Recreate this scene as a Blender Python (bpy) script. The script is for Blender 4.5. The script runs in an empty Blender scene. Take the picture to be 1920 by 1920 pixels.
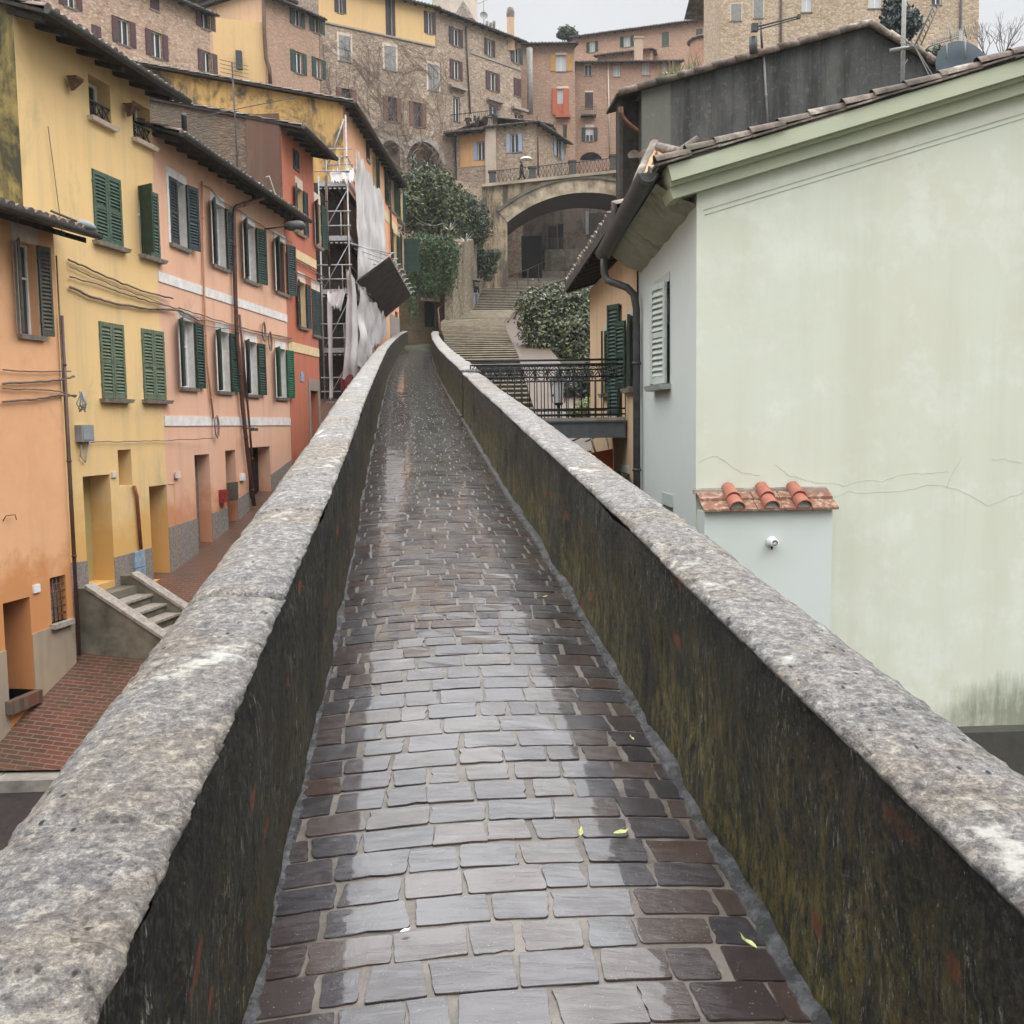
import bpy, bmesh, math, random
from mathutils import Vector, Matrix, noise
C = bpy.context.scene.collection
SC = bpy.context.scene
V = Vector
rad = math.radians

# ---------------------------------------------------------------- camera
F = 1850.0                      # focal length in pixels of the 1920 px photograph
PITCH, ROLL = math.atan(163 / F), 0.0135
fw = V((0, math.cos(PITCH), -math.sin(PITCH)))
r0, u0_ = V((1, 0, 0)), V((0, math.sin(PITCH), math.cos(PITCH)))
rt = r0 * math.cos(ROLL) - u0_ * math.sin(ROLL)
up = r0 * math.sin(ROLL) + u0_ * math.cos(ROLL)
cam = bpy.data.cameras.new("camera"); camo = bpy.data.objects.new("camera", cam); C.objects.link(camo)
cam.sensor_width = 36; cam.lens = 36 * F / 1920; cam.clip_start = 0.05; cam.clip_end = 3000
camo.matrix_world = Matrix((rt, up, -fw)).transposed().to_4x4()
SC.camera = camo

# ---------------------------------------------------------------- light
SC.view_settings.view_transform = 'Standard'; SC.view_settings.look = 'None'
SC.view_settings.exposure = 0.52; SC.view_settings.gamma = 1
W = bpy.data.worlds.new("World"); SC.world = W; W.use_nodes = True
nt = W.node_tree; nt.nodes.clear()
wo = nt.nodes.new('ShaderNodeOutputWorld'); bg = nt.nodes.new('ShaderNodeBackground')
sky = nt.nodes.new('ShaderNodeTexSky'); sky.sky_type = 'NISHITA'; sky.sun_disc = False
SUN_EL, SUN_AZ = rad(55), rad(120)
sky.sun_elevation = SUN_EL; sky.sun_rotation = SUN_AZ; sky.dust_density = 4; sky.air_density = 1.2
hs = nt.nodes.new('ShaderNodeHueSaturation'); hs.inputs['Saturation'].default_value = 0.45
nt.links.new(sky.outputs[0], hs.inputs['Color'])
tc = nt.nodes.new('ShaderNodeTexCoord'); sep = nt.nodes.new('ShaderNodeSeparateXYZ')
nt.links.new(tc.outputs['Generated'], sep.inputs[0])
mr = nt.nodes.new('ShaderNodeMapRange'); mr.inputs['From Min'].default_value = 0.38; mr.inputs['From Max'].default_value = 0.66
mr.inputs['To Min'].default_value = 5.1; mr.inputs['To Max'].default_value = 27.0
nt.links.new(sep.outputs['Z'], mr.inputs['Value'])
cn = nt.nodes.new('ShaderNodeTexNoise'); cn.inputs['Scale'].default_value = 3.0; cn.inputs['Detail'].default_value = 5
nt.links.new(tc.outputs['Generated'], cn.inputs['Vector'])
cm = nt.nodes.new('ShaderNodeMapRange'); cm.inputs['To Min'].default_value = 0.9; cm.inputs['To Max'].default_value = 1.1
nt.links.new(cn.outputs[0], cm.inputs['Value'])
mu = nt.nodes.new('ShaderNodeMath'); mu.operation = 'MULTIPLY'
nt.links.new(mr.outputs[0], mu.inputs[0]); nt.links.new(cm.outputs[0], mu.inputs[1])
tint = nt.nodes.new('ShaderNodeVectorMath'); tint.operation = 'SCALE'; tint.inputs[0].default_value = (0.985, 1.0, 1.02)
nt.links.new(mu.outputs[0], tint.inputs['Scale'])
mx = nt.nodes.new('ShaderNodeMixRGB'); mx.inputs[0].default_value = 0.88
nt.links.new(hs.outputs[0], mx.inputs[1]); nt.links.new(tint.outputs[0], mx.inputs[2])
nt.links.new(mx.outputs[0], bg.inputs['Color']); bg.inputs['Strength'].default_value = 0.115
nt.links.new(bg.outputs[0], wo.inputs[0])
sl = bpy.data.lights.new("sun", 'SUN'); sl.energy = 0.6; sl.angle = rad(35); sl.color = (1, 0.96, 0.9)
so = bpy.data.objects.new("sun", sl); C.objects.link(so)
sd = V((math.cos(SUN_EL) * math.sin(SUN_AZ), -abs(math.cos(SUN_EL) * math.cos(SUN_AZ)), math.sin(SUN_EL)))
so.rotation_euler = sd.to_track_quat('Z', 'Y').to_euler()
SC.cycles.max_bounces = 6; SC.cycles.diffuse_bounces = 3; SC.cycles.glossy_bounces = 3
SC.cycles.transmission_bounces = 4; SC.cycles.volume_bounces = 1; SC.cycles.transparent_max_bounces = 6
SC.cycles.use_denoising = True
SC.cycles.sample_clamp_indirect = 6

# ---------------------------------------------------------------- pixel <-> place
def ray(px, py): return fw + rt * ((px - 960) / F) + up * ((960 - py) / F)
def at(px, py, Y):
    d = ray(px, py); return d * (Y / d.y)

class Fac:
    """A vertical facade plane seen from outside; u runs along it, z is height, o is outwards."""
    def __init__(s, a, b):
        s.a = V((a[0], a[1], 0)); d = V((b[0] - a[0], b[1] - a[1], 0)); s.L = d.length; s.d = d / s.L
        s.n = V((s.d.y, -s.d.x, 0))
    def uv(s, px, py, o=0):
        d = ray(px, py); p = d * ((s.a.dot(s.n) + o) / d.dot(s.n)); return (p - s.a).dot(s.d), p.z
    def P(s, u, z, o=0.0):
        p = s.a + s.d * u + s.n * o; return V((p.x, p.y, z))
    def rect(s, x0, y0, x1, y1):
        ym = (y0 + y1) / 2; xm = (x0 + x1) / 2
        return s.uv(x0, ym)[0], s.uv(x1, ym)[0], s.uv(xm, y1)[1], s.uv(xm, y0)[1]

def lerp_table(t):
    def f(x):
        if x <= t[0][0]:
            i = 0
        elif x >= t[-1][0]:
            i = len(t) - 2
        else:
            i = next(k for k in range(len(t) - 1) if t[k][0] <= x <= t[k + 1][0])
        (x0, y0), (x1, y1) = t[i], t[i + 1]
        return y0 + (y1 - y0) * (x - x0) / (x1 - x0)
    return f

# ---------------------------------------------------------------- mesh helper
class MB:
    def __init__(s): s.v = []; s.f = []; s.m = []; s.uv = {}; s.sm = set()
    def add(s, vs, fs, mi=0, uvs=None, smooth=False):
        b = len(s.v); s.v.extend([tuple(p) for p in vs])
        for k, f in enumerate(fs):
            if uvs: s.uv[len(s.f)] = [uvs[i] for i in f]
            if smooth: s.sm.add(len(s.f))
            s.f.append([b + i for i in f]); s.m.append(mi)
    def quad(s, a, b, c, d, mi=0, uvs=None): s.add([a, b, c, d], [(0, 1, 2, 3)], mi, uvs)
    def obox(s, o, dx, dy, dz, mi=0, uv=False):
        o = V(o); dx = V(dx); dy = V(dy); dz = V(dz)
        p = [o, o + dx, o + dx + dy, o + dy, o + dz, o + dx + dz, o + dx + dy + dz, o + dy + dz]
        fs = [(0, 3, 2, 1), (4, 5, 6, 7), (0, 1, 5, 4), (1, 2, 6, 5), (2, 3, 7, 6), (3, 0, 4, 7)]
        if dx.cross(dy).dot(dz) < 0: fs = [tuple(reversed(f)) for f in fs]
        s.add(p, fs, mi)
    def box(s, c, sx, sy, sz, mi=0):
        s.obox(V(c) - V((sx, sy, sz)) / 2, (sx, 0, 0), (0, sy, 0), (0, 0, sz), mi)
    def fbox(s, fc, u0, u1, z0, z1, o0, o1, mi=0):
        s.obox(fc.P(u0, z0, o0), fc.d * (u1 - u0), fc.n * (o1 - o0), V((0, 0, z1 - z0)), mi)
    def bar(s, a, b, w, t, mi=0, side=None):
        a = V(a); b = V(b); d = (b - a)
        sv = V(side) if side else V((0, 0, 1))
        x = d.cross(sv)
        if x.length < 1e-6: x = d.cross(V((1, 0, 0)))
        x.normalize(); y = x.cross(d).normalized()
        s.obox(a - x * w / 2 - y * t / 2, x * w, y * t, d, mi)
    def tube(s, pts, r, n=6, mi=0, cap=True, half=False, smooth=True):
        pts = [V(p) for p in pts]; rs = r if isinstance(r, (list, tuple)) else [r] * len(pts)
        prev = None; rings = []
        for i, p in enumerate(pts):
            t = (pts[min(i + 1, len(pts) - 1)] - pts[max(i - 1, 0)]).normalized()
            if prev is None:
                x = t.cross(V((0, 0, 1)))
                if x.length < 1e-4: x = V((1, 0, 0))
            else: x = prev - t * prev.dot(t)
            x.normalize(); y = t.cross(x); prev = x
            rings.append([p + (x * math.cos(2 * math.pi * k / n) + y * math.sin(2 * math.pi * k / n)) * rs[i] for k in range(n)])
        vs = [q for g in rings for q in g]
        fs = [(i * n + k, i * n + (k + 1) % n, (i + 1) * n + (k + 1) % n, (i + 1) * n + k) for i in range(len(pts) - 1) for k in range(n)]
        if cap: fs += [tuple(range(n - 1, -1, -1)), tuple((len(pts) - 1) * n + k for k in range(n))]
        s.add(vs, fs, mi, smooth=smooth)
    def grid(s, rows, mi=0, uvs=None, smooth=True, flip=False):
        n = len(rows[0]); vs = [p for r in rows for p in r]
        fs = [(i * n + k, i * n + k + 1, (i + 1) * n + k + 1, (i + 1) * n + k) for i in range(len(rows) - 1) for k in range(n - 1)]
        if flip: fs = [tuple(reversed(f)) for f in fs]
        s.add(vs, fs, mi, [q for r in uvs for q in r] if uvs else None, smooth)
    def lathe(s, c, prof, n=12, mi=0, axis=None, smooth=True):
        c = V(c); z = V(axis).normalized() if axis else V((0, 0, 1))
        x = z.orthogonal().normalized(); y = z.cross(x)
        rows = [[c + z * h + (x * math.cos(2 * math.pi * k / n) + y * math.sin(2 * math.pi * k / n)) * max(rr, 1e-4) for k in range(n + 1)] for rr, h in prof]
        s.grid(rows, mi, smooth=smooth)
    def build(s, name, mats, parent=None):
        me = bpy.data.meshes.new(name); me.from_pydata(s.v, [], s.f); me.update()
        mats = mats if isinstance(mats, (list, tuple)) else [mats]
        for m in mats: me.materials.append(m)
        if len(mats) > 1: me.polygons.foreach_set('material_index', s.m)
        if s.uv:
            ul = me.uv_layers.new(name='UVMap')
            for i, q in s.uv.items():
                ls = me.polygons[i].loop_start
                for k, w in enumerate(q): ul.data[ls + k].uv = w
        if s.sm: me.polygons.foreach_set('use_smooth', [i in s.sm for i in range(len(s.f))])
        o = bpy.data.objects.new(name, me); C.objects.link(o)
        if parent is not None: child(o, parent)
        return o

def child(o, p):
    o.parent = p
    off = p.location if p.parent is None else V((0, 0, 0))
    o.matrix_parent_inverse = Matrix.Translation(-off)
def thing(name, label, cat, loc, group=None):
    o = bpy.data.objects.new(name, None); C.objects.link(o); o.location = loc; o.empty_display_size = 0.3
    return tag(o, label, cat, group)
def tag(o, label, cat, group=None):
    o['label'] = label; o['category'] = cat; o['kind'] = 'thing'
    if group: o['group'] = group
    return o
def struct(o): o['kind'] = 'structure'; return o

# ---------------------------------------------------------------- materials
class Mat:
    def __init__(s, name, rough=0.85, spec=0.35):
        s.m = bpy.data.materials.new(name); s.m.use_nodes = True; s.nt = s.m.node_tree
        s.b = s.nt.nodes['Principled BSDF']; s.b.inputs['Roughness'].default_value = rough
        s.b.inputs['Specular IOR Level'].default_value = spec; s._t = None
    def new(s, t): return s.nt.nodes.new(t)
    def ln(s, a, b): s.nt.links.new(a, b)
    def co(s, kind='Object', scale=(1, 1, 1), rot=(0, 0, 0)):
        t = s.new('ShaderNodeTexCoord'); mp = s.new('ShaderNodeMapping'); mp.inputs['Scale'].default_value = scale; mp.inputs['Rotation'].default_value = rot
        s.ln(t.outputs[kind], mp.inputs[0]); return mp.outputs[0]
    def noise(s, scale, detail=4, rough=0.6, vec=None, dist=0.0):
        n = s.new('ShaderNodeTexNoise'); n.inputs['Scale'].default_value = scale; n.inputs['Detail'].default_value = detail
        n.inputs['Roughness'].default_value = rough; n.inputs['Distortion'].default_value = dist
        s.ln(vec if vec is not None else s.co(), n.inputs['Vector']); return n.outputs[0]
    def voro(s, scale, vec=None, feat='F1', out=0, rnd=1.0):
        n = s.new('ShaderNodeTexVoronoi'); n.feature = feat; n.inputs['Scale'].default_value = scale; n.inputs['Randomness'].default_value = rnd
        s.ln(vec if vec is not None else s.co(), n.inputs['Vector']); return n.outputs[out]
    def rng(s, x, a, b, c=0.0, d=1.0):
        n = s.new('ShaderNodeMapRange'); n.inputs['From Min'].default_value = a; n.inputs['From Max'].default_value = b
        n.inputs['To Min'].default_value = c; n.inputs['To Max'].default_value = d; s.ln(x, n.inputs['Value']); return n.outputs[0]
    def mul(s, a, b, op='MULTIPLY'):
        n = s.new('ShaderNodeMath'); n.operation = op
        for i, q in enumerate((a, b)):
            if isinstance(q, (int, float)): n.inputs[i].default_value = q
            else: s.ln(q, n.inputs[i])
        return n.outputs[0]
    def mix(s, fac, a, b, mode='MIX'):
        n = s.new('ShaderNodeMixRGB'); n.blend_type = mode
        for i, q in enumerate((fac, a, b)):
            if isinstance(q, (int, float)): n.inputs[i].default_value = q
            elif isinstance(q, tuple): n.inputs[i].default_value = q + (1,) if len(q) == 3 else q
            else: s.ln(q, n.inputs[i])
        return n.outputs[0]
    def ramp(s, x, stops, interp='LINEAR'):
        n = s.new('ShaderNodeValToRGB'); cr = n.color_ramp; cr.interpolation = interp
        while len(cr.elements) < len(stops): cr.elements.new(0.5)
        for e, (p, c) in zip(cr.elements, stops): e.position = p; e.color = c + (1,)
        s.ln(x, n.inputs[0]); return n.outputs[0]
    def island(s): return s.new('ShaderNodeNewGeometry').outputs['Random Per Island']
    def color(s, x):
        if isinstance(x, tuple): s.b.inputs['Base Color'].default_value = x + (1,)
        else: s.ln(x, s.b.inputs['Base Color'])
        return s
    def rough(s, x): s.ln(x, s.b.inputs['Roughness']); return s
    def bump(s, h, strength=0.4, dist=0.02):
        n = s.new('ShaderNodeBump'); n.inputs['Strength'].default_value = strength; n.inputs['Distance'].default_value = dist
        s.ln(h, n.inputs['Height'])
        if s._t is not None: s.ln(s._t, n.inputs['Normal'])
        s._t = n.outputs[0]; s.ln(s._t, s.b.inputs['Normal']); return s

def flat(name, c, rough=0.7, var=0.25, scale=6, spec=0.35, metal=0.0, bump=0.0):
    m = Mat(name, rough, spec); n = m.noise(scale, 5)
    m.color(m.mix(m.rng(n, 0.3, 0.7), tuple(k * (1 - var) for k in c), tuple(min(1, k * (1 + var)) for k in c)))
    m.b.inputs['Metallic'].default_value = metal
    if bump: m.bump(n, bump, 0.01)
    return m.m

def plaster(name, c, c2=None, dirt=(0.2, 0.17, 0.11), dirtamt=0.35, streak=0.3, damp=None):
    """lime plaster: broad faded patches, rain streaks and a few dirty stains; damp = (z0, z1, colour) stain rising from the foot"""
    m = Mat(name, 0.8, 0.25); c2 = c2 or tuple(k * 0.82 for k in c)
    a = m.noise(0.55, 6, 0.65); b = m.noise(3.5, 6, 0.7)
    col = m.mix(m.rng(a, 0.38, 0.64), c, c2)
    col = m.mix(m.mul(m.rng(b, 0.35, 0.75), 0.35), col, tuple(min(1, k * 1.12) for k in c))
    st = m.noise(1.0, 5, 0.6, m.co('Object', (2.6, 2.6, 0.16)))
    col = m.mix(m.mul(m.rng(st, 0.50, 0.68), streak * 0.8), col, dirt)
    d = m.noise(0.9, 8, 0.72, m.co('Object', (1, 1, 0.7)), 0.4)
    a_ = 0.62 - 0.14 * dirtamt; col = m.mix(m.mul(m.rng(d, a_, a_ + 0.11), min(1, dirtamt * 1.1)), col, dirt)
    if damp:
        z0, z1, dc = damp
        sp = m.new('ShaderNodeSeparateXYZ'); m.ln(m.co('Object'), sp.inputs[0])
        h = m.mul(m.rng(sp.outputs['Z'], z1, z0), m.mul(m.noise(1.6, 7, 0.7), 0.9, 'SUBTRACT'), 'ADD')
        h = m.mul(h, 0.38, 'ADD')
        col = m.mix(m.rng(h, 0.25, 0.5), col, dc)
    m.color(col); g = m.noise(28, 4, 0.6); m.bump(g, 0.12, 0.01); m.bump(a, 0.12, 0.06); return m.m

def rubble(name, cols, scale=2.6, mortar=(0.3, 0.26, 0.2), squash=1.7, dirt=0.5, fade=None):
    m = Mat(name, 0.85, 0.25); vec = m.co('UV', (scale, scale * squash, 1))
    wob = m.new('ShaderNodeMixRGB'); wob.inputs[0].default_value = 0.09
    nn = m.new('ShaderNodeTexNoise'); nn.inputs['Scale'].default_value = 2.5; m.ln(vec, nn.inputs['Vector'])
    m.ln(vec, wob.inputs[1]); m.ln(nn.outputs[1], wob.inputs[2]); wv = wob.outputs[0]
    cell = m.voro(1.0, wv, 'F1', 1); e = m.voro(1.0, wv, 'DISTANCE_TO_EDGE', 0)
    sp = m.new('ShaderNodeSeparateColor'); m.ln(cell, sp.inputs[0])
    n = len(cols); col = m.ramp(sp.outputs[0], [(i / max(1, n - 1), c) for i, c in enumerate(cols)])
    col = m.mix(m.mul(m.rng(m.noise(5, 6, 0.7), 0.3, 0.7), 0.5), col, m.mix(1.0, col, (0.62, 0.6, 0.58), 'MULTIPLY'))
    col = m.mix(m.rng(e, 0.02, 0.09, 0.85, 0.0), col, mortar)
    big = m.noise(0.35, 7, 0.7); col = m.mix(m.mul(m.rng(big, 0.45, 0.68), dirt), col, m.mix(1.0, col, (0.42, 0.4, 0.36), 'MULTIPLY'))
    fl = m.noise(1, 4, 0.7, m.co('UV', (6, 9, 1))); col = m.mix(m.mul(m.rng(fl, 0.56, 0.64), 0.6), col, tuple(min(.8, k * 1.9) for k in mortar)); col = m.mix(m.mul(m.rng(fl, 0.44, 0.37), 0.45), col, (0.10, 0.075, 0.055))
    if fade: col = m.mix(m.rng(m.noise(0.22, 5, 0.6), 0.48, 0.62), col, fade)
    m.color(col); m.bump(m.rng(e, 0, 0.14), 0.6, 0.03); m.bump(m.noise(14, 5), 0.3, 0.02); return m.m

def bricks(name, c1, c2, mortar, bw=0.26, bh=0.075, rough=0.85, dirt=(0.1, 0.1, 0.08), dirtamt=0.4, kind='UV', rot=0, mort=0.012, spec=0.3, off=0.5):
    m = Mat(name, rough, spec); vec = m.co(kind, (1, 1, 1), (0, 0, rot))
    b = m.new('ShaderNodeTexBrick'); b.inputs['Scale'].default_value = 1; b.inputs['Brick Width'].default_value = bw; b.inputs['Row Height'].default_value = bh
    b.inputs['Mortar Size'].default_value = mort; b.inputs['Mortar Smooth'].default_value = 0.3; b.offset = off
    b.inputs['Color1'].default_value = c1 + (1,); b.inputs['Color2'].default_value = c2 + (1,); b.inputs['Mortar'].default_value = mortar + (1,)
    b.inputs['Bias'].default_value = -0.1
    m.ln(vec, b.inputs['Vector']); col = b.outputs[0]
    col = m.mix(m.mul(m.rng(m.noise(1.1, 7, 0.7), 0.42, 0.72), dirtamt), col, dirt)
    col = m.mix(m.mul(m.rng(m.noise(7, 5, 0.7), 0.3, 0.7), 0.35), col, m.mix(1.0, col, (0.55, 0.53, 0.5), 'MULTIPLY'))
    if kind == 'UV': fl = m.noise(1, 5, 0.75, m.co('UV', (4, 8, 1))); col = m.mix(m.mul(m.rng(fl, 0.55, 0.64), 0.6), col, tuple(min(.8, k * 1.5) for k in mortar)); col = m.mix(m.mul(m.rng(fl, 0.45, 0.37), 0.5), col, tuple(k * .45 for k in c2))
    m.color(col); m.bump(b.outputs[1], -0.5, 0.012); m.bump(m.noise(30, 4), 0.25, 0.01); return m.m

def leafmat(name, c1, c2, c3, rough=0.45, spec=0.4):
    m = Mat(name, rough, spec)
    m.color(m.ramp(m.island(), [(0.0, c1), (0.55, c2), (1.0, c3)])); return m.m

MT = {}
def mats():
    T = MT
    T['green'] = flat('green_paint', (0.018, 0.044, 0.032), 0.5, 0.3, 9)
    T['midgreen'] = flat('mid_green_paint', (0.055, 0.094, 0.065), 0.5, 0.3, 9)
    T['brightgreen'] = flat('bright_green_paint', (0.014, 0.10, 0.05), 0.5, 0.25, 9)
    T['olive'] = flat('faded_green_paint', (0.10, 0.13, 0.082), 0.6, 0.3, 9)
    T['charcoal'] = flat('dark_green_black_paint', (0.028, 0.042, 0.045), 0.5, 0.3, 9)
    T['greybrown'] = flat('grey_brown_paint', (0.075, 0.07, 0.055), 0.6, 0.3, 9)
    T['maroon'] = flat('maroon_paint', (0.075, 0.032, 0.035), 0.6, 0.2, 6)
    T['purple'] = flat('plum_paint', (0.05, 0.028, 0.035), 0.6, 0.2, 6)
    T['brownsh'] = flat('brown_paint', (0.15, 0.075, 0.05), 0.6, 0.25, 6)
    T['greysh'] = flat('grey_paint', (0.24, 0.235, 0.22), 0.65, 0.2, 6)
    T['bluesh'] = flat('pale_blue_grey_paint', (0.30, 0.35, 0.45), 0.6, 0.1, 6)
    T['ochre'] = flat('ochre_paint', (0.45, 0.24, 0.07), 0.6, 0.15, 6)
    T['rust'] = flat('rust_red_paint', (0.38, 0.10, 0.05), 0.6, 0.15, 6)
    T['mintsh'] = flat('pale_mint_paint', (0.42, 0.46, 0.42), 0.6, 0.1, 12)
    T['teal'] = flat('teal_paint', (0.03, 0.13, 0.18), 0.5, 0.15, 9)
    T['white'] = flat('white_paint', (0.72, 0.71, 0.69), 0.6, 0.08, 5)
    T['whitewall'] = flat('white_plaster', (0.66, 0.63, 0.6), 0.8, 0.16, 5)
    T['creamwall'] = flat('cream_plaster', (0.62, 0.47, 0.27), 0.8, 0.12, 5)
    T['sill'] = flat('sill_stone', (0.30, 0.265, 0.23), 0.8, 0.35, 11, bump=0.3)
    T['palesill'] = flat('pale_sill_stone', (0.6, 0.5, 0.42), 0.8, 0.15, 8)
    T['curtain'] = flat('white_curtain', (0.6, 0.59, 0.56), 0.9, 0.1, 12)
    T['iron'] = flat('black_iron', (0.018, 0.018, 0.02), 0.45, 0.4, 20)
    T['rustiron'] = flat('rusty_iron', (0.10, 0.05, 0.03), 0.7, 0.5, 14)
    T['steel'] = flat('galvanised_steel', (0.34, 0.34, 0.34), 0.5, 0.3, 12, metal=0.3)
    T['gutter'] = flat('dark_gutter_metal', (0.06, 0.06, 0.06), 0.5, 0.35, 7)
    T['brownpipe'] = flat('brown_pipe_paint', (0.085, 0.04, 0.028), 0.5, 0.3, 9)
    T['cable'] = flat('grey_brown_cable', (0.16, 0.12, 0.1), 0.8, 0.4, 5)
    T['darkwood'] = flat('dark_old_wood', (0.035, 0.028, 0.022), 0.85, 0.5, 8, bump=0.4)
    T['greywood'] = flat('weathered_grey_wood', (0.17, 0.15, 0.13), 0.85, 0.4, 8, bump=0.3)
    T['newwood'] = flat('pale_new_wood', (0.45, 0.28, 0.15), 0.8, 0.2, 8)
    T['concrete'] = flat('weathered_concrete', (0.27, 0.25, 0.22), 0.9, 0.4, 3, bump=0.4)
    T['darkconcrete'] = flat('damp_mossy_concrete', (0.15, 0.135, 0.10), 0.85, 0.5, 2.2, bump=0.4)
    T['render'] = flat('rough_grey_render', (0.23, 0.2, 0.18), 0.95, 0.35, 22, bump=0.9)
    T['plastic'] = flat('grey_plastic', (0.25, 0.26, 0.28), 0.5, 0.1, 5)
    T['whiteplastic'] = flat('white_plastic', (0.75, 0.75, 0.76), 0.4, 0.05, 5)
    T['bluepanel'] = flat('worn_blue_metal', (0.25, 0.33, 0.42), 0.6, 0.3, 12)
    T['redbox'] = flat('red_metal', (0.22, 0.03, 0.025), 0.5, 0.2, 8)
    T['orange'] = flat('orange_plastic', (0.75, 0.13, 0.04), 0.6, 0.12, 5)
    T['skin'] = flat('skin', (0.42, 0.26, 0.19), 0.6, 0.08, 20)
    T['navy'] = flat('navy_cloth', (0.012, 0.014, 0.035), 0.9, 0.3, 20)
    T['black'] = flat('black_cloth', (0.012, 0.012, 0.013), 0.9, 0.3, 20)
    T['jean'] = flat('faded_blue_denim', (0.2, 0.24, 0.32), 0.9, 0.25, 25)
    T['hair'] = flat('dark_hair', (0.02, 0.014, 0.01), 0.6, 0.3, 30)
    T['umbgrey'] = flat('dark_grey_umbrella_cloth', (0.06, 0.06, 0.07), 0.6, 0.2, 6)
    T['umbwhite'] = flat('white_umbrella_cloth', (0.75, 0.76, 0.76), 0.6, 0.05, 6)
    g = Mat('window_glass', 0.06, 0.6); g.color(g.mix(g.noise(1.5, 3), (0.02, 0.022, 0.024), (0.05, 0.052, 0.055))); T['glass'] = g.m
    g = Mat('dark_interior', 0.9, 0.1); g.color((0.012, 0.011, 0.01)); T['dark'] = g.m
    g = Mat('milky_glass', 0.3, 0.5); g.color((0.55, 0.55, 0.56)); T['milk'] = g.m
    # roof tiles
    m = Mat('old_roof_tiles', 0.8, 0.3)
    c = m.ramp(m.noise(2.3, 7, 0.75), [(0.34, (0.045, 0.040, 0.036)), (0.46, (0.125, 0.098, 0.082)), (0.55, (0.20, 0.155, 0.128)), (0.64, (0.38, 0.345, 0.30))])
    c = m.mix(m.mul(m.rng(m.noise(0.8, 6, 0.7), 0.5, 0.7), 0.6), c, (0.06, 0.065, 0.04)); m.color(c); m.bump(m.noise(25, 4), 0.4, 0.01); T['tile'] = m.m
    m = Mat('new_terracotta_tiles', 0.7, 0.35)
    m.color(m.mix(m.rng(m.noise(9, 6, 0.7), 0.4, 0.75), (0.31, 0.10, 0.065), (0.37, 0.18, 0.13))); m.bump(m.noise(60, 4), 0.2, 0.004); T['terracotta'] = m.m
    m = Mat('brown_flat_tiles', 0.75, 0.35)
    m.color(m.mix(m.rng(m.noise(14, 6, 0.7), 0.48, 0.62), (0.19, 0.085, 0.055), (0.36, 0.27, 0.2))); m.bump(m.noise(40, 4), 0.2, 0.004); T['flattile'] = m.m
    m = Mat('netting', 0.9, 0.15)
    m.color(m.mix(m.rng(m.noise(1.6, 6, 0.7, m.co('Object', (1.5, 1.5, 0.5))), 0.35, 0.7), (0.58, 0.55, 0.55), (0.36, 0.33, 0.32))); T['net'] = m.m
    m = Mat('white_sheet', 0.85, 0.15); m.color(m.mix(m.noise(2, 5), (0.75, 0.73, 0.73), (0.5, 0.48, 0.48))); T['sheet'] = m.m
mats()
# ---------------------------------------------------------------- levels of the place (eye = 0)
SLOPE = 0.111
def path_z(y):
    return -1.6 + SLOPE * y if y < 53 else -1.6 + SLOPE * 53 + 0.02 * (y - 53)
_lx = lerp_table([(-4, 0.0), (0, -0.416), (2.3, -0.646), (5.74, -0.99), (10.6, -1.547), (18.5, -2.40), (26.7, -3.27), (36, -4.12), (45, -4.88), (50, -5.25), (53, -5.41), (70, -6.3)])
def left_x(y): return (_lx(y - 1.2) + _lx(y - 0.6) + _lx(y) + _lx(y + 0.6) + _lx(y + 1.2)) / 5
PW = 1.345
def mid_x(y): return left_x(y) + PW / 2
def path_frame(y):
    d = V((mid_x(y + 0.05) - mid_x(y - 0.05), 0.1, 0)).normalized(); return d, V((d.y, -d.x, 0))
street_z = lerp_table([(-60, -8), (6, -7), (13.9, -4.98), (14.9, -4.53), (17, -3.76), (19.5, -3.02), (22, -2.62), (26, -1.75), (30, -0.75), (37, 1.15), (50, 4.15), (54, 4.2), (62, 4.45), (70, 5.2), (90, 12)])
stair_z = lerp_table([(-60, -8), (4, -6.6), (9, -5.2), (12, -4.6), (17, -2.6), (20, -0.7), (22, -0.25), (46, 3.87), (62, 6.5), (70, 7.95), (80, 11.1), (92, 14.2), (110, 17)])
def ground_z(x, y):
    m = mid_x(min(max(y, -4), 70)); t = min(1, max(0, (x - m + 0.6 - (1.3 if y > 50 else 0)) / 1.2))
    a = street_z(y) if y < 60 else street_z(y) + 0.12 * max(0, -x - 8) * min(1, (y - 60) / 20)
    b = stair_z(y) - 0.3
    z = a * (1 - t) + b * t - 0.12
    if y > 100: z = min(z, 18 + 0.05 * (y - 100))
    return min(z, 34)

def build_ground():
    m = Mat('earth', 0.95, 0.2)
    m.color(m.mix(m.rng(m.noise(0.6, 8, 0.7), 0.4, 0.62), (0.055, 0.05, 0.038), (0.045, 0.06, 0.025))); m.bump(m.noise(6, 6), 0.6, 0.05)
    xs = [-1500, -400, -150, -80] + [-50 + 2.0 * i for i in range(17)] + [-16 + 0.5 * i for i in range(60)] + [15, 18, 22, 28, 36, 50, 80, 150, 400, 1500]
    ys = [-1500, -400, -100, -30, -10] + [-4 + 1.0 * i for i in range(115)] + [115, 125, 150, 220, 400, 1500]
    b = MB(); b.grid([[V((x, y, ground_z(x, y))) for x in xs] for y in ys], smooth=True)
    struct(b.build('ground', m.m))
build_ground()

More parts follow.
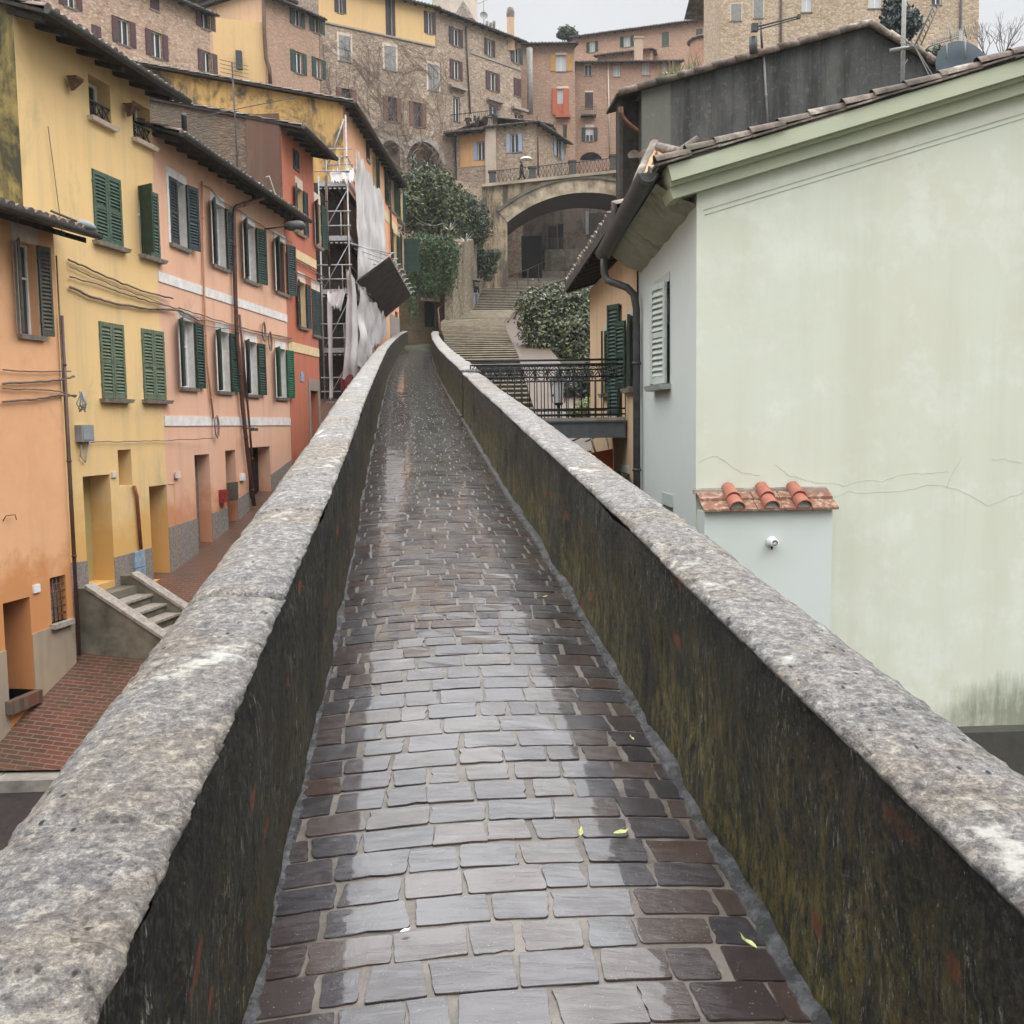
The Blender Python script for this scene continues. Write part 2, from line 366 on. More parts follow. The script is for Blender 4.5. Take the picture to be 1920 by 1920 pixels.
# ---------------------------------------------------------------- wet paving of the aqueduct walk
def build_path():
    m = Mat('wet_paving_stone', 0.2, 0.5); isl = m.island()
    c = m.ramp(isl, [(0.0, (0.040, 0.031, 0.034)), (0.25, (0.028, 0.025, 0.029)), (0.45, (0.056, 0.035, 0.028)), (0.65, (0.034, 0.032, 0.038)), (0.85, (0.062, 0.042, 0.034)), (1.0, (0.024, 0.020, 0.023))])
    c = m.mix(m.mul(m.rng(m.noise(9, 6, 0.7), 0.35, 0.7), 0.5), c, m.mix(1.0, c, (0.45, 0.42, 0.40), 'MULTIPLY'))
    c = m.mix(m.rng(m.noise(140, 2, 0.5), 0.70, 0.76), c, (0.22, 0.20, 0.18)); m.color(c)
    m.b.inputs['IOR'].default_value = 1.5; m.b.inputs['Specular IOR Level'].default_value = 0.6; m.b.inputs['Coat Weight'].default_value = 0.9; m.b.inputs['Coat IOR'].default_value = 1.4; m.b.inputs['Coat Roughness'].default_value = 0.05
    def ridged(scale, vec, det=5):
        n = m.new('ShaderNodeTexNoise'); n.noise_type = 'RIDGED_MULTIFRACTAL'; n.inputs['Scale'].default_value = scale; n.inputs['Detail'].default_value = det; n.inputs['Roughness'].default_value = 0.55
        m.ln(vec, n.inputs['Vector']); return n.outputs[0]
    v1 = m.co('Object', (7, 30, 7), (0, 0, 0.28)); clv = m.noise(1.0, 7, 0.66, v1, 1.1); rg = ridged(0.9, m.co('Object', (6, 26, 6), (0, 0, -0.2)))
    msk = m.rng(m.noise(2.2, 4, 0.6), 0.40, 0.60)
    rr = m.rng(m.noise(3.2, 5, 0.65), 0.35, 0.68, 0.10, 0.24); m.rough(rr)
    m.bump(m.mul(clv, m.rng(m.noise(3.1, 3, 0.6, m.co('Object', (1, 1, 1), (1, 1, 1))), 0.40, 0.60, 0.18, 1.0)), 0.55, 0.012); m.bump(m.mul(m.rng(rg, 0.3, 1.5), msk), 0.5, 0.009); m.bump(m.noise(75, 5, 0.7), 0.22, 0.004)
    g = Mat('wet_mortar', 0.30, 0.5)
    g.color(g.mix(g.rng(g.noise(5, 6, 0.7), 0.4, 0.62), (0.15, 0.128, 0.108), (0.075, 0.063, 0.05)))
    g.bump(g.noise(60, 5, 0.7), 0.5, 0.006)
    R = random.Random(11); b = MB()
    def crown(t): return -0.035 * (t / 0.67) ** 2
    def P(y, t, h=0.0):
        d, s = path_frame(y); return V((mid_x(y) + s.x * t, y + s.y * t, path_z(y) + crown(t) + h))
    ys = []; y = 0.9
    while y < 53.6: ys.append(y); y += 0.25 if y < 12 else 0.6
    ts = [-0.72, -0.5, -0.25, 0, 0.25, 0.5, 0.72]
    b.grid([[P(y, t, -0.003 if y < 7 else -0.0012) for t in ts] for y in ys], 1, flip=False)
    y = 1.0; row = 0
    while y < 53.2:
        h = R.uniform(0.126, 0.154); t = -0.66 - R.uniform(0, 0.22); fine = y < 9
        skew = R.uniform(-0.006, 0.006)
        while t < 0.66:
            w = R.uniform(0.145, 0.24) if R.random() < 0.82 else R.uniform(0.10, 0.145)
            a0, a1 = max(t, -0.685), min(t + w, 0.685)
            if a1 - a0 > 0.05:
                j = R.uniform(0.004, 0.010) if fine else R.uniform(0.003, 0.0055); r = R.uniform(0.004, 0.014); jy = R.uniform(0.003, 0.0075)
                x0, x1, y0, y1 = a0 + j, a1 - j, y + jy + R.uniform(0, .003), y + h - jy - R.uniform(0, .003)
                r = min(r, (x1 - x0) / 3)
                cor = [(x0, y0), (x1, y0), (x1, y1), (x0, y1)]
                cor = [(px + R.uniform(-0.010, 0.010), py + R.uniform(-0.004, 0.004)) for px, py in cor]
                out = []
                for i in range(4):
                    (cx, cy), (qx, qy), (nx, ny) = cor[i], cor[i - 1], cor[(i + 1) % 4]
                    q = V((qx - cx, qy - cy)).normalized() * r * R.uniform(.6, 1.4); n_ = V((nx - cx, ny - cy)).normalized() * r * R.uniform(.6, 1.4)
                    out += [(cx + q.x, cy + q.y), (cx + (q.x + n_.x) * 0.3, cy + (q.y + n_.y) * 0.3), (cx + n_.x, cy + n_.y)]
                    if fine:   # uneven edges with small chips
                        for fq in (0.3, 0.5, 0.72):
                            mx_, my_ = cx + (nx - cx) * fq, cy + (ny - cy) * fq; ch = R.uniform(.003, .007) if R.random() < .08 else 0
                            if i % 2 == 0: out.append((mx_ + R.uniform(-.006, .006), my_ + R.uniform(-.0018, .0018) + ch * (1 if i == 0 else -1)))
                            else: out.append((mx_ + R.uniform(-.0025, .0025) + ch * (-1 if i == 1 else 1), my_))
                tx, ty, hz = R.gauss(0, 0.005 if fine else 0.003), R.gauss(0, 0.006 if fine else 0.004), R.uniform(-0.001, 0.003 if fine else 0.001)
                xc, yc = (x0 + x1) / 2, (y0 + y1) / 2
                def H(px, py): return hz + tx * (px - xc) + ty * (py - yc)
                rings = []
                for k, zz in ((1.0, -0.012), (1.0, -0.0015), (0.988, 0.0004)):
                    rings.append([P(yc + (py - yc) * k + skew * px, xc + (px - xc) * (1 - (1 - k) * 0.6), zz + H(px, py)) for px, py in out])
                n = len(out); vs = [q for g_ in rings for q in g_]
                fs = [(i * n + k, i * n + (k + 1) % n, (i + 1) * n + (k + 1) % n, (i + 1) * n + k) for i in range(2) for k in range(n)]
                b.add(vs, fs, 0); 
                # cap shares the island by reusing the last ring
                b.f.append([len(b.v) - n + k for k in range(n)]); b.m.append(0)
            t += w
        y += h; row += 1
    o = struct(b.build('path', [m.m, g.m]))
    # sloping ramp beyond the end of the walk
    rm = bricks('ramp_bricks', (0.12, 0.085, 0.06), (0.09, 0.075, 0.055), (0.07, 0.06, 0.05), 0.3, 0.12, 0.6, kind='Object', dirtamt=0.3)
    b = MB(); rows = []
    for i in range(9):
        y = 53.25 + i * 1.0; z0 = path_z(53) + 0.22; c = mid_x(y)
        rows.append([V((c + t, y, z0 + 0.055 * i - 0.06 * abs(t))) for t in (-1.1, -0.6, 0, 0.6, 1.0)])
    b.grid(rows); q = rows[0]
    for k in range(4): b.quad(q[k] + V((0, 0, -.5)), q[k + 1] + V((0, 0, -.5)), q[k + 1], q[k])
    struct(b.build('ramp', rm))
build_path()

# ---------------------------------------------------------------- parapets
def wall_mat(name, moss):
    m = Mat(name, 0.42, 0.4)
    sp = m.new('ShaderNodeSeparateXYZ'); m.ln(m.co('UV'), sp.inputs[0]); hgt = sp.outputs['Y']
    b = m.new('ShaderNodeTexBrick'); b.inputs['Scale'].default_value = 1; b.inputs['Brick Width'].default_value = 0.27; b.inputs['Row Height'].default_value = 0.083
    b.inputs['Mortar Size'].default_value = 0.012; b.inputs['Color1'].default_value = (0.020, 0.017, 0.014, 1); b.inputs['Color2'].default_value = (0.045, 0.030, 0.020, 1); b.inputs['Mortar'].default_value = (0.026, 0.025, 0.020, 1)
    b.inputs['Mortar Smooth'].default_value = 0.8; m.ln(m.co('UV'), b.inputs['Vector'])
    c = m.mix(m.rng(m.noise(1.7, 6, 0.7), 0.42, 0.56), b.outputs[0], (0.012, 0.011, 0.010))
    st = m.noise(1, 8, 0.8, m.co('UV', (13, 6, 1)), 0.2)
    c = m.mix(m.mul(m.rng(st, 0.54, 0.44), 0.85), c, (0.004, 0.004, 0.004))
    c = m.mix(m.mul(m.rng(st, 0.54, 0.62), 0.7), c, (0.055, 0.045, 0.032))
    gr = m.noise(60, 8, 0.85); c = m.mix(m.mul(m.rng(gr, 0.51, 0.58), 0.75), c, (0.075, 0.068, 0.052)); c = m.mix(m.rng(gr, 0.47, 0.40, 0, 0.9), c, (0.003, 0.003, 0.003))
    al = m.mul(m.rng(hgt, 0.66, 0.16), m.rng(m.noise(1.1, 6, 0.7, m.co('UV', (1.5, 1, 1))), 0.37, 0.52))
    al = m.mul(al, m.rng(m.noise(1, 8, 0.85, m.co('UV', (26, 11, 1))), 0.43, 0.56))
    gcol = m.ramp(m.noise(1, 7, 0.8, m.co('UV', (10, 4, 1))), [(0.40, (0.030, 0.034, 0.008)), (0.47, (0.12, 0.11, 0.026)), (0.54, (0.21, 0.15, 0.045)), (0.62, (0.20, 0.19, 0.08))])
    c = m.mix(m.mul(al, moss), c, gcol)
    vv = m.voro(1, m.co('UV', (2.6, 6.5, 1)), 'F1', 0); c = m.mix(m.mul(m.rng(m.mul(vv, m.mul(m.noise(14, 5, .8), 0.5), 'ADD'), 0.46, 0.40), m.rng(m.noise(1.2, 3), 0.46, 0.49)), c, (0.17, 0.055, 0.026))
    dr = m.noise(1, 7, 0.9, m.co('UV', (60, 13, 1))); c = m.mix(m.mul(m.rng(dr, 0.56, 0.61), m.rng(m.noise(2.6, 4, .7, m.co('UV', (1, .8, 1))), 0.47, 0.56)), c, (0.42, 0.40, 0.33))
    glint = m.noise(1, 3, 0.9, m.co('UV', (110, 40, 1))); c = m.mix(m.rng(glint, 0.66, 0.70), c, (0.40, 0.39, 0.35))  # sparse pale specks painted as wet glints
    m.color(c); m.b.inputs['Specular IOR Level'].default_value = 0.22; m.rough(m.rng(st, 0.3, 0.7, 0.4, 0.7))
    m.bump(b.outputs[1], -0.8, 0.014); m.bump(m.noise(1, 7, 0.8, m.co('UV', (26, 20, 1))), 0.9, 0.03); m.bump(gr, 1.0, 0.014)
    return m.m
def parapet_mats():
    k = Mat('lichen_stone', 0.5, 0.4)
    n1 = k.noise(46, 8, 0.8, k.co('Object', (1, .7, 1))); n2 = k.noise(4.5, 7, 0.75); n3 = k.noise(150, 4, 0.75); n4 = k.noise(1.1, 6, 0.7)
    n5 = k.noise(17, 8, 0.85); n6 = k.noise(38, 8, 0.9)
    c = k.ramp(n6, [(0.39, (0.055, 0.052, 0.050)), (0.45, (0.16, 0.15, 0.147)), (0.51, (0.235, 0.222, 0.215)), (0.56, (0.36, 0.34, 0.31)), (0.615, (0.62, 0.59, 0.53))])
    c = k.mix(k.mul(k.rng(n2, 0.48, 0.62), 0.5), c, k.mix(1.0, c, (0.70, 0.69, 0.72), 'MULTIPLY'))
    c = k.mix(k.mul(k.rng(n5, 0.55, 0.60), 0.6), c, (0.55, 0.51, 0.44))
    c = k.mix(k.mul(k.rng(n5, 0.44, 0.39), 0.8), c, (0.075, 0.07, 0.065))
    c = k.mix(k.mul(k.rng(n4, 0.52, 0.42), 0.5), c, k.mix(1.0, c, (0.96, 0.80, 0.60), 'MULTIPLY'))
    pit = k.voro(24, k.co('Object', (1, .6, 1)), 'F1', 0); c = k.mix(k.mul(k.rng(pit, 0.16, 0.09), k.rng(k.noise(3, 4), 0.47, 0.53)), c, (0.015, 0.015, 0.015))
    c = k.mix(k.mul(k.rng(k.noise(3.2, 8, 0.7), 0.60, 0.66), 0.85), c, (0.64, 0.62, 0.56))                       # pale lichen blooms
    c = k.mix(k.mul(k.rng(k.noise(2.3, 9, 0.8, k.co('Object', (1, 1, 1), (0.4, 0.3, 1))), 0.60, 0.67), 0.8), c, (0.045, 0.047, 0.045))   # black stains
    c = k.mix(k.mul(k.rng(k.noise(2.6, 7, 0.7, k.co('Object', (1, 1, 1), (1, 2, 3))), 0.64, 0.72), 0.55), c, (0.50, 0.37, 0.14))   # ochre lichen
    k.color(c); k.rough(k.rng(n2, 0.35, 0.65, 0.32, 0.65))
    k.bump(n6, 1.0, 0.016); k.bump(n5, 0.7, 0.012); k.bump(n4, 0.3, 0.05); k.bump(k.noise(9, 6, 0.7), 0.5, 0.02)
    f = Mat('wet_cement_fillet', 0.16, 0.5)
    f.color(f.mix(f.rng(f.noise(11, 8, 0.75), 0.44, 0.64), (0.018, 0.018, 0.018), (0.10, 0.10, 0.105))); f.bump(f.noise(40, 6, 0.75), 0.9, 0.012)
    return k.m, f.m
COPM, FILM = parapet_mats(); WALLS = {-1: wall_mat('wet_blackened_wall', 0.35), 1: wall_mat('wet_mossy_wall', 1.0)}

def parapet(side, y0, y1, label, hh, seed, width=0.315, foot=None):
    """side -1 left, +1 right; a dark inner face, a rounded stone coping in slabs and a cement fillet at the foot"""
    R = random.Random(seed); ys = []; y = y0
    while y < y1:
        ys.append(y); y += 0.013 if y < 3.4 else (0.025 if y < 6.5 else (0.06 if y < 14 else 0.2))
    ys.append(y1)
    def base(y):
        d, s = path_frame(y); x = left_x(y) if side < 0 else left_x(y) + PW
        return V((x, y, 0)), s * side
    def nz(p, s, k): return noise.fractal(p * s, 0.9, 2.0, 4) * k
    yc = (y0 + y1) / 2; bp, _ = base(y0)
    t = thing('parapet_wall', label, 'wall', (bp.x, y0, path_z(y0)))
    b = MB(); rows = []; uvs = []
    hs = [-0.1, 0.0, 0.1, 0.22, 0.36, 0.48, 0.56, 0.61, 0.65]
    hs = [h * (hh - 0.05) / 0.65 if h > 0 else h for h in hs]
    for y in ys:
        p, o = base(y); rr = []
        for h in hs:
            q = p + V((0, 0, path_z(y) + h)); w = nz(V((side * 7, y, h * 0.8)), 2.2, 0.022) + nz(V((side * 3, y, h)), 9, 0.007)
            rr.append(q + o * (w + 0.008 * math.sin(h * 9)))
        rows.append(rr); uvs.append([(y, h) for h in hs])
    b.grid(rows, 0, uvs, flip=side > 0)
    # outer face down to the ground, ends
    zr = [[None] * 2 for _ in ys]
    orow = []; ouv = []
    for y in ys[::4] + [ys[-1]]:
        p, o = base(y); zt = path_z(y) + hh - 0.06; zb = min(ground_z(p.x + o.x * 1.0, y), path_z(y)) - 0.6
        orow.append([p + o * (width - .05) + V((0, 0, zt)), p + o * (width - .04) + V((0, 0, zt - 0.8)), p + o * (width + 0.0) + V((0, 0, zb))]); ouv.append([(y, 0.7), (y, 0), (y, zb - zt)])
    b.grid(orow, 0, ouv, flip=side > 0)
    for y, fl in ((ys[0], 0), (ys[-1], 1)):
        p, o = base(y); zt = path_z(y) + hh - 0.05; q = [p + V((0, 0, path_z(y) - .2)), p + o * width + V((0, 0, path_z(y) - 1.2)), p + o * width + V((0, 0, zt)), p + V((0, 0, zt))]
        b.quad(*q, uvs=[(0, 0), (.3, 0), (.3, .7), (0, .7)])
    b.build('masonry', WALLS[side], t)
    # coping slabs
    b = MB(); cuts = [y0]
    while cuts[-1] < y1 - 0.8: cuts.append(cuts[-1] + R.uniform(0.8, 1.5))
    prof = [(0.02, -0.022), (0.0, -0.012), (-0.008, 0.004), (0.006, 0.017), (0.03, 0.022), (0.07, 0.026), (0.12, 0.028), (0.17, 0.026), (0.215, 0.021), (0.255, 0.010), (0.288, -0.010), (0.310, -0.040), (0.316, -0.08), (0.29, -0.10)]
    rows = []; ci = 1; off = R.uniform(-.006, .006); tw = 0; jd = 0.0
    for y in ys:
        while ci < len(cuts) and y > cuts[ci]: ci += 1; off = R.uniform(-.007, .007); tw = R.uniform(-.02, .02)
        dj = min([abs(y - c) for c in cuts[1:]] + [9]); jd = -0.026 * math.exp(-(dj / 0.010) ** 2) - 0.004 * math.exp(-(dj / 0.04) ** 2)
        p, o = base(y); rr = []
        for i, (a, h) in enumerate(prof):
            a *= width / 0.315
            q = p + o * a + V((0, 0, path_z(y) + hh - 0.04 + h + off + tw * (a - .15)))
            edge = 1.0 if i in (1, 2, 3) else (0.55 if i in (0, 4, 10, 11) else 0.25)
            k = nz(V((side * 11 + a * 0.6, y, h * 0.6)), 3, 0.009) * edge + nz(V((side * 5 + a, y, h)), 17, 0.010) * (0.3 + edge * 0.9) + nz(V((side * 5 + a, y, h)), 52, 0.007) * (0.4 + edge)
            pit = max(0, noise.noise(V((side * 31 + a, y, 0)) * 13) - 0.42) * 0.05
            dv = (o * (-1 if a < 0.04 else (1 if a > 0.29 else 0)) * 0.9 + V((0, 0, 0.8))) * k
            rr.append(q + dv + V((0, 0, jd - pit if 2 < i < 12 else 0)))
        rows.append(rr)
    b.grid(rows, 0, flip=side > 0)
    for rr, fl in ((rows[0], 0), (rows[-1], 1)):
        b.add(rr, [tuple(range(len(rr)))])
    b.build('coping', COPM, t)
    # cement fillet
    b = MB(); rows = []
    for y in ys:
        p, o = base(y); k = (0.42 if side < 0 else 0.6) + 0.7 * abs(noise.noise(V((y * 2.3, side, 0))))
        ww = 0.038 * k + 0.010; h1 = 0.020 * k + 0.004; z = path_z(y) - 0.035
        rr = []
        for a, h in ((0.02, h1 * 1.3), (-0.006, h1), (-ww * 0.55, h1 * 0.75), (-ww * 0.9, h1 * 0.35), (-ww * 1.05, -0.015)):
            rr.append(p + o * a + V((0, 0, z + h + nz(V((side * 3 + a, y, 0)), 30, 0.004))) - o * nz(V((side * 9, y, a)), 24, 0.012))
        rows.append(rr)
    b.grid(rows, 0, flip=side < 0)
    b.build('cement_fillet', FILM, t)
    return t
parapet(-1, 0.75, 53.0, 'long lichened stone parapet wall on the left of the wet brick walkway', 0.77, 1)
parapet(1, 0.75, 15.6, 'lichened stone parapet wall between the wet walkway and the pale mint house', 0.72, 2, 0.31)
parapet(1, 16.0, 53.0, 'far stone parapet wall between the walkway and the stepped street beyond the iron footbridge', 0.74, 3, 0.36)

# ---------------------------------------------------------------- brick street on the left
def build_street():
    m = bricks('wet_street_bricks', (0.15, 0.055, 0.038), (0.085, 0.045, 0.035), (0.19, 0.15, 0.12), 0.27, 0.085, 0.32, (0.055, 0.052, 0.028), 0.55, 'Object', 0.17, 0.010, 0.5)
    b = MB(); ys = [14.0 + 0.5 * i for i in range(46)]
    b.grid([[V((x, y, street_z(y) + 0.02)) for x in (-16, -8, -7, -6, -5, -4, -3, mid_x(y) - 0.75)] for y in ys]); struct(b.build('street', m))
    a = flat('wet_asphalt', (0.035, 0.03, 0.03), 0.4, 0.3, 12, bump=0.3)
    b = MB(); b.grid([[V((x, y, street_z(y) - 0.10)) for x in (-16, -8, -5, -3, -0.9)] for y in (-2, 2, 6, 10, 12, 13.9)]); struct(b.build('road', a))
    b = MB()
    for i in range(7): b.obox(V((-12 + i * 1.52, 13.68, -5.42)), (1.5, 0.06, 0), (-0.02, 0.36, 0), (0, 0, 0.46))
    struct(b.build('kerb', MT['concrete']))
build_street()

# ---------------------------------------------------------------- the stepped street
def build_steps():
    cl = lerp_table([(20, -0.95), (24, -0.9), (30, -1.05), (38, -1.2), (46, -1.5), (52, -1.9), (58, -2.15), (66, -1.9), (72, -1.25), (76, -0.4), (80, 1.1), (84, 2.6), (90, 4.4), (100, 7)])
    hw = lerp_table([(20, 1.5), (46, 1.5), (58, 1.85), (66, 2.1), (76, 2.1), (84, 3.0), (100, 3.5)])
    m = bricks('wet_step_bricks', (0.20, 0.163, 0.112), (0.145, 0.118, 0.083), (0.12, 0.10, 0.07), 0.28, 0.09, 0.45, (0.09, 0.085, 0.04), 0.35, 'Object', 0, 0.012, 0.4)
    b = MB(); y = 20.5; e = flat('worn_step_edge', (0.40, 0.345, 0.26), 0.5, 0.3, 3)
    while y < 96:
        L = 0.9 if y < 62 else 0.6
        z0, z1 = stair_z(y), stair_z(y + L); rise = (z1 - z0) * 0.92; zt = z0 + rise + 0.03
        c0, c1, w0, w1 = cl(y), cl(y + L), hw(y), hw(y + L)
        k = noise.noise(V((y, 0, 0))) * 0.05
        A, B_, C_, D = V((c0 - w0, y + k, zt)), V((c0 + w0, y + k, zt)), V((c1 + w1, y + L, z1 + 0.03)), V((c1 - w1, y + L, z1 + 0.03))
        b.quad(A, B_, C_, D, 0); dn = V((0, 0, -rise - 0.25))
        b.quad(A + dn, B_ + dn, B_, A, 2)
        b.obox(A + V((0, -0.012, -0.03)), B_ - A, (0, 0.15, 0), (0, 0, 0.036), 1)
        b.quad(B_ + dn, C_ + dn, C_, B_, 0); b.quad(A + dn, A, D, D + dn, 0)
        y += L
    struct(b.build('steps', [m, e, flat('mossy_dark_riser', (0.03, 0.027, 0.018), .8, .4, 3)]))
    # the plain paved ramp along the right side of the steps
    b = MB(); rows = []; y = 20.5
    while y < 66:
        x = cl(y) + hw(y) + 0.02; rows.append([V((x, y, stair_z(y) - 0.4)), V((x, y, stair_z(y) + 0.14)), V((x + 0.13, y, stair_z(y) + 0.15)), V((x + 0.15, y, stair_z(y) + 0.06)), V((x + 1.5, y, stair_z(y) + 0.02))]); y += 0.6
    b.grid(rows, smooth=False); struct(b.build('ramp', bricks('ramp_paving', (0.13, 0.085, 0.06), (0.10, 0.07, 0.052), (0.085, 0.072, 0.058), 0.25, 0.1, 0.5, kind='Object', dirtamt=0.3)))
    return cl, hw
STEP_C, STEP_W = build_steps()

# ---------------------------------------------------------------- leaves fallen on the walk
def onpath(px, py):
    d = ray(px, py); return d * (-1.6 / (d.z - SLOPE * d.y))
def leaves():
    lm = flat('yellow_green_leaf', (0.42, 0.46, 0.16), 0.45, 0.2, 40)
    for i, (px, py, s, a, lab) in enumerate([(1089, 1566, .04, 1.4, 'small yellow leaf fallen upright beside a longer pale leaf on the wet paving'), (1164, 1567, .048, 0.0, 'longer pale yellow leaf lying flat on the middle of the wet paving'),
            (1404, 1776, .055, 2.2, 'yellow green leaf lying nearest the foot of the mossy right parapet'), (1185, 1388, .034, 1.9, 'yellow leaf halfway along the paving near the right cement fillet'), (1022, 1121, .03, 0.4, 'farthest pale leaf on the paving where the walk starts to shine'), (760, 1750, .028, 0.3, 'tiny whitish petal stuck on a grey paving stone')]):
        p = onpath(px, py) + V((0, 0, -0.004)); d, s_ = path_frame(p.y); b = MB(); d2 = V((math.cos(a), math.sin(a), 0.05)); q = V((-math.sin(a), math.cos(a), 0.02))
        pr = [(-.5, 0, .02), (-.3, .13, .10), (0, .2, .16), (.3, .12, .14), (.52, 0, .30), (.3, -.12, .06), (0, -.2, .08), (-.3, -.13, .05)]
        z = V((0, 0, 1)); vs = [p + (d2 * x + q * y + z * (h + .1)) * s + z * 0.008 for x, y, h in pr]
        b.add(vs + [p + z * (0.008 + s * .05)], [(k, (k + 1) % 8, 8) for k in range(8)])
        tag(b.build('fallen_leaf' if i < 5 else 'petal', lm if i < 5 else MT['whiteplastic']), lab, 'leaf', 'leaves lying on the walk')
leaves()
# ---------------------------------------------------------------- facades, windows, roofs
def wall(mb, fc, u0, u1, z0, top, holes, depth=0.2, mi=0, bottom=None):
    """wall face with rectangular openings and their reveals; top may be a number or a function of u"""
    tf = top if callable(top) else (lambda u: top)
    us = sorted(set([u0, u1] + [max(u0, min(u1, h[k])) for h in holes for k in (0, 1)]))
    if callable(top):
        for i in range(1, 6): us.append(u0 + (u1 - u0) * i / 6)
        us = sorted(set(us))
    zm = min(tf(u) for u in us); zs = sorted(set([z0] + [h[k] for h in holes for k in (2, 3) if z0 < h[k] < zm]))
    zs.append(None)
    for a, b in zip(us, us[1:]):
        if b - a < 1e-5: continue
        for c, d in zip(zs, zs[1:]):
            um = (a + b) / 2; d0 = d if d is not None else min(tf(a), tf(b)); zmid = (c + d0) / 2
            if any(h[0] < um < h[1] and h[2] < zmid < h[3] for h in holes): continue
            da, db = (tf(a), tf(b)) if d is None else (d, d)
            mb.quad(fc.P(a, c), fc.P(b, c), fc.P(b, db), fc.P(a, da), mi, [(a, c), (b, c), (b, db), (a, da)])
    for h in holes:
        a, b, c, d = h[:4]; q = h[4] if len(h) > 4 else depth; k = h[5] if len(h) > 5 else mi
        for p0, p1 in (((a, c), (b, c)), ((b, c), (b, d)), ((b, d), (a, d)), ((a, d), (a, c))):
            mb.quad(fc.P(*p0), fc.P(*p0, -q), fc.P(*p1, -q), fc.P(*p1), k, [(p0[0], p0[1]), (p0[0] + q, p0[1]), (p1[0] + q, p1[1]), (p1[0], p1[1])])

def leaf(fc, hinge_u, z0, z1, w, sgn, ang, mat, par, detail=2, th=0.035, off=0.02, label=None, slat=0.062):
    """a louvred shutter leaf; sgn +1 hinged on the left jamb, -1 on the right; ang 0 shut, 180 flat on the wall"""
    a = rad(ang); ax = fc.d * (sgn * math.cos(a)) + fc.n * math.sin(a); ay = ax.cross(V((0, 0, 1))); az = V((0, 0, 1))
    o = fc.P(hinge_u, z0, off + 0.01); b = MB(); h = z1 - z0
    if ay.dot(fc.n) < 0: ay = -ay
    if ang > 90: ay = -ay if ay.dot(fc.n) < 0 else ay
    o = o - ay * 0.0
    def bx(x0, x1, y0, y1, c0, c1): b.obox(o + ax * x0 + ay * y0 + az * c0, ax * (x1 - x0), ay * (y1 - y0), az * (c1 - c0))
    if detail == 0:
        bx(0, w, 0, th, 0, h); bx(.06, w - .06, th, th + .012, h * .52, h - .09); bx(.06, w - .06, th, th + .012, .09, h * .48)
    else:
        s = min(0.065, w * 0.16)
        bx(0, s, 0, th, 0, h); bx(w - s, w, 0, th, 0, h); bx(s, w - s, 0.003, th - .003, 0, .09); bx(s, w - s, 0.003, th - .003, h - .08, h)
        if detail == 2: bx(s, w - s, 0.003, th - .003, h * .46, h * .46 + .07)
        z = 0.09
        while z < h - 0.12:
            if not (detail == 2 and abs(z - h * .46 - .02) < .06):
                p = o + ax * s + az * z + ay * (th * .95)
                b.obox(p, ax * (w - 2 * s), -ay * (th * .85) + az * (slat * .72), ay * .004 + az * .010)
            z += slat
        bx(s, w - s, 0.006, .010, .05, h - .05)
        bx(-0.012, .02, th * .2, th * .9, h * .15, h * .15 + .06); bx(-0.012, .02, th * .2, th * .9, h * .8, h * .8 + .06)
    x = b.build('shutter', mat, par)
    if label: x['label'] = label
    return x

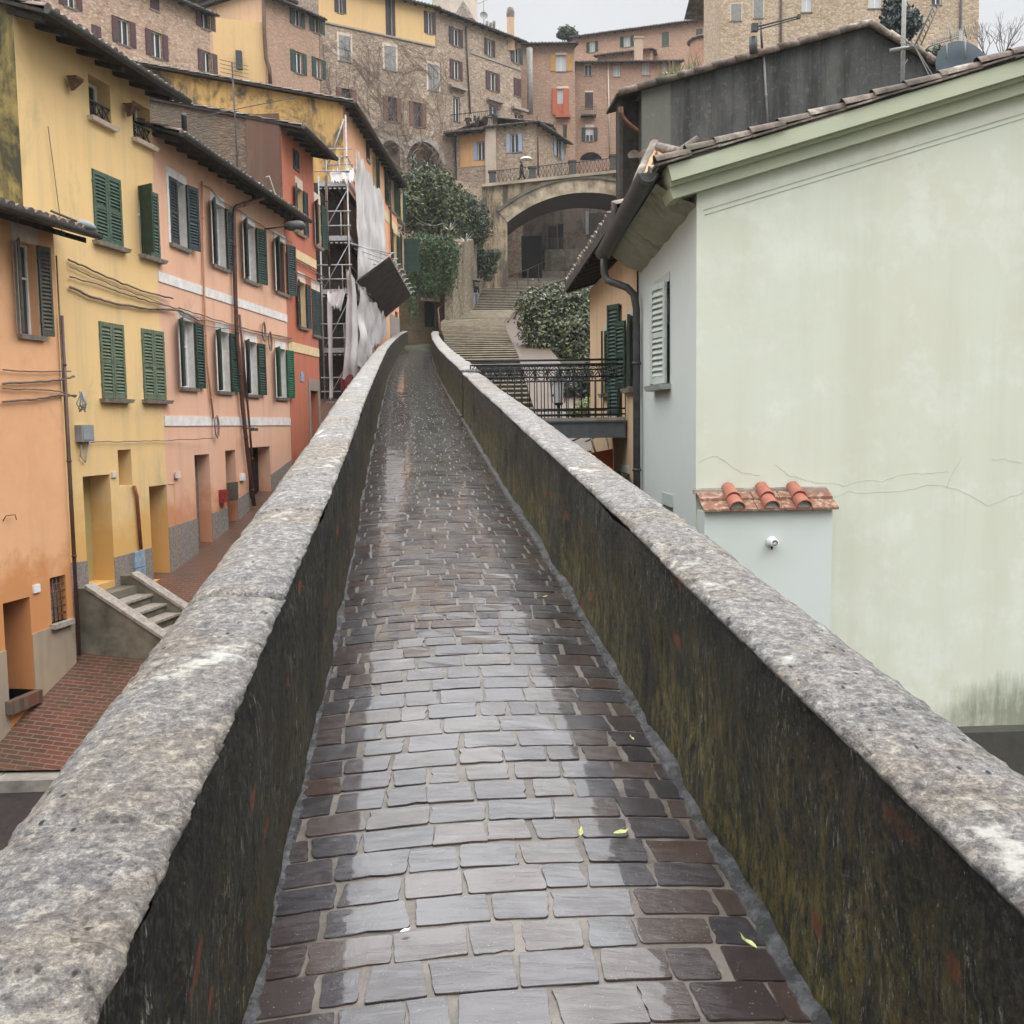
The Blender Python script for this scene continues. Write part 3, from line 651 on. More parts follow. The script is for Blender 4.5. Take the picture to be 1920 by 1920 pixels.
def window(fc, e, box, kind='shutters', sm=None, ang=(180, 180), frame='white', surround=None, sill='sill', depth=0.2, detail=2, rail=False, curtain=0, lw=None, glass='glass', holes=None, hm=None, px=True, slab=None, fine=True, sillw=0.09):
    """one window of a house: frame (the part) with pane, shutters, sill and surround under it"""
    u0, u1, z0, z1 = fc.rect(*box) if px else box
    if holes is not None: holes.append((u0, u1, z0, z1, depth) + ((hm,) if hm is not None else ()))
    w, h = u1 - u0, z1 - z0; b = MB(); q = depth - 0.05
    t = 0.055 if w > 0.5 else 0.035
    b.fbox(fc, u0, u0 + t, z0, z1, -q - .05, -q); b.fbox(fc, u1 - t, u1, z0, z1, -q - .05, -q)
    b.fbox(fc, u0 + t, u1 - t, z0, z0 + t, -q - .05, -q); b.fbox(fc, u0 + t, u1 - t, z1 - t, z1, -q - .05, -q)
    if w > 0.45: b.fbox(fc, (u0 + u1) / 2 - t * .6, (u0 + u1) / 2 + t * .6, z0 + t, z1 - t, -q - .045, -q + .012)
    if h > 1.2 and fine: b.fbox(fc, u0 + t, u1 - t, z0 + h * .62, z0 + h * .62 + .03, -q - .04, -q - .003)
    win = b.build('window', MT[frame], e)
    b = MB(); b.quad(fc.P(u0, z0, -q - .03), fc.P(u1, z0, -q - .03), fc.P(u1, z1, -q - .03), fc.P(u0, z1, -q - .03)); b.build('pane', MT[glass], win)
    if curtain:
        b = MB(); n = 14; zt = z1 - t; zb = z0 + t + (0 if curtain == 1 else h * .45)
        f = 1.0 if curtain in (1, 2) else 0.5
        b.grid([[fc.P(u0 + t + (w - 2 * t) * f * k / n, z, -q - .022 + .006 * (k % 2)) for k in range(n + 1)] for z in (zb, zt)]); b.build('curtain', MT['curtain'], win)
    if sill:
        b = MB(); g = 0.09 if fine else 0.06; hh = 0.07
        p = [(u0 - g, 0), (u0 - g + .03, -hh), (u1 + g - .03, -hh), (u1 + g, 0)]
        vs = [fc.P(u, z0 + z, -depth + .03) for u, z in p] + [fc.P(u, z0 + z, sillw + (0 if z == 0 else -.03)) for u, z in p]
        b.add(vs, [(0, 1, 2, 3), (7, 6, 5, 4), (0, 4, 5, 1), (1, 5, 6, 2), (2, 6, 7, 3), (3, 7, 4, 0)]); b.build('sill', MT[sill], win)
    if surround:
        b = MB(); mt, g, th, sides = surround
        b.fbox(fc, u0 - (g if sides else 0.02), u1 + (g if sides else 0.02), z1, z1 + th, 0.0, 0.012)
        if sides: b.fbox(fc, u0 - g, u0, z0, z1, 0.0, 0.012); b.fbox(fc, u1, u1 + g, z0, z1, 0.0, 0.012)
        b.build('surround', MT[mt], win)
    if kind == 'shutters':
        W_ = lw or w / 2; c = (ang[0] == 0 and ang[1] == 0)
        for k, (hu, s) in enumerate(((u0, 1), (u1, -1))):
            if ang[k] is None: continue
            leaf(fc, hu, z0 + .012, z1 - .004, W_ - .004, s, ang[k], MT[sm[k] if isinstance(sm, (tuple, list)) else sm], win, detail, off=(-0.02 if ang[k] == 0 else 0.015))
    if rail:
        b = MB(); zz = z0 + h * .42
        b.bar(fc.P(u0, zz, -.03), fc.P(u1, zz, -.03), .03, .03); b.bar(fc.P(u0, z0 + .07, -.03), fc.P(u1, z0 + .07, -.03), .02, .02)
        n = max(3, int(w / .17))
        for k in range(n):
            a0 = u0 + w * k / n; a1 = u0 + w * (k + 1) / n; m_ = (a0 + a1) / 2; zc = (z0 + .07 + zz) / 2
            b.tube([fc.P(a0, z0 + .07, -.03), fc.P(m_, zc, -.03), fc.P(a0, zz, -.03)], .011, 5); b.tube([fc.P(a1, z0 + .07, -.03), fc.P(m_, zc, -.03), fc.P(a1, zz, -.03)], .011, 5)
            b.tube([fc.P(a0, z0 + .07, -.03), fc.P(a0, zz, -.03)], .011, 5)
        b.build('railing', MT['iron'], win)
    return (u0, u1, z0, z1), win

def door(fc, e, box, mat, depth=0.25, holes=None, name='door', planks=4, px=True, hm=None, label=None, bars=False, shut=1.0):
    u0, u1, z0, z1 = fc.rect(*box) if px else box
    if holes is not None: holes.append((u0, u1, z0, z1, depth) + ((hm,) if hm is not None else ()))
    b = MB(); w = (u1 - u0) * shut
    if bars:
        b.fbox(fc, u0, u1, z0, z1, -depth - .3, -depth - .25, 1); n = max(5, int((u1 - u0) / .09))
        for k in range(n + 1): b.bar(fc.P(u0 + (u1 - u0) * k / n, z0, -depth + .05), fc.P(u0 + (u1 - u0) * k / n, z1, -depth + .05), .028, .028, 0, fc.n)
        for z in (z0 + .1, z0 + (z1 - z0) * .5, z1 - .1): b.bar(fc.P(u0, z, -depth + .05), fc.P(u1, z, -depth + .05), .04, .02)
        d = b.build(name, [MT['iron'], MT['dark']], e)
    else:
        for k in range(planks): b.fbox(fc, u0 + w * k / planks + .004, u0 + w * (k + 1) / planks - .004, z0, z1, -depth - .03, -depth + .012)
        b.fbox(fc, u0, u1, z0, z1, -depth - .06, -depth - .03)
        d = b.build(name, mat, e)
    if label: d['label'] = label
    return (u0, u1, z0, z1), d

def coppi(mb, e0, e1, upv, L, period=0.2, amp=0.065, row=0.38, seg=6, mi=0, lip=0.05, jit=0.012, seed=0, reverse=False):
    """a roof slope in barrel tiles: eave from e0 to e1, rising along upv for L metres"""
    e0, e1 = V(e0), V(e1); d = e1 - e0; W_ = d.length; d = d / W_; upv = V(upv).normalized(); n = d.cross(upv)
    if n.z < 0: n = -n
    R = random.Random(seed); nt_ = max(1, int(W_ / period)); xs = []
    for k in range(nt_):
        dz = R.uniform(-jit, jit)
        for j in range(seg): xs.append((W_ * (k + j / seg) / nt_, amp * abs(math.sin(math.pi * j / seg)) ** 0.7 + (dz if j else 0)))
    xs.append((W_, 0)); nr = max(1, int(L / row)); js = {}
    for r in range(nr):
        s0, s1 = L * r / nr - (0.03 if r else 0), L * (r + 1) / nr
        def J(i, r):
            k = (i // seg, r)
            if k not in js: js[k] = R.uniform(-.03, .03)
            return js[k]
        lo = [e0 + d * x + upv * (s0 + J(i, r)) + n * (h + 0.035) for i, (x, h) in enumerate(xs)]
        hi = [e0 + d * x + upv * s1 + n * (h * .85) for x, h in xs]
        base = [e0 + d * x + upv * (s0 + J(i, r)) + n * (-lip if r == 0 else 0.0 + h * .8) for i, (x, h) in enumerate(xs)]
        mb.grid([lo, hi], mi, smooth=True); mb.grid([base, lo], mi, smooth=False)

def roof(e, fc, u0, u1, ze, over=0.6, depth=5.0, tan=0.3, seed=0, gut=True, period=0.2, raft=0.55, left=0.15, right=0.15, gutr=0.07, under=True, ridge=True, name='roof', soff=None, tilem='tile'):
    u0 -= left; u1 += right
    upv = (-fc.n + V((0, 0, tan))).normalized(); L = (over + depth) * math.sqrt(1 + tan * tan)
    b = MB(); coppi(b, fc.P(u0, ze, over), fc.P(u1, ze, over), upv, L, period, period * .33, .38 if period < .3 else .6, 6 if period < .3 else 4, seed=seed)
    # slab of planks under the tiles
    dn = V((0, 0, -.075)); b.obox(fc.P(u0, ze, over) + dn, fc.d * (u1 - u0), -fc.n * (over + depth) + V((0, 0, tan * (over + depth))), V((0, 0, .055)), 1)
    if ridge:
        p = fc.P(u0, ze + tan * (over + depth), -depth); b.obox(p + dn, fc.d * (u1 - u0), -fc.n * depth * .8 + V((0, 0, -tan * depth * .8)), V((0, 0, .1)), 0)
        b.tube([p + V((0, 0, .04)), p + fc.d * (u1 - u0) + V((0, 0, .04))], .09, 6)
    if under:
        u = u0 + .1
        while u < u1:
            b.obox(fc.P(u, ze - .16, over - .1), fc.d * .08, -fc.n * (over) + V((0, 0, tan * over)), V((0, 0, .085)), 1); u += raft
    r = b.build(name, [MT[tilem], MT['darkwood']], e)
    if gut:
        b = MB(); o = over + gutr * .8; n = 10
        rows = [[fc.P(u, ze - .02 - gutr * math.sin(math.pi * k / n), o - gutr * math.cos(math.pi * k / n)) for k in range(n + 1)] for u in (u0, (u0 + u1) / 2, u1)]
        b.grid(rows); rows = [[p + V((0, 0, .006)) for p in r_] for r_ in rows]; b.grid(rows, flip=True)
        for u in (u0, u1): b.add([fc.P(u, ze - .02 - gutr * math.sin(math.pi * k / n), o - gutr * math.cos(math.pi * k / n)) for k in range(n + 1)], [tuple(range(n + 1))])
        b.build('gutter', MT['gutter'], e)
    return r

def side_wall(mb, fc, u, z0, ztop, depth, tan, left=True, mi=0):
    """the wall that runs back from one end of the facade under the roof slope"""
    p = [fc.P(u, z0), fc.P(u, ztop), fc.P(u, ztop + tan * depth, -depth), fc.P(u, z0, -depth)]
    uv = [(0, z0), (0, ztop), (-depth, ztop + tan * depth), (-depth, z0)]
    n = 6; rows = []; 
    for k in range(n + 1):
        s = depth * k / n; rows.append((s, ztop + tan * s))
    for (s0, t0), (s1, t1) in zip(rows, rows[1:]):
        mb.quad(fc.P(u, z0, -s0), fc.P(u, t0, -s0), fc.P(u, t1, -s1), fc.P(u, z0, -s1), mi, [(-s0, z0), (-s0, t0), (-s1, t1), (-s1, z0)])

def pipe(e, pts, r, mat, name='downpipe', n=8, collars=True):
    b = MB(); b.tube(pts, r, n)
    if collars:
        for a, c in zip(pts, pts[1:]):
            a, c = V(a), V(c); L = (c - a).length; k = 0.8
            while k < L - .2:
                d = (c - a).normalized(); b.tube([a + d * (k - .02) + (c - a) * 0, a + d * (k + .02)], r * 1.25, n); k += 1.6
    return b.build(name, mat, e)

def cable(pts, r, label, sub=6, sag=0.0, mat='cable', wob=0.0, seed=0, name='cable', group='cables on the house fronts'):
    R = random.Random(seed); P = []
    for a, c in zip(pts, pts[1:]):
        a, c = V(a), V(c)
        for k in range(sub):
            t = k / sub; P.append(a.lerp(c, t) + V((0, 0, -sag * 4 * t * (1 - t))) + V((0, 0, R.uniform(-wob, wob))))
    P.append(V(pts[-1])); b = MB(); b.tube(P, r * .62, 5); return tag(b.build(name, MT[mat], None), label, 'cable', group)
def fpts(fc, pxs, o=0.03):
    return [fc.P(*fc.uv(x, y), o) for x, y in pxs]
# ---------------------------------------------------------------- the row of houses on the left
FO = Fac((-8.8, 9.0), (-7.45, 16.5)); FY = Fac((-7.7, 16.06), (-7.0, 20.0)); FP = Fac((-7.0, 20.0), (-6.23, 28.0)); FR = Fac((-6.23, 28.0), (-5.94, 31.0)); FS = Fac((-6.04, 37.5), (-5.51, 50.0))
def plinth(e, fc, pts, z0, mat, o=0.015, name='plinth', gaps=()):
    """a strip of rough render at the foot of the wall; pts = top edge as (u, z)"""
    b = MB()
    for (a, za), (c, zc) in zip(pts, pts[1:]):
        segs = [(a, c)]
        for g0, g1 in gaps:
            segs = [s for q in segs for s in ([(q[0], min(q[1], g0)), (max(q[0], g1), q[1])] if g0 < q[1] and g1 > q[0] else [q]) if s[1] - s[0] > .01]
        for s0, s1 in segs:
            f = lambda u: za + (zc - za) * (u - a) / (c - a)
            b.add([fc.P(s0, z0), fc.P(s1, z0), fc.P(s1, f(s1)), fc.P(s0, f(s0)), fc.P(s0, z0, o), fc.P(s1, z0, o), fc.P(s1, f(s1), o), fc.P(s0, f(s0), o)], [(4, 5, 6, 7), (3, 7, 6, 2), (0, 4, 7, 3), (1, 2, 6, 5)])
    return b.build(name, mat, e)

def orange_house():
    e = thing('orange_house', 'peach orange plaster house with grey brown shutters and a barred little window', 'house', FO.P(FO.L, street_z(16.5)))
    H = []; pm = plaster('peach_orange_plaster', (0.72, 0.405, 0.225), (0.67, 0.355, 0.185), (0.45, 0.25, 0.13), 0.3, 0.3, (-3.7, -1.2, (0.56, 0.25, 0.10)))
    window(FO, e, (31, 456, 70, 628), sm='greybrown', ang=(157, 168), surround=('palesill', .08, .28, True), holes=H, curtain=3, frame='greybrown', detail=1, lw=.5, slat=.0) if 0 else None
    (u0, u1, z0, z1), w = window(FO, e, (33, 456, 70, 628), sm='greybrown', ang=(140, 165), surround=('palesill', .07, .3, True), holes=H, curtain=3, detail=1)
    d, _ = door(FO, e, (10, 1124, 61, 1305), MT['greywood'], 0.5, H)
    # barred window
    r = FO.rect(95, 1080, 125, 1166); H.append(r + (.2,)); b = MB()
    b.quad(FO.P(r[0], r[2], -.19), FO.P(r[1], r[2], -.19), FO.P(r[1], r[3], -.19), FO.P(r[0], r[3], -.19)); g = b.build('barred_window', MT['dark'], e)
    b = MB()
    for k in range(1, 4): b.tube([FO.P(r[0] + (r[1] - r[0]) * k / 4, r[2], -.03), FO.P(r[0] + (r[1] - r[0]) * k / 4, r[3], -.03)], .011, 5)
    for k in range(1, 6): b.tube([FO.P(r[0], r[2] + (r[3] - r[2]) * k / 6, -.03), FO.P(r[1], r[2] + (r[3] - r[2]) * k / 6, -.03)], .011, 5)
    b.build('bars', MT['rustiron'], g)
    b = MB(); b.fbox(FO, r[0] - .06, r[1] + .06, r[2] - .08, r[2], -.1, .1); b.build('sill', MT['sill'], g)
    ze = at(175, 430, 16.2).z; top = ze + .6 * .3 + .05
    b = MB(); wall(b, FO, 0, FO.L, -7.5, top, H); side_wall(b, FO, FO.L, -7.5, top, 6, .3); b.build('wall', pm, e)
    roof(e, FO, 0, FO.L, ze, .62, 6, .3, 1, right=.25)
    plinth(e, FO, [(0, -5.2 + 1.0), (FO.uv(70, 1185)[0], FO.uv(70, 1185)[1]), (FO.uv(110, 1172)[0], FO.uv(110, 1172)[1]), (FO.L, FO.uv(156, 1152)[1])], -7.5, plaster('worn_grey_render', (0.30, 0.25, 0.2), (0.42, 0.31, 0.2), (0.13, 0.11, 0.08), 0.6, 0.5), gaps=[(d[0], d[1])])
    b = MB(); q = FO.rect(61, 1096, 73, 1111); b.fbox(FO, *q[:2], *q[2:], 0, .03); b.build('switch_plate', MT['whiteplastic'], e)
    q = FO.rect(5, 966, 20, 976); b = MB(); b.tube([FO.P(q[0], q[2], 0), FO.P(q[0], q[3], .06), FO.P(q[1], q[3], .08), FO.P(q[1], q[2], .1)], .008, 5); b.build('wall_hook', MT['rustiron'], e)
    b = MB(); z = d[2]; b.fbox(FO, d[0] - .1, d[1] + .02, z - .2, z, -.45, .12); b.build('doorstep', bricks('step_bricks', (0.16, 0.07, 0.045), (0.11, 0.055, 0.04), (0.14, 0.12, 0.1), .07, .3, .5, kind='Object'), e)
    # brown edge pipe between the two houses
    pipe(e, [FO.P(FO.L + .03, 1.9, .05), FO.P(FO.L + .03, -3.8, .05)], .035, MT['brownpipe'], 'drainpipe')
    for i, (pp, rr, s, lab) in enumerate([([(0, 694), (60, 697), (128, 696)], .018, .0, 'upper grey cable pinned straight along the peach orange house front'), ([(0, 719), (60, 716), (110, 712), (134, 706)], .03, .01, 'thick cable bundle rising along the peach orange house under the upper cable'),
            ([(0, 729), (60, 730), (105, 733), (136, 745)], .02, .0, 'thin cable under the bundle that drops to the corner of the peach orange house'), ([(0, 753), (60, 748), (105, 741), (138, 742)], .03, .01, 'lowest cable bundle on the peach orange house front')]):
        cable(fpts(FO, pp, .05), rr, lab, 6, 0, 'cable', .008, i)
    cable([FO.P(FO.L - .02, FO.uv(120, 485)[1], .05), FO.P(FO.L - .02, FO.uv(134, 735)[1], .05)], .022, 'cable riser down the corner of the peach orange house', 5, 0, 'cable', 0)
    b = MB(); p = FO.P(*FO.uv(141, 752), .12)
    for k in range(9): b.tube([p + V((.02 * math.sin(k), .03 * math.cos(k * 2), .16)), p + V((.07 * math.sin(k * 1.7), .05 * math.cos(k), -.05)), p + V((.05 * math.sin(k * 2.1), .04 * math.cos(k * 1.3), -.16 - .03 * math.sin(k * 5)))], .012, 5)
    tag(b.build('cable_coil', MT['plastic']), 'loose grey bundle of cable ends at the corner of the peach orange house', 'cable')
    # lamp over the roof end
    b = MB(); p = at(168, 424, 16.4); dd = V((0.35, 0.25, -0.12)).normalized()
    b.lathe(p - dd * .32, [(0.015, .12), (.04, .15), (.065, .2), (.07, .3), (.05, .38), (.02, .42), (0, .425)], 12, 0, dd)
    t = thing('street_lamp', 'pale cowled street lamp hanging at the tiled roof end of the peach orange house', 'lamp', p); b.build('lamp_cowl', MT['plastic'], t)
    b = MB(); b.tube([p - dd * .18, p - dd * .6 + V((0, 0, .02))], .02, 6); b.build('arm', MT['gutter'], t)
    b = MB(); b.lathe(p - dd * .12 + V((0, 0, -.07)), [(.0, -.0), (.04, .01), (.05, .04)], 10, 0); b.build('lamp_glass', MT['milk'], t)
orange_house()

def yellow_house():
    e = thing('yellow_house', 'tall yellow plaster house with green louvred shutters and stone steps', 'house', FY.P(FY.L / 2, street_z(18)))
    pm = plaster('yellow_plaster', (0.70, 0.48, 0.22), (0.66, 0.46, 0.23), (0.42, 0.34, 0.19), 0.5, 0.4, (-3.4, -0.3, (0.62, 0.37, 0.13)))
    sm_ = plaster('stained_yellow_plaster', (0.48, 0.34, 0.11), (0.22, 0.17, 0.06), (0.06, 0.055, 0.028), 1.0, 0.9)
    H = []
    for bx in ((167, 150, 207, 228), (249, 197, 282, 267)):
        window(FY, e, bx, 'plain', sill='palesill', rail=True, holes=H, depth=.32, sillw=.13)
    window(FY, e, (175, 328, 227, 458), sm='midgreen', ang=(0, 0), holes=H, sillw=.14)
    window(FY, e, (261, 357, 297, 482), sm=('green', 'midgreen'), ang=(112, 0), holes=H, sillw=.14)
    window(FY, e, (188, 606, 233, 748), sm='olive', ang=(0, 0), holes=H, slab=1, sillw=.14)
    window(FY, e, (267, 619, 308, 750), sm='olive', ang=(0, 0), holes=H, sillw=.14)
    dm = plaster('olive_door_plaster', (0.42, 0.32, 0.13), (0.36, 0.28, 0.12), (0.2, 0.16, 0.08), 0.4, 0.3)
    d1, dd = door(FY, e, (160, 891, 211, 1096), dm, .42, H, planks=1, label='plain olive door reached by stone steps')
    b = MB(); q = FY.rect(165, 944, 177, 954); b.fbox(FY, q[0], q[0] + .16, q[2], q[3], -.41, -.395); b.build('letter_plate', MT['palesill'], dd)
    om = plaster('orange_door_plaster', (0.55, 0.34, 0.14), (0.5, 0.31, 0.13), (0.3, 0.2, 0.1), 0.3, 0.3)
    d2, dd = door(FY, e, (283, 909, 331, 1084), om, .42, H, planks=1, label='plain orange door at street level')
    b = MB(); q = FY.rect(285, 955, 294, 968); b.fbox(FY, q[0], q[0] + .1, q[2], q[3], -.41, -.36); b.build('lock_box', MT['plastic'], dd)
    r = FY.rect(222, 843, 247, 911); H.append(r + (.3,)); b = MB(); b.quad(FY.P(r[0], r[2], -.29), FY.P(r[1], r[2], -.29), FY.P(r[1], r[3], -.29), FY.P(r[0], r[3], -.29)); b.build('niche', dm, e)
    ze = 6.5; top = ze + .6 * .3 + .05; b = MB(); wall(b, FY, 0, FY.L, -6, top, H); side_wall(b, FY, FY.L, -6, top, 6, .3); b.build('wall', pm, e)
    b = MB(); side_wall(b, FY, 0, -6, top, 7, .3); b.build('side_wall', sm_, e)
    roof(e, FY, 0, FY.L, ze, .62, 7, .3, 2, left=.12, right=.3)
    g = [(d1[0], d1[1]), (d2[0], d2[1])]; f = lambda x, y: FY.uv(x, y)
    plinth(e, FY, [(0, f(150, 1046)[1]), (f(215, 1045)[0], f(215, 1045)[1]), f(290, 1025), (FY.L, f(352, 983)[1])], -6, MT['render'], gaps=g)
    for bx in ((208, 885, 217, 895), (328, 884, 337, 896)):
        q = FY.rect(*bx); b = MB(); b.fbox(FY, *q, 0, .03); b.build('bell_plate', MT['palesill'], e)
    q = FY.rect(140, 797, 163, 828); b = MB(); b.fbox(FY, *q, 0, .14); b.fbox(FY, q[0] + .03, q[1] - .03, q[2] + .03, q[3] - .03, .14, .15); b.tube([FY.P(q[0] + .08, q[2], .07), FY.P(q[0] + .06, q[2] - .25, .05), FY.P(q[0] + .2, q[2] - .36, .04), FY.P(q[1] - .08, q[2], .07)], .014, 5)
    tag(b.build('junction_box', MT['plastic']), 'grey electric box with looped cables on the yellow house corner', 'box')
    pipe(e, fpts(FY, [(247, 911), (252, 930), (260, 1030)], .05), .035, flat('red_brown_pipe', (0.22, 0.07, 0.03), .5), 'drainpipe', collars=False)
    b = MB(); q = FY.rect(249, 1033, 268, 1104); b.fbox(FY, q[0], q[1], q[2] + .42, q[3], .02, .06); b.fbox(FY, q[0] + .01, q[1] + .01, q[2], q[2] + .41, .02, .055); b.build('pipe_guard', MT['bluepanel'], e)
    # floodlight boxes under the eave
    for i, (px, py) in enumerate(((125, 146), (231, 197), (299, 238))):
        p = FY.P(*FY.uv(px, py), .16); b = MB(); b.obox(p - FY.d * .1 - FY.n * .08, FY.d * .22, FY.n * .16, V((0, 0, -.04))); b.add([p + FY.d * x + FY.n * y + V((0, 0, z)) for x, y, z in ((-.1, -.08, -.04), (.12, -.08, -.04), (.12, .08, -.04), (-.1, .08, -.04), (-.06, -.05, -.24), (.04, -.05, -.2))], [(0, 1, 5, 4), (1, 2, 5), (2, 3, 4, 5), (3, 0, 4)]); b.tube([p, p - FY.n * .16 + V((0, 0, .03))], .014, 5)
        tag(b.build('floodlight', MT['rustiron']), ['rusty floodlight at the near end under the yellow house eave', 'rusty floodlight between the two railed windows of the yellow house', 'rusty floodlight at the far corner under the yellow house eave'][i], 'lamp', 'floodlights under the yellow house eave')
    for i, (pp, rr, lab) in enumerate([([(123, 487), (160, 503), (215, 528), (270, 548), (320, 560)], .03, 'uppermost cable bundle sagging across the yellow house below its upper shutters'), ([(125, 500), (165, 518), (220, 540), (280, 562), (325, 578)], .016, 'thin wire looped just under the uppermost cable on the yellow house'),
            ([(126, 519), (165, 529), (220, 548), (275, 565), (330, 579)], .022, 'paired cable in the middle of the bundles on the yellow house front'), ([(126, 538), (165, 556), (215, 570), (275, 579), (333, 582)], .04, 'thick frayed cable bundle lowest across the yellow house front'),
            ([(165, 829), (230, 828), (300, 826), (395, 822)], .014, 'thin straight cable above the doors of the yellow house')]):
        cable(fpts(FY, pp, .05), rr, lab, 6, 0, 'cable', .012, 10 + i)
    cable([FY.P(FY.uv(85, 238)[0], FY.uv(98, 243)[1], .05), FY.P(*FY.uv(112, 440), .05)], .012, 'thin wire hanging down the near edge of the yellow house', 5)
    # iron-roofed steps to the olive door
    t = thing('stone_steps', 'small outside stair of grey stone steps between two sloping concrete cheeks at the yellow house', 'steps', FY.P(d1[0], d1[2] - .9, 1.0))
    zt = d1[2] - .12; uc0, uc1 = d1[0] - .25, d1[1] + .15; rn = .27
    b = MB()
    b.fbox(FY, uc0, uc1, -6, zt, 0, .35)
    for k in range(7): b.fbox(FY, uc0, uc1, -6.2, zt - .17 * (k + 1), .35 + rn * k, .35 + rn * (k + 1) + .01); b.fbox(FY, uc0, uc1, zt - .17 * (k + 1) - .02, zt - .17 * (k + 1) + .02, .35 + rn * k, .35 + rn * (k + 1) + .05, 1)
    b.build('steps', [MT['darkconcrete'], MT['sill']], t)
    for u in (uc0 - .2, uc1):
        b = MB(); zc = zt + .18; o1 = .3 + rn * 7; pr = [(0, -6.2), (0, zc), (.3, zc), (o1, zc - .17 * 7), (o1, -6.2)]
        for o, z in pr: b.v += [tuple(FY.P(u, z, o)), tuple(FY.P(u + .2, z, o))]
        b.f += [[0, 2, 4, 6, 8], [9, 7, 5, 3, 1]] + [[2 * k, 2 * k + 1, 2 * k + 3, 2 * k + 2] for k in range(4)]; b.m += [0] * 6
        b.obox(FY.P(u - .03, zc + .003, .25), FY.d * .26, FY.n * (o1 - .25) + V((0, 0, -.17 * 7)), V((0, 0, .06)), 1); b.build('cheek_wall', [MT['darkconcrete'], MT['sill']], t)
yellow_house()

def pink_house():
    e = thing('pink_house', 'salmon pink house with white bands and dark green shutters standing open', 'house', FP.P(FP.L / 2, street_z(24)))
    pm = plaster('salmon_plaster', (0.68, 0.415, 0.30), (0.66, 0.38, 0.25), (0.42, 0.24, 0.16), 0.35, 0.4, (-3.0, -0.6, (0.55, 0.25, 0.14)))
    H = []; sur = ('whitewall', .10, .17, True); sl = ('whitewall', .03, .2, False)
    window(FP, e, (318, 339, 348, 461), sm='charcoal', ang=(0, 166), surround=sur, holes=H, hm=1)
    window(FP, e, (397, 384, 422, 500), sm='charcoal', ang=(150, 172), surround=sl, holes=H, hm=1)
    window(FP, e, (456, 421, 479, 527), sm=('charcoal', 'green'), ang=(150, 166), surround=sl, holes=H, hm=1)
    window(FP, e, (516, 453, 536, 549), sm=('charcoal', 'charcoal'), ang=(150, 166), surround=sl, holes=H, hm=1)
    window(FP, e, (336, 602, 364, 727), sm='green', ang=(148, 176), surround=sl, holes=H, hm=1)
    window(FP, e, (406, 622, 430, 734), sm='green', ang=(148, 176), surround=sl, holes=H, hm=1)
    window(FP, e, (460, 641, 482, 740), sm=('charcoal', 'green'), ang=(150, 174), surround=sl, holes=H, hm=1)
    window(FP, e, (517, 654, 536, 746), sm='brightgreen', ang=(150, 172), surround=sl, holes=H, hm=1)
    d1, _ = door(FP, e, (368, 852, 396, 1036), MT['greywood'], .3, H, planks=3)
    d2, _ = door(FP, e, (425, 844, 444, 1000), MT['darkwood'], .35, H, planks=3)
    d3, _ = door(FP, e, (466, 838, 508, 960), None, .4, H, 'gate', bars=True)
    ze = 5.8; top = ze + .6 * .3 + .05
    b = MB(); wall(b, FP, 0, FP.L, -5, top, H); side_wall(b, FP, FP.L, -5, top, 6, .3); b.build('wall', [pm, MT['whitewall']], e)
    roof(e, FP, 0, FP.L, ze, .6, 6, .3, 3, left=.05, right=.35)
    for z, h in ((FP.uv(430, 562)[1], .2), (FP.uv(440, 790)[1], .2)):
        b = MB(); b.fbox(FP, .02, FP.L - .02, z - h / 2, z + h / 2, 0, .02); b.build('band', MT['whitewall'], e)
    plinth(e, FP, [(0, FP.uv(355, 980)[1]), (FP.uv(420, 955)[0], FP.uv(420, 955)[1]), (FP.L, FP.uv(555, 860)[1])], -5, MT['render'], gaps=[d1[:2], d2[:2], d3[:2]])
    ps = fpts(FP, [(430, 398), (434, 560), (437, 640), (447, 760), (458, 860), (469, 948)], .1); ps = [FP.P(*FP.uv(458, 372), .5), FP.P(*FP.uv(432, 388), .14)] + ps
    pipe(e, ps, .05, MT['brownpipe'])
    pipe(e, fpts(FP, [(443, 590), (452, 690), (462, 800), (470, 900)], .08), .03, MT['brownpipe'], 'drainpipe')
    pipe(e, fpts(FP, [(375, 340), (379, 560), (384, 680), (396, 785)], .05), .025, plaster('salmon_pipe', (0.5, 0.27, 0.18)), 'conduit')
    for i, (pp, r, lab) in enumerate([([(331, 578), (370, 590), (420, 605), (480, 622), (543, 634)], .022, 'upper wavy cable strung across the middle of the pink house'), ([(331, 583), (380, 600), (440, 612), (500, 627), (545, 636)], .012, 'thin wire twisted around the cables across the pink house'),
            ([(333, 590), (385, 612), (440, 618), (500, 632), (545, 640)], .018, 'lower cable below the white band of the pink house'), ([(333, 583), (350, 590), (367, 600), (380, 600)], .03, 'frayed cable end above the first lower window of the pink house'),
            ([(372, 346), (390, 352), (410, 378), (450, 398), (490, 425), (545, 455)], .016, 'dark cable under the eave of the pink house')]):
        cable(fpts(FP, pp, .05), r, lab, 6, .004, 'cable', .012, 20 + i)
    for i, (px, py, lab) in enumerate(((400, 800, 'cable coil hanging below the lower white band of the pink house'), (489, 622, 'round cable coil beside the downpipe at mid height on the pink house'), (501, 640, 'cable coil hanging beside the round one on the pink house'))):
        p = FP.P(*FP.uv(px, py), .07); b = MB()
        for k in range(3):
            b.tube([p + FP.d * (.13 * math.sin(a * .628) * (.7 + .15 * k)) + V((0, 0, .26 * math.cos(a * .628) * (.8 + .1 * k))) + FP.n * .01 * k for a in range(11)], .011, 4)
        tag(b.build('cable_coil', MT['cable']), lab, 'cable', 'cable coils on the pink house')
    # lamp, boxes
    t = thing('street_lamp', 'dark cobra head street lamp on an arm under the eave of the pink house', 'lamp', FP.P(*FP.uv(495, 434), .4))
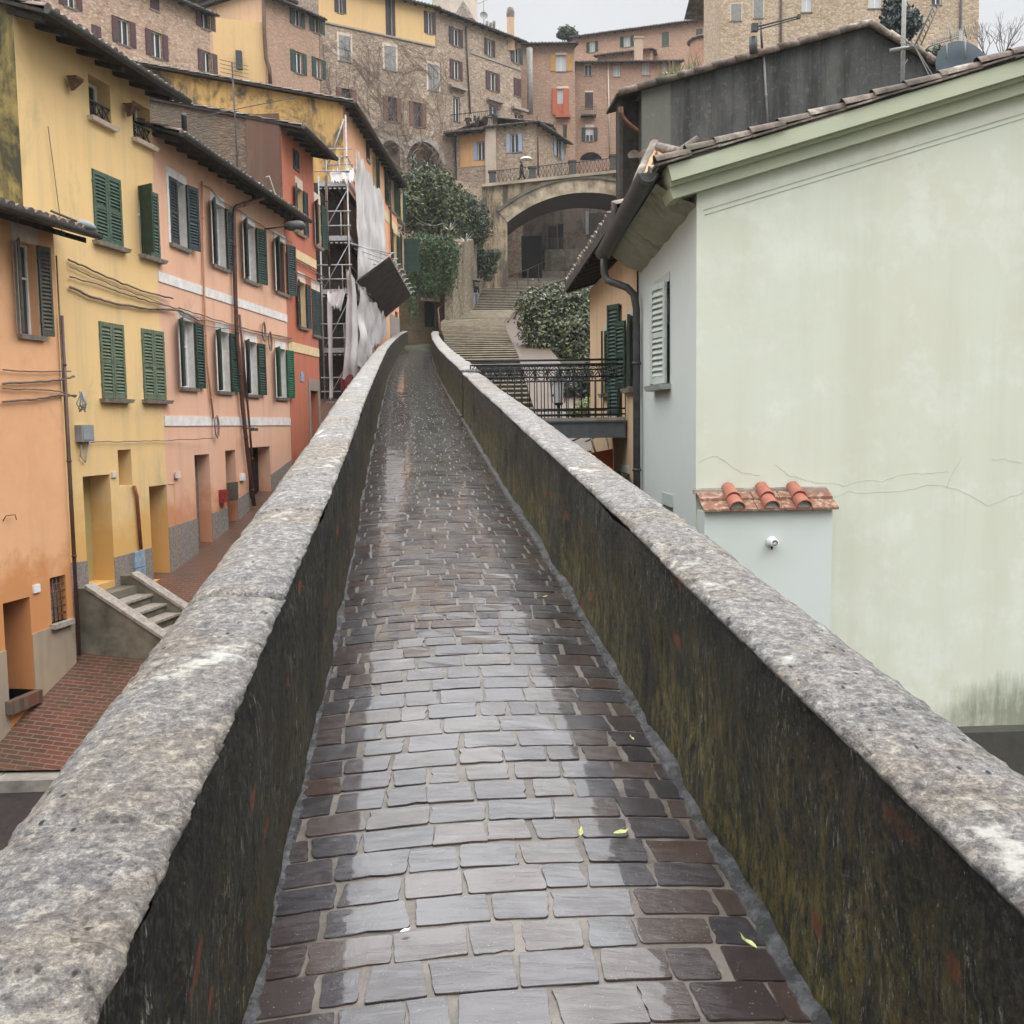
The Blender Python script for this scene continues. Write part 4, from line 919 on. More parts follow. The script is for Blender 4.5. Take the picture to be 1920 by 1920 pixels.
    a0 = FP.P(*FP.uv(492, 430), .05); p = a0 + FP.n * .62 + V((0, 0, .06)); b = MB(); b.tube([a0, a0 + FP.n * .3 + V((0, 0, .03)), p], .022, 6); b.build('arm', MT['rustiron'], t)
    dd = (FP.n + FP.d * .25 + V((0, 0, .04))).normalized(); b = MB(); b.lathe(p - dd * .1, [(.02, 0), (.09, .06), (.13, .2), (.14, .36), (.1, .5), (.03, .56), (0, .57)], 12, 0, dd); b.build('lamp_head', MT['gutter'], t)
    b = MB(); b.lathe(p + dd * .24 + V((0, 0, -.1)), [(0, -.06), (.08, -.04), (.1, .03)], 10); b.build('lamp_glass', MT['milk'], t)
    q = FP.rect(410, 918, 419, 942); b = MB(); b.fbox(FP, *q, 0, .12); b.fbox(FP, q[0] + .02, q[1] - .02, q[3] - .1, q[3] - .07, .12, .125); tag(b.build('letter_box', MT['redbox']), 'red metal letter box beside the first doorway of the pink house', 'letter box')
    q = FP.rect(425, 904, 436, 938); b = MB(); b.fbox(FP, *q, 0, .14); b.fbox(FP, q[0] + .03, q[1] - .03, q[2] + .1, q[3] - .05, .14, .15); tag(b.build('meter_box', MT['greybrown']), 'grey brown meter box beside the narrow dark doorway of the pink house', 'box')
    q = FP.rect(449, 888, 456, 901); b = MB(); b.fbox(FP, *q, 0, .06); b.fbox(FP, q[0] + .02, q[1] - .02, q[2] + .03, q[3] - .03, .06, .066); tag(b.build('bell_plate', MT['whiteplastic']), 'small white bell plate beside the barred gate of the pink house', 'plate')
    p0 = FP.P(*FP.uv(453, 803), .02); b = MB(); b.tube([p0, p0 + FP.n * .3], .02, 6); b.obox(p0 + FP.n * .28 - FP.d * .25, FP.d * .3, FP.n * .1, V((0, 0, -.07))); tag(b.build('wall_lamp', MT['gutter']), 'small dark wall lamp above the doorways of the pink house', 'lamp')
pink_house()

def red_house():
    e = thing('red_house', 'brick red house with cream bands and a rough brown side wall', 'house', FR.P(FR.L / 2, street_z(29.5)))
    pm = plaster('brick_red_plaster', (0.45, 0.145, 0.085), (0.41, 0.14, 0.09), (0.24, 0.10, 0.07), 0.4, 0.4, (-2.2, -0.2, (0.33, 0.085, 0.05)))
    H = []; sl = ('palesill', .05, .28, False)
    window(FR, e, (549, 282, 560, 320), 'shutters', sm='charcoal', ang=(0, 0), holes=H, sill=None, detail=1)
    window(FR, e, (555, 354, 568, 438), sm='charcoal', ang=(165, 178), surround=sl, holes=H, hm=1)
    window(FR, e, (590, 382, 601, 462), sm=('charcoal', 'green'), ang=(150, 165), surround=sl, holes=H, hm=1)
    window(FR, e, (560, 530, 573, 614), sm='charcoal', ang=(165, 178), surround=sl, holes=H, hm=1)
    window(FR, e, (585, 545, 600, 629), sm='charcoal', ang=(0, 0), surround=sl, holes=H)
    d, _ = door(FR, e, (583, 733, 597, 830), MT['greywood'], .25, H, planks=3)
    b = MB(); b.fbox(FR, d[0] - .2, d[1] + .2, d[3], d[3] + .35, 0, .02); b.fbox(FR, d[0] - .2, d[0], d[2], d[3], 0, .02); b.fbox(FR, d[1], d[1] + .2, d[2], d[3], 0, .02); b.build('door_surround', bricks('pale_door_bricks', (0.5, 0.4, 0.32), (0.42, 0.33, 0.26), (0.3, 0.25, 0.2), .3, .09), e)
    ze = 8.25; top = ze + .55 * .3 + .05
    b = MB(); wall(b, FR, 0, FR.L, -4, top, H); side_wall(b, FR, FR.L, -4, top, 7, .25); b.build('wall', [pm, MT['creamwall']], e)
    rm = rubble('brown_rubble_render', [(0.22, 0.14, 0.095), (0.17, 0.125, 0.095), (0.26, 0.165, 0.11), (0.15, 0.125, 0.10)], 5.5, (0.18, 0.14, 0.105), 2.8, .5, (0.135, 0.118, 0.095))
    b = MB(); side_wall(b, FR, 0, 3, top, 9, .22); b.build('side_wall', rm, e)
    b = MB(); b.obox(FR.P(-.02, 3, -.02), -FR.n * .95, -FR.d * .03, V((0, 0, top - 3 + .15))); b.build('corner_band', plaster('brown_smooth_render', (0.14, 0.075, 0.055), (0.11, 0.07, 0.05)), e)
    roof(e, FR, 0, FR.L, ze, .62, 9, .22, 4, left=.08, right=.25)
    for z in (FR.uv(575, 487)[1], FR.uv(577, 657)[1]):
        b = MB(); b.fbox(FR, .02, FR.L - .02, z - .13, z + .13, 0, .02); b.build('band', MT['creamwall'], e)
    pipe(e, fpts(FR, [(606, 330), (607, 420), (612, 500)], .1), .045, MT['brownpipe'])
    b = MB(); q = FR.rect(563, 697, 569, 715); b.fbox(FR, *q, 0, .02); tag(b.build('plaque', MT['bluepanel']), 'small faded blue plaque on the red house wall', 'plaque')
    for i, (pp, lab) in enumerate([([(547, 487), (575, 500), (606, 522)], 'cable bundle along the red house just under its upper cream band'), ([(547, 508), (575, 520), (604, 535)], 'lower cable above the lower windows of the red house')]): cable(fpts(FR, pp, .05), .03, lab, 5, 0, 'cable', .01, 40 + i)
    # holes left by old beams in the side wall, aerial mast and pipes over the pink roof
    b = MB(); p = at(447, 330, 26.5); zt = at(440, 118, 26.5).z; q = V((p.x, p.y, 0)); b.tube([q + V((0, 0, 4.5)), q + V((-.03, 0, 8)), q + V((-.06, 0, zt))], .022, 6); b.tube([q + V((-1.0, 0, zt - 1.35)), q + V((1.6, .2, zt - .8))], .012, 5)
    for k in range(5): b.tube([q + V((-.3, -.25, zt - .1 * k)), q + V((.3, .25, zt - .1 * k))], .008, 4)
    b.box(q + V((0, -.03, 7.15)), .07, .05, .12); tag(b.build('antenna', MT['gutter']), 'thin aerial mast standing on the pink house roof before the rough brown wall', 'antenna')
    cable([at(498, 332, 27.6), at(505, 330, 27.6), at(515, 360, 27.7), at(535, 400, 27.8)], .012, 'white wire drooping on the rough brown side wall of the red house', 5, 0, 'whiteplastic')
    b = MB(); p0 = at(345, 215, 20.3); p1 = at(347, 262, 20.8); b.tube([p0, p1], .06, 8); tag(b.build('downpipe', MT['gutter']), 'short grey downpipe from the yellow eave to the pink roof', 'pipe')
red_house()

def scaffold_house():
    e = thing('apricot_house', 'long apricot house behind the scaffold with a stained yellow gable wall', 'house', FS.P(FS.L / 2, street_z(44)))
    pm = plaster('apricot_plaster', (0.66, 0.35, 0.21), (0.6, 0.32, 0.20), (0.34, 0.2, 0.14), 0.25, 0.3)
    ym = plaster('ochre_yellow_plaster', (0.60, 0.37, 0.13), (0.54, 0.34, 0.13), (0.115, 0.09, 0.06), 0.95, 0.7)
    H = []
    window(FS, e, (727, 333, 738, 392), sm='green', ang=(176, 176), holes=H, surround=('creamwall', .1, .25, True), hm=1)
    window(FS, e, (749, 358, 755, 414), sm='green', ang=(176, 176), holes=H, hm=1)
    window(FS, e, (698, 292, 705, 352), sm='green', ang=(None, 176), holes=H, hm=1)
    window(FS, e, (686, 250, 692, 300), sm='charcoal', ang=(0, 0), holes=H)
    window(FS, e, (736, 437, 743, 494), sm='green', ang=(176, 176), holes=H, surround=('creamwall', .1, .25, True), hm=1)
    window(FS, e, (752, 445, 757, 505), sm='green', ang=(176, 100), holes=H, hm=1, lw=.75)
    window(FS, e, (690, 400, 700, 470), sm='green', ang=(0, 0), holes=H); window(FS, e, (672, 350, 684, 430), sm='green', ang=(0, 0), holes=H)
    d1, _ = door(FS, e, (741, 585, 747, 628), MT['greywood'], .25, H); d2, _ = door(FS, e, (702, 600, 709, 660), MT['darkwood'], .25, H)
    ze = 11.86; top = ze + .42 * .3 + .05
    b = MB(); wall(b, FS, 0, FS.L, -2, top, H); side_wall(b, FS, FS.L, -2, top, 6, .2); b.build('wall', [pm, MT['creamwall']], e)
    b = MB(); side_wall(b, FS, 0, -2, top, 9, .2); b.build('gable_wall', ym, e)
    roof(e, FS, 0, FS.L, ze, .45, 9, .2, 5, left=.3, right=.25, raft=.7)
    z = FS.uv(735, 420)[1]; b = MB(); b.fbox(FS, .02, FS.L - .02, z - .2, z + .2, 0, .02); b.build('band', MT['creamwall'], e)
    z = FS.uv(750, 600)[1]; b = MB(); b.fbox(FS, 9.6, FS.L - .02, -1, z, 0, .02); b.build('plinth', MT['render'], e)
    pipe(e, fpts(FS, [(728, 322), (729, 420), (733, 520)], .1), .05, MT['brownpipe'])
    # chimney shaft on the yellow gable
    b = MB(); p = at(446, 192, 38.2); b.box(p + V((0, .3, -.15)), .36, .7, 1.35); b.box(p + V((0, .3, .55)), .5, .85, .1); b.build('chimney', MT['render'], e)
scaffold_house()

# ---------------------------------------------------------------- scaffold, nets and the slanting timber screen
def scaffold():
    t = thing('scaffold', 'steel tube scaffold with plank decks in front of the apricot house', 'scaffold', V((-5.9, 36, street_z(36))))
    fr = lambda px, py, y: at(px, py, y)
    ip, op = -6.55, -5.70; ys = [36.0, 38.3, 40.6, 42.9, 45.0]
    xo = lambda y: op - 0.01 * (y - 36); xi = lambda y: -6.62 + .053 * (y - 36) + .35
    b = MB(); topz = at(665, 215, 36).z
    for i, y in enumerate(ys):
        zb = street_z(y) - .1
        b.tube([V((xo(y), y, zb)), V((xo(y), y, topz - (0 if i < 1 else .6 * i)))], .03, 6); b.tube([V((xi(y) if i else -6.72, y, zb)), V((xi(y) if i else -6.72, y, at(605, 330, 36).z if i == 0 else topz - 2))], .03, 6)
    b.build('standards', MT['steel'], t)
    lv = [at(640, v, 36).z for v in (348, 450, 550, 660, 760)]
    b = MB()
    for z in lv:
        for dz in (0.5, 1.0):
            b.tube([V((-6.85, 35.97, z + dz)), V((xo(36) + .1, 35.97, z + dz))], .023, 6)
            b.tube([V((xo(36), 36, z + dz)), V((xo(45), 45.2, z + dz))], .021, 6)
        for px in (-6.45, -5.98): b.tube([V((px, 36.1, z)), V((px, 36.1, z + 1.0))], .021, 6)
    for px0, py0, px1, py1 in ((594, 279, 660, 279), (615, 309, 662, 308)): b.tube([at(px0, py0, 36.2), at(px1, py1, 36.2)], .023, 6)
    b.tube([at(645, 223, 36.3), at(617, 306, 36.3)], .023, 6)
    for i in range(len(lv) - 1):
        b.tube([V((-6.7, 36.05, lv[i + 1] + .1)), V((xo(36), 36.05, lv[i] - .1))], .02, 6)
    b.build('rails', MT['steel'], t)
    b = MB(); 
    for z in lv:
        for k in range(3): b.obox(V((-6.75 + .34 * k, 36.0, z - .06)), (.3, 0, 0), (0, 9.0, 0), (0, 0, .05), 0)
        b.obox(V((-6.75, 35.98, z - .02)), (1.0, 0, 0), (0, .03, 0), (0, 0, .17), 1); b.obox(V((xo(36) + .03, 36, z - .02)), (0.02, 0, 0), (-.09, 9, 0), (0, 0, .17), 1)
        for k in range(6): b.box((-6.65 + .17 * k, 35.97, z - .1), .09, .02, .04, 1)
    b.build('deck', [MT['darkwood'], MT['steel']], t)
    # the slanting timber screen that keeps debris off the walk
    A, B_, C_, D = at(668, 530, 36), at(723, 596, 45), at(770, 553, 45.5), at(731, 482, 36.5)
    s = thing('timber_screen', 'dark slanting timber debris screen on steel brackets beside the scaffold', 'screen', A.lerp(C_, .5))
    m = Mat('dark_shuttering_boards', .8, .2); m.color(m.mix(m.rng(m.noise(2.2, 6, .7), .4, .65), (0.035, 0.028, 0.022), (0.075, 0.062, 0.05))); m.bump(m.noise(9, 5), .3, .01)
    nrm = (B_ - A).cross(D - A).normalized(); b = MB(); n = 5; K = 9
    for j in range(n):
        for k in range(K):
            f0, f1 = j / n + .006, (j + 1) / n - .006; g0, g1 = k / K + .002, (k + 1) / K - .002
            def Q(g, f): return A.lerp(B_, g).lerp(D.lerp(C_, g), f)
            o = nrm * (0.012 * ((j * 7 + k * 3) % 3)); p = [Q(g0, f0) + o, Q(g1, f0) + o, Q(g1, f1) + o, Q(g0, f1) + o]; b.add(p + [x - nrm * .03 for x in p], [(0, 1, 2, 3), (7, 6, 5, 4), (0, 4, 5, 1), (1, 5, 6, 2), (2, 6, 7, 3), (3, 7, 4, 0)])
    b.obox(A - nrm * .06, B_ - A, D - A, -nrm * .012); b.build('boards', m.m, s)
    b = MB(); b.tube([A, B_], .03, 6); b.tube([D, C_], .02, 6)
    for k in range(9):
        g = k / 8; e0 = A.lerp(B_, g); e1 = D.lerp(C_, g); up_ = e1 + (e1 - e0).normalized() * .14
        b.tube([e0 - nrm * .05, up_ - nrm * .05], .021, 6); b.tube([up_ - nrm * .05 - V((.16, 0, -.02)), up_ - nrm * .05 + V((.12, 0, .03))], .024, 6)
        b.tube([e1 - nrm * .05, V((xo(36 + 9 * g), 36 + 9 * g, e1.z + .45))], .021, 6)
    b.tube([at(645, 455, 36), at(736, 476, 36.6)], .023, 6); b.build('brackets', MT['steel'], s)
    # nets
    def net(name, label, pts, folds, amp, seed, mat='net', rows=24, cols=60, sagb=0.0, solid=True):
        R = random.Random(seed); tl, tr, bl, br = pts; b = MB(); G = []
        h = [(R.uniform(.6, 1.4), R.uniform(0, 6.28)) for _ in range(4)]
        nn = (tr - tl).cross(bl - tl).normalized(); nn = nn if nn.x > 0 else -nn
        for j in range(rows + 1):
            f = j / rows; rr = []
            for i in range(cols + 1):
                g = i / cols; p = tl.lerp(tr, g).lerp(bl.lerp(br, g), f)
                w = sum(math.sin(g * 6.28 * folds * a + q + f * 1.3 * (k - 1)) for k, (a, q) in enumerate(h)) / 3
                p = p + nn * (w * amp * (.35 + .65 * f)) + nn * noise.noise(p * 1.1) * amp * 1.6
                if j == rows: p = p + V((0, 0, R.uniform(-.12, .12) + sagb * math.sin(g * 9)))
                if j == 0: p = p + V((0, 0, noise.noise(V((g * 16, seed, 0))) * .3))
                rr.append(p)
            G.append(rr)
        b.grid(G); return tag(b.build(name, MT[mat]), label, 'net', 'nets on the scaffold')
    o = V((.09, 0, 0))
    T = lambda px, py, y: at(px, py, y) + o
    net('scaffold_net', 'tall pale torn net hung down the upper street side of the scaffold', [T(664, 288, 36.1), T(716, 372, 43.6), T(667, 545, 36.1), T(720, 555, 43.6)], 4, .07, 1)
    net('scaffold_net', 'long creased net hanging below the timber screen along the scaffold', [T(672, 538, 36.2), T(722, 600, 44.6), T(668, 690, 36.2), T(718, 628, 44.6)], 5, .13, 2)
    net('scaffold_net', 'bunched pointed net tied up at the near face of the scaffold', [at(652, 507, 35.8), at(664, 520, 35.7), at(640, 745, 35.8), at(672, 705, 35.7)], 2, .14, 3, cols=36, rows=40)
    net('scaffold_net', 'thin twisted net strip hanging down the near inner pole of the scaffold', [at(613, 560, 35.85), at(623, 575, 35.85), at(618, 745, 35.85), at(624, 750, 35.85)], 1, .05, 4, cols=10, rows=30)
    net('scaffold_net', 'small swagged net looped between the near poles of the scaffold', [at(612, 548, 35.85), at(648, 540, 35.8), at(616, 572, 35.85), at(640, 578, 35.8)], 2, .12, 5, cols=20, rows=10)
    net('scaffold_sheet', 'white plastic sheet bulging over the top deck of the scaffold', [at(618, 322, 36.05), at(664, 318, 36.05), at(622, 342, 35.95), at(664, 340, 35.95)], 3, .06, 6, 'sheet', 8, 24)
    # dark panel added as the alley's shade behind the near face, red plastic mesh at the foot
    b = MB(); b.obox(V((-9, 37.45, -2)), (2.9, 0, 0), (0, -.2, 0), (0, 0, at(640, 344, 37.4).z + 2)); tag(b.build('alley_shade', MT['darkwood']), 'dark panel standing in for the shade of the alley behind the scaffold ends', 'alley_shade')
    b = MB(); p = [V((-6.0, 35.2, street_z(35) + 1.0)), V((-5.0, 35.0, street_z(35) + .9))]
    mm = flat('dark_red_mesh', (0.16, 0.025, 0.025), .8, .4, 5); b.grid([[p[0].lerp(p[1], i / 12) + V((0, .12 * math.sin(i * 1.7), z - .12 * math.sin(i * 1.1))) for i in range(13)] for z in (.2, -.7, -1.6)]); tag(b.build('barrier_mesh', mm), 'dark red plastic barrier mesh at the foot of the scaffold', 'net')
scaffold()
# ---------------------------------------------------------------- the mint house on the right
FM = Fac((1.98, 15.06), (2.17, 11.6)); FMG = Fac((2.17, 11.6), (9.2, 12.03))
FM.n = -FM.n if FM.n.x > 0 else FM.n
def mint_house():
    e = thing('mint_house', 'pale mint plaster house with a wide cracked gable wall and a grey louvred shutter', 'house', V((3.2, 12.5, -4.4)))
    m = Mat('mint_plaster', 0.75, 0.25); a = m.noise(0.5, 6, 0.65); c = m.mix(m.rng(a, 0.36, 0.66), (0.575, 0.592, 0.50), (0.565, 0.56, 0.46))
    c = m.mix(m.mul(m.rng(m.noise(1.4, 8, 0.75), 0.50, 0.62), 0.6), c, (0.645, 0.66, 0.59))
    c = m.mix(m.mul(m.rng(m.noise(1, 6, 0.65, m.co('Object', (1.8, 1.8, 0.12))), 0.48, 0.64), 0.30), c, (0.46, 0.455, 0.36)); c = m.mix(m.mul(m.rng(m.noise(0.8, 8, 0.75, m.co('Object', (1, 1, 1), (2, 1, 0))), 0.54, 0.64), 0.22), c, (0.50, 0.49, 0.38))
    sp = m.new('ShaderNodeSeparateXYZ'); m.ln(m.co('Object'), sp.inputs[0])
    ht = m.mul(m.rng(sp.outputs['Z'], -2.55, -3.6), m.mul(m.mul(m.noise(1, 7, 0.8, m.co('Object', (9, 9, 1.1))), m.noise(1.3, 4, 0.6), 'ADD'), 1.0, 'SUBTRACT'), 'ADD')
    ht = m.mul(ht, m.rng(sp.outputs['X'], 4.2, 5.6))
    c = m.mix(m.rng(ht, 0.55, 1.0, 0, 0.75), c, (0.13, 0.14, 0.09)); m.color(c); m.bump(m.noise(40, 4), 0.08, 0.006); m.bump(a, 0.1, 0.05); pm = m.m
    m = Mat('shaded_mint_plaster', 0.75, 0.25); m.color(m.mix(m.rng(m.noise(0.9, 6, 0.7), 0.35, 0.7), (0.55, 0.585, 0.56), (0.525, 0.55, 0.52))); m.bump(m.noise(40, 4), 0.08, 0.006); sm_ = m.m  # same mint plaster with the side face's cooler light put into its colour
    m = Mat('mint_cornice', 0.75, 0.25); m.color(m.mix(m.rng(m.noise(1.2, 6, 0.7, m.co('Object', (1, 1, 1))), 0.35, 0.7), (0.46, 0.47, 0.34), (0.41, 0.43, 0.33))); m.bump(m.noise(20, 5), 0.15, 0.01); cm_ = m.m
    rk = lambda u: 2.62 + 0.292 * u       # underside of the cornice
    b = MB(); wall(b, FMG, 0, 7.0, -6, rk, []); b.build('gable_wall', pm, e)
    H = []; LS = FM.L
    # louvred window on the side wall
    u0, u1, z0, z1 = FM.rect(1229, 536, 1256, 722)
    r, w = window(FM, e, (u1 - .62 if False else min(u0, u1), max(u0, u1), z0, z1), 'plain', px=False, holes=H, sill='mintsh', depth=.2, sillw=.16, surround=('mintsh', .05, .12, False))
    hi, lo = max(u0, u1), min(u0, u1)
    leaf(FM, hi, z0 + .01, z1, .46, -1, 13, MT['mintsh'], w, 2, slat=.075, off=.03); leaf(FM, lo, z0 + .01, z1, .46, 1, 13, MT['teal'], w, 1)
    a0, a1, b0, b1 = FM.rect(1243, 948, 1262, 1010); r2, w2 = window(FM, e, (min(a0, a1), max(a0, a1), b0, b1), 'plain', px=False, holes=H, sill=None, surround=('mintsh', .06, .16, False))
    b = MB(); wall(b, FM, -0.2, LS, -6, lambda u: 2.42 + .23 * u / LS, H); b.build('side_wall', sm_, e)
    # cornice: three stepped mouldings that follow the gable, and the line scored under it
    d = (FMG.d + V((0, 0, 0.292))).normalized(); n = FMG.n; upv = d.cross(-n).normalized(); upv = upv if upv.z > 0 else -upv
    b = MB(); L = 7.6
    for o0, h0, h1 in ((0.12, 0.0, 0.17), (0.27, 0.17, 0.345)):
        p = FMG.P(-0.30, rk(-0.30), -.3) + upv * h0; b.obox(p, d * L, n * (o0 + .3), upv * (h1 - h0 + (.0 if h0 else 0)))
    b.obox(FMG.P(-0.30, rk(-.3), -.3) + upv * .13, d * L, n * (.3 + .19), upv * .04)
    b.build('cornice', cm_, e)
    gm = flat('scored_line', (0.33, 0.36, 0.27), .8)
    b = MB()
    for h in (-0.21, -0.265): b.obox(FMG.P(0.02, rk(.02), 0) + upv * h, d * 7, n * .004, upv * .011)
    b.build('scored_line', gm, e)
    # plaster cracks
    CR = [[(1308, 868), (1320, 860), (1345, 856), (1365, 868), (1390, 888), (1425, 891)], [(1452, 870), (1475, 890), (1500, 897), (1540, 908), (1562, 906), (1580, 912)], [(1580, 912), (1620, 900), (1655, 902), (1690, 890), (1740, 887), (1776, 884)], [(1560, 935), (1590, 922), (1640, 924), (1690, 920), (1740, 911), (1775, 912), (1810, 925), (1850, 948), (1885, 936), (1920, 922)], [(1775, 912), (1784, 890), (1795, 872), (1803, 856)], [(1860, 862), (1880, 860), (1898, 866), (1915, 868)], [(1520, 898), (1528, 905), (1540, 908)]]
    b = MB(); R = random.Random(4)
    for c in CR:
        p = fpts(FMG, c, .001); q = []
        for a_, c_ in zip(p, p[1:]):
            for k in range(4): q.append(a_.lerp(c_, k / 4) + V((0, 0, R.uniform(-.012, .012))))
        q.append(p[-1]); b.tube(q, .0016, 4)
    b.build('crack', flat('crack_shadow', (0.40, 0.40, 0.32), .9), e)
    # tile edge on the rake
    b = MB(); R = random.Random(8); s = -0.42; top = FMG.P(-0.30, rk(-.3), 0) + upv * .345
    b.obox(top - d * .1 - n * .35, d * L, n * .63, upv * .03, 1)
    while s < L - .3:
        ln = R.uniform(.38, .5); p = top + d * (s + .3) + n * (.22 + R.uniform(-.03, .02)) + upv * (.045 + R.uniform(0, .02)); nn = 8
        rows = []
        for f, rr_ in ((0, .085), (1, .07)):
            c = p + d * ln * f + upv * (.022 if f == 0 else 0); rows.append([c + (n * math.cos(math.pi * k / nn) + upv * math.sin(math.pi * k / nn)) * rr_ for k in range(nn + 1)])
        b.grid(rows); b.grid([[q - (q - (p + d * ln * f)).normalized() * .014 for q in r_] for f, r_ in zip((0, 1), rows)], flip=True)
        b.obox(p - n * .34 + d * .02, d * ln * .98, n * .32, upv * .028, 0); b.obox(p + n * .02 - upv * .03, d * ln * .98, n * .07, upv * .022, 0); s += ln * R.uniform(.84, .95)
    b.build('rake_tiles', [MT['tile'], MT['darkwood']], e)
    # roof slope seen past the edge, soffit and the two gutters
    b = MB(); e0 = FMG.P(-0.52, 2.86, -.05); e1 = V((1.50, 15.4, 2.70)); coppi(b, e0, e1, V((.96, 0, .292)), 4.5, .2, .066, seed=6); b.obox(e0 + V((0, 0, -.08)), e1 - e0, V((4.2, 0, 1.22)), V((0, 0, .05)), 1); b.build('roof', [MT['tile'], MT['darkwood']], e)
    b = MB(); rows = []
    for i in range(13):
        f = i / 12; w0 = FM.P(LS * (1 - f) , 2.62 - .24 * f, 0); g = e0.lerp(e1, f) + V((.06, 0, -.12)); mid = w0.lerp(g, .5) + V((0, 0, -.10 + .02 * math.sin(i * 1.9)))
        rows.append([w0 + V((.05, 0, -.16 + .025 * math.sin(i * 2.3))), w0 + V((-.06, 0, -.10)), mid, g])
    b.grid(rows); b.build('soffit', plaster('mouldy_soffit', (0.40, 0.42, 0.34), (0.27, 0.29, 0.22), (0.10, 0.11, 0.075), .7, .3), e)
    b = MB(); g0 = e0 + V((-.05, -.12, -.03)); g1 = e1 + V((-.05, 0, -.09)); nn = 12; ax = (g1 - g0).normalized(); sx = V((0, 0, 1)).cross(ax).normalized()
    rows = [[q + sx * (-.12 * math.cos(math.pi * k / nn)) - V((0, 0, .12 * math.sin(math.pi * k / nn))) for k in range(nn + 1)] for q in (g0, g0.lerp(g1, .5), g1)]
    b.grid(rows); b.grid([[q + V((0, 0, .008)) for q in r_] for r_ in rows], flip=True)
    for i in (0, 2): b.add(rows[i], [tuple(range(nn + 1))])
    b.tube([g0 - ax * .004 + sx * (-.1 * math.cos(math.pi * k / nn)) - V((0, 0, .1 * math.sin(math.pi * k / nn))) for k in range(nn + 1)], .012, 5)
    b.build('gutter', MT['gutter'], e)
    p1 = g1 + V((0, -.15, -.1)); wq = V((1.92, 14.95, 0))
    pipe(e, [p1, p1 + V((0, .02, -.22)), p1 + V((.05, 0, -.34)), V((1.76, 14.95, 2.02)), V((1.86, 14.95, 1.92)), V((1.90, 14.95, 1.7)), V((1.90, 14.95, -3.5))], .055, MT['gutter'], n=10)
    # lean-to with its little tiled roof and the vent
    A = FMG.uv(1321, 960); Bq = FMG.uv(1560, 958); off = .34; u0 = FMG.uv(1321, 1000, off)[0]; u1 = FMG.uv(1560, 1000, off)[0]; zt = FMG.uv(1440, 958, off)[1]
    t = None; b = MB(); b.fbox(FMG, u0, u1, -5.6, zt, .0, off); lean = b.build('lean_to', sm_, e)
    b = MB(); rx = FMG.uv(1306, 940, .1)[0]; z1_ = zt + .19; du = u1 - rx + .05
    n_ = 5
    for k in range(n_):
        for j in range(2):
            uu = rx + du * k / n_; o_ = .40 - .2 * j; zz = zt + .01 + .1 * j + (.012 if j else 0)
            b.obox(FMG.P(uu + .004, zz, o_ + (.02 if j == 0 else .03)), FMG.d * (du / n_ - .008), -n * .24 + V((0, 0, .105)), V((0, 0, .026)))
    b.build('flat_tiles', MT['flattile'], lean)
    for px in (1365, 1429, 1489):
        b = MB(); uu = FMG.uv(px + 12, 940, .3)[0]
        for j, (o_, zz, ln, r_) in enumerate(((.43, zt + .045, .26, .092), (.26, zt + .145, .27, .088))):
            ax = (-n + V((0, 0, .44))).normalized(); up_ = FMG.d.cross(ax); up_ = up_ if up_.z > 0 else -up_; c0 = FMG.P(uu, zz, o_); rows = []
            for f, q in ((0, r_), (1, r_ * .86)):
                rows.append([c0 + ax * ln * f + (FMG.d * math.cos(math.pi * k / 10) + up_ * math.sin(math.pi * k / 10)) * q for k in range(11)])
            b.grid(rows); b.grid([[c0 + ax * ln * f + (x - c0 - ax * ln * f) * .85 for x in r2] for f, r2 in zip((0, 1), rows)], flip=True)
            b.add([x for x in rows[0]] + [c0 + (x - c0) * .85 for x in rows[0]], [(k, k + 1, 12 + k, 11 + k) for k in range(10)])
        b.add([FMG.P(uu, zt + .04, .42) + FMG.d * .075 * math.cos(math.pi * k / 8) + V((0, 0, .07 * math.sin(math.pi * k / 8))) for k in range(9)], [tuple(range(9))], 1)
        b.build('barrel_tile', [MT['terracotta'], MT['concrete']], lean)
    b = MB(); uu0, uu1 = rx - .02, u1 + .02; b.obox(FMG.P(uu0, zt + .19, .0), FMG.d * (uu1 - uu0), n * .09, V((0, 0, .05))); b.build('mortar_bed', MT['concrete'], lean)
    c = FMG.P(*FMG.uv(1446, 1016, off), off); b = MB(); b.lathe(c, [(.0, .0), (.062, .0), (.066, .012), (.05, .03), (.046, .05), (.046, .13), (.036, .14), (.036, .12)], 20, 0, n)
    b.lathe(c + n * .125, [(0, 0), (.036, 0)], 20, 1, n); ang = 0
    for k in range(8):
        a = k * math.pi / 4; p = c + n * .132; b.tube([p, p + FMG.d * .034 * math.cos(a) + V((0, 0, .034 * math.sin(a)))], .003, 4)
    b.tube([c + V((0, 0, -.05)) + n * .03, c + V((0, 0, -.075)) + n * .03, c + V((0, 0, -.09)) + n * .02], [.012, .01, .004], 6, 1); b.build('flue_vent', [MT['whiteplastic'], MT['dark']], lean)
    q = FM.rect(1248, 930, 1262, 990) if False else None
    # dark footing wall below the gable
    b = MB(); wm = rubble('dark_wet_stone', [(0.035, 0.037, 0.03), (0.055, 0.055, 0.045), (0.075, 0.072, 0.06)], 4, (0.03, 0.032, 0.025), 1.6, .4)
    o_ = .25; zt2 = FMG.uv(1880, 1372, o_)[1]; u = 1.7; b.fbox(FMG, u, 7, -6.5, zt2, 0, o_); t = tag(b.build('footing_wall', wm), 'low dark wet stone wall at the foot of the mint gable', 'wall')
    for f in t.data.polygons: pass
mint_house()

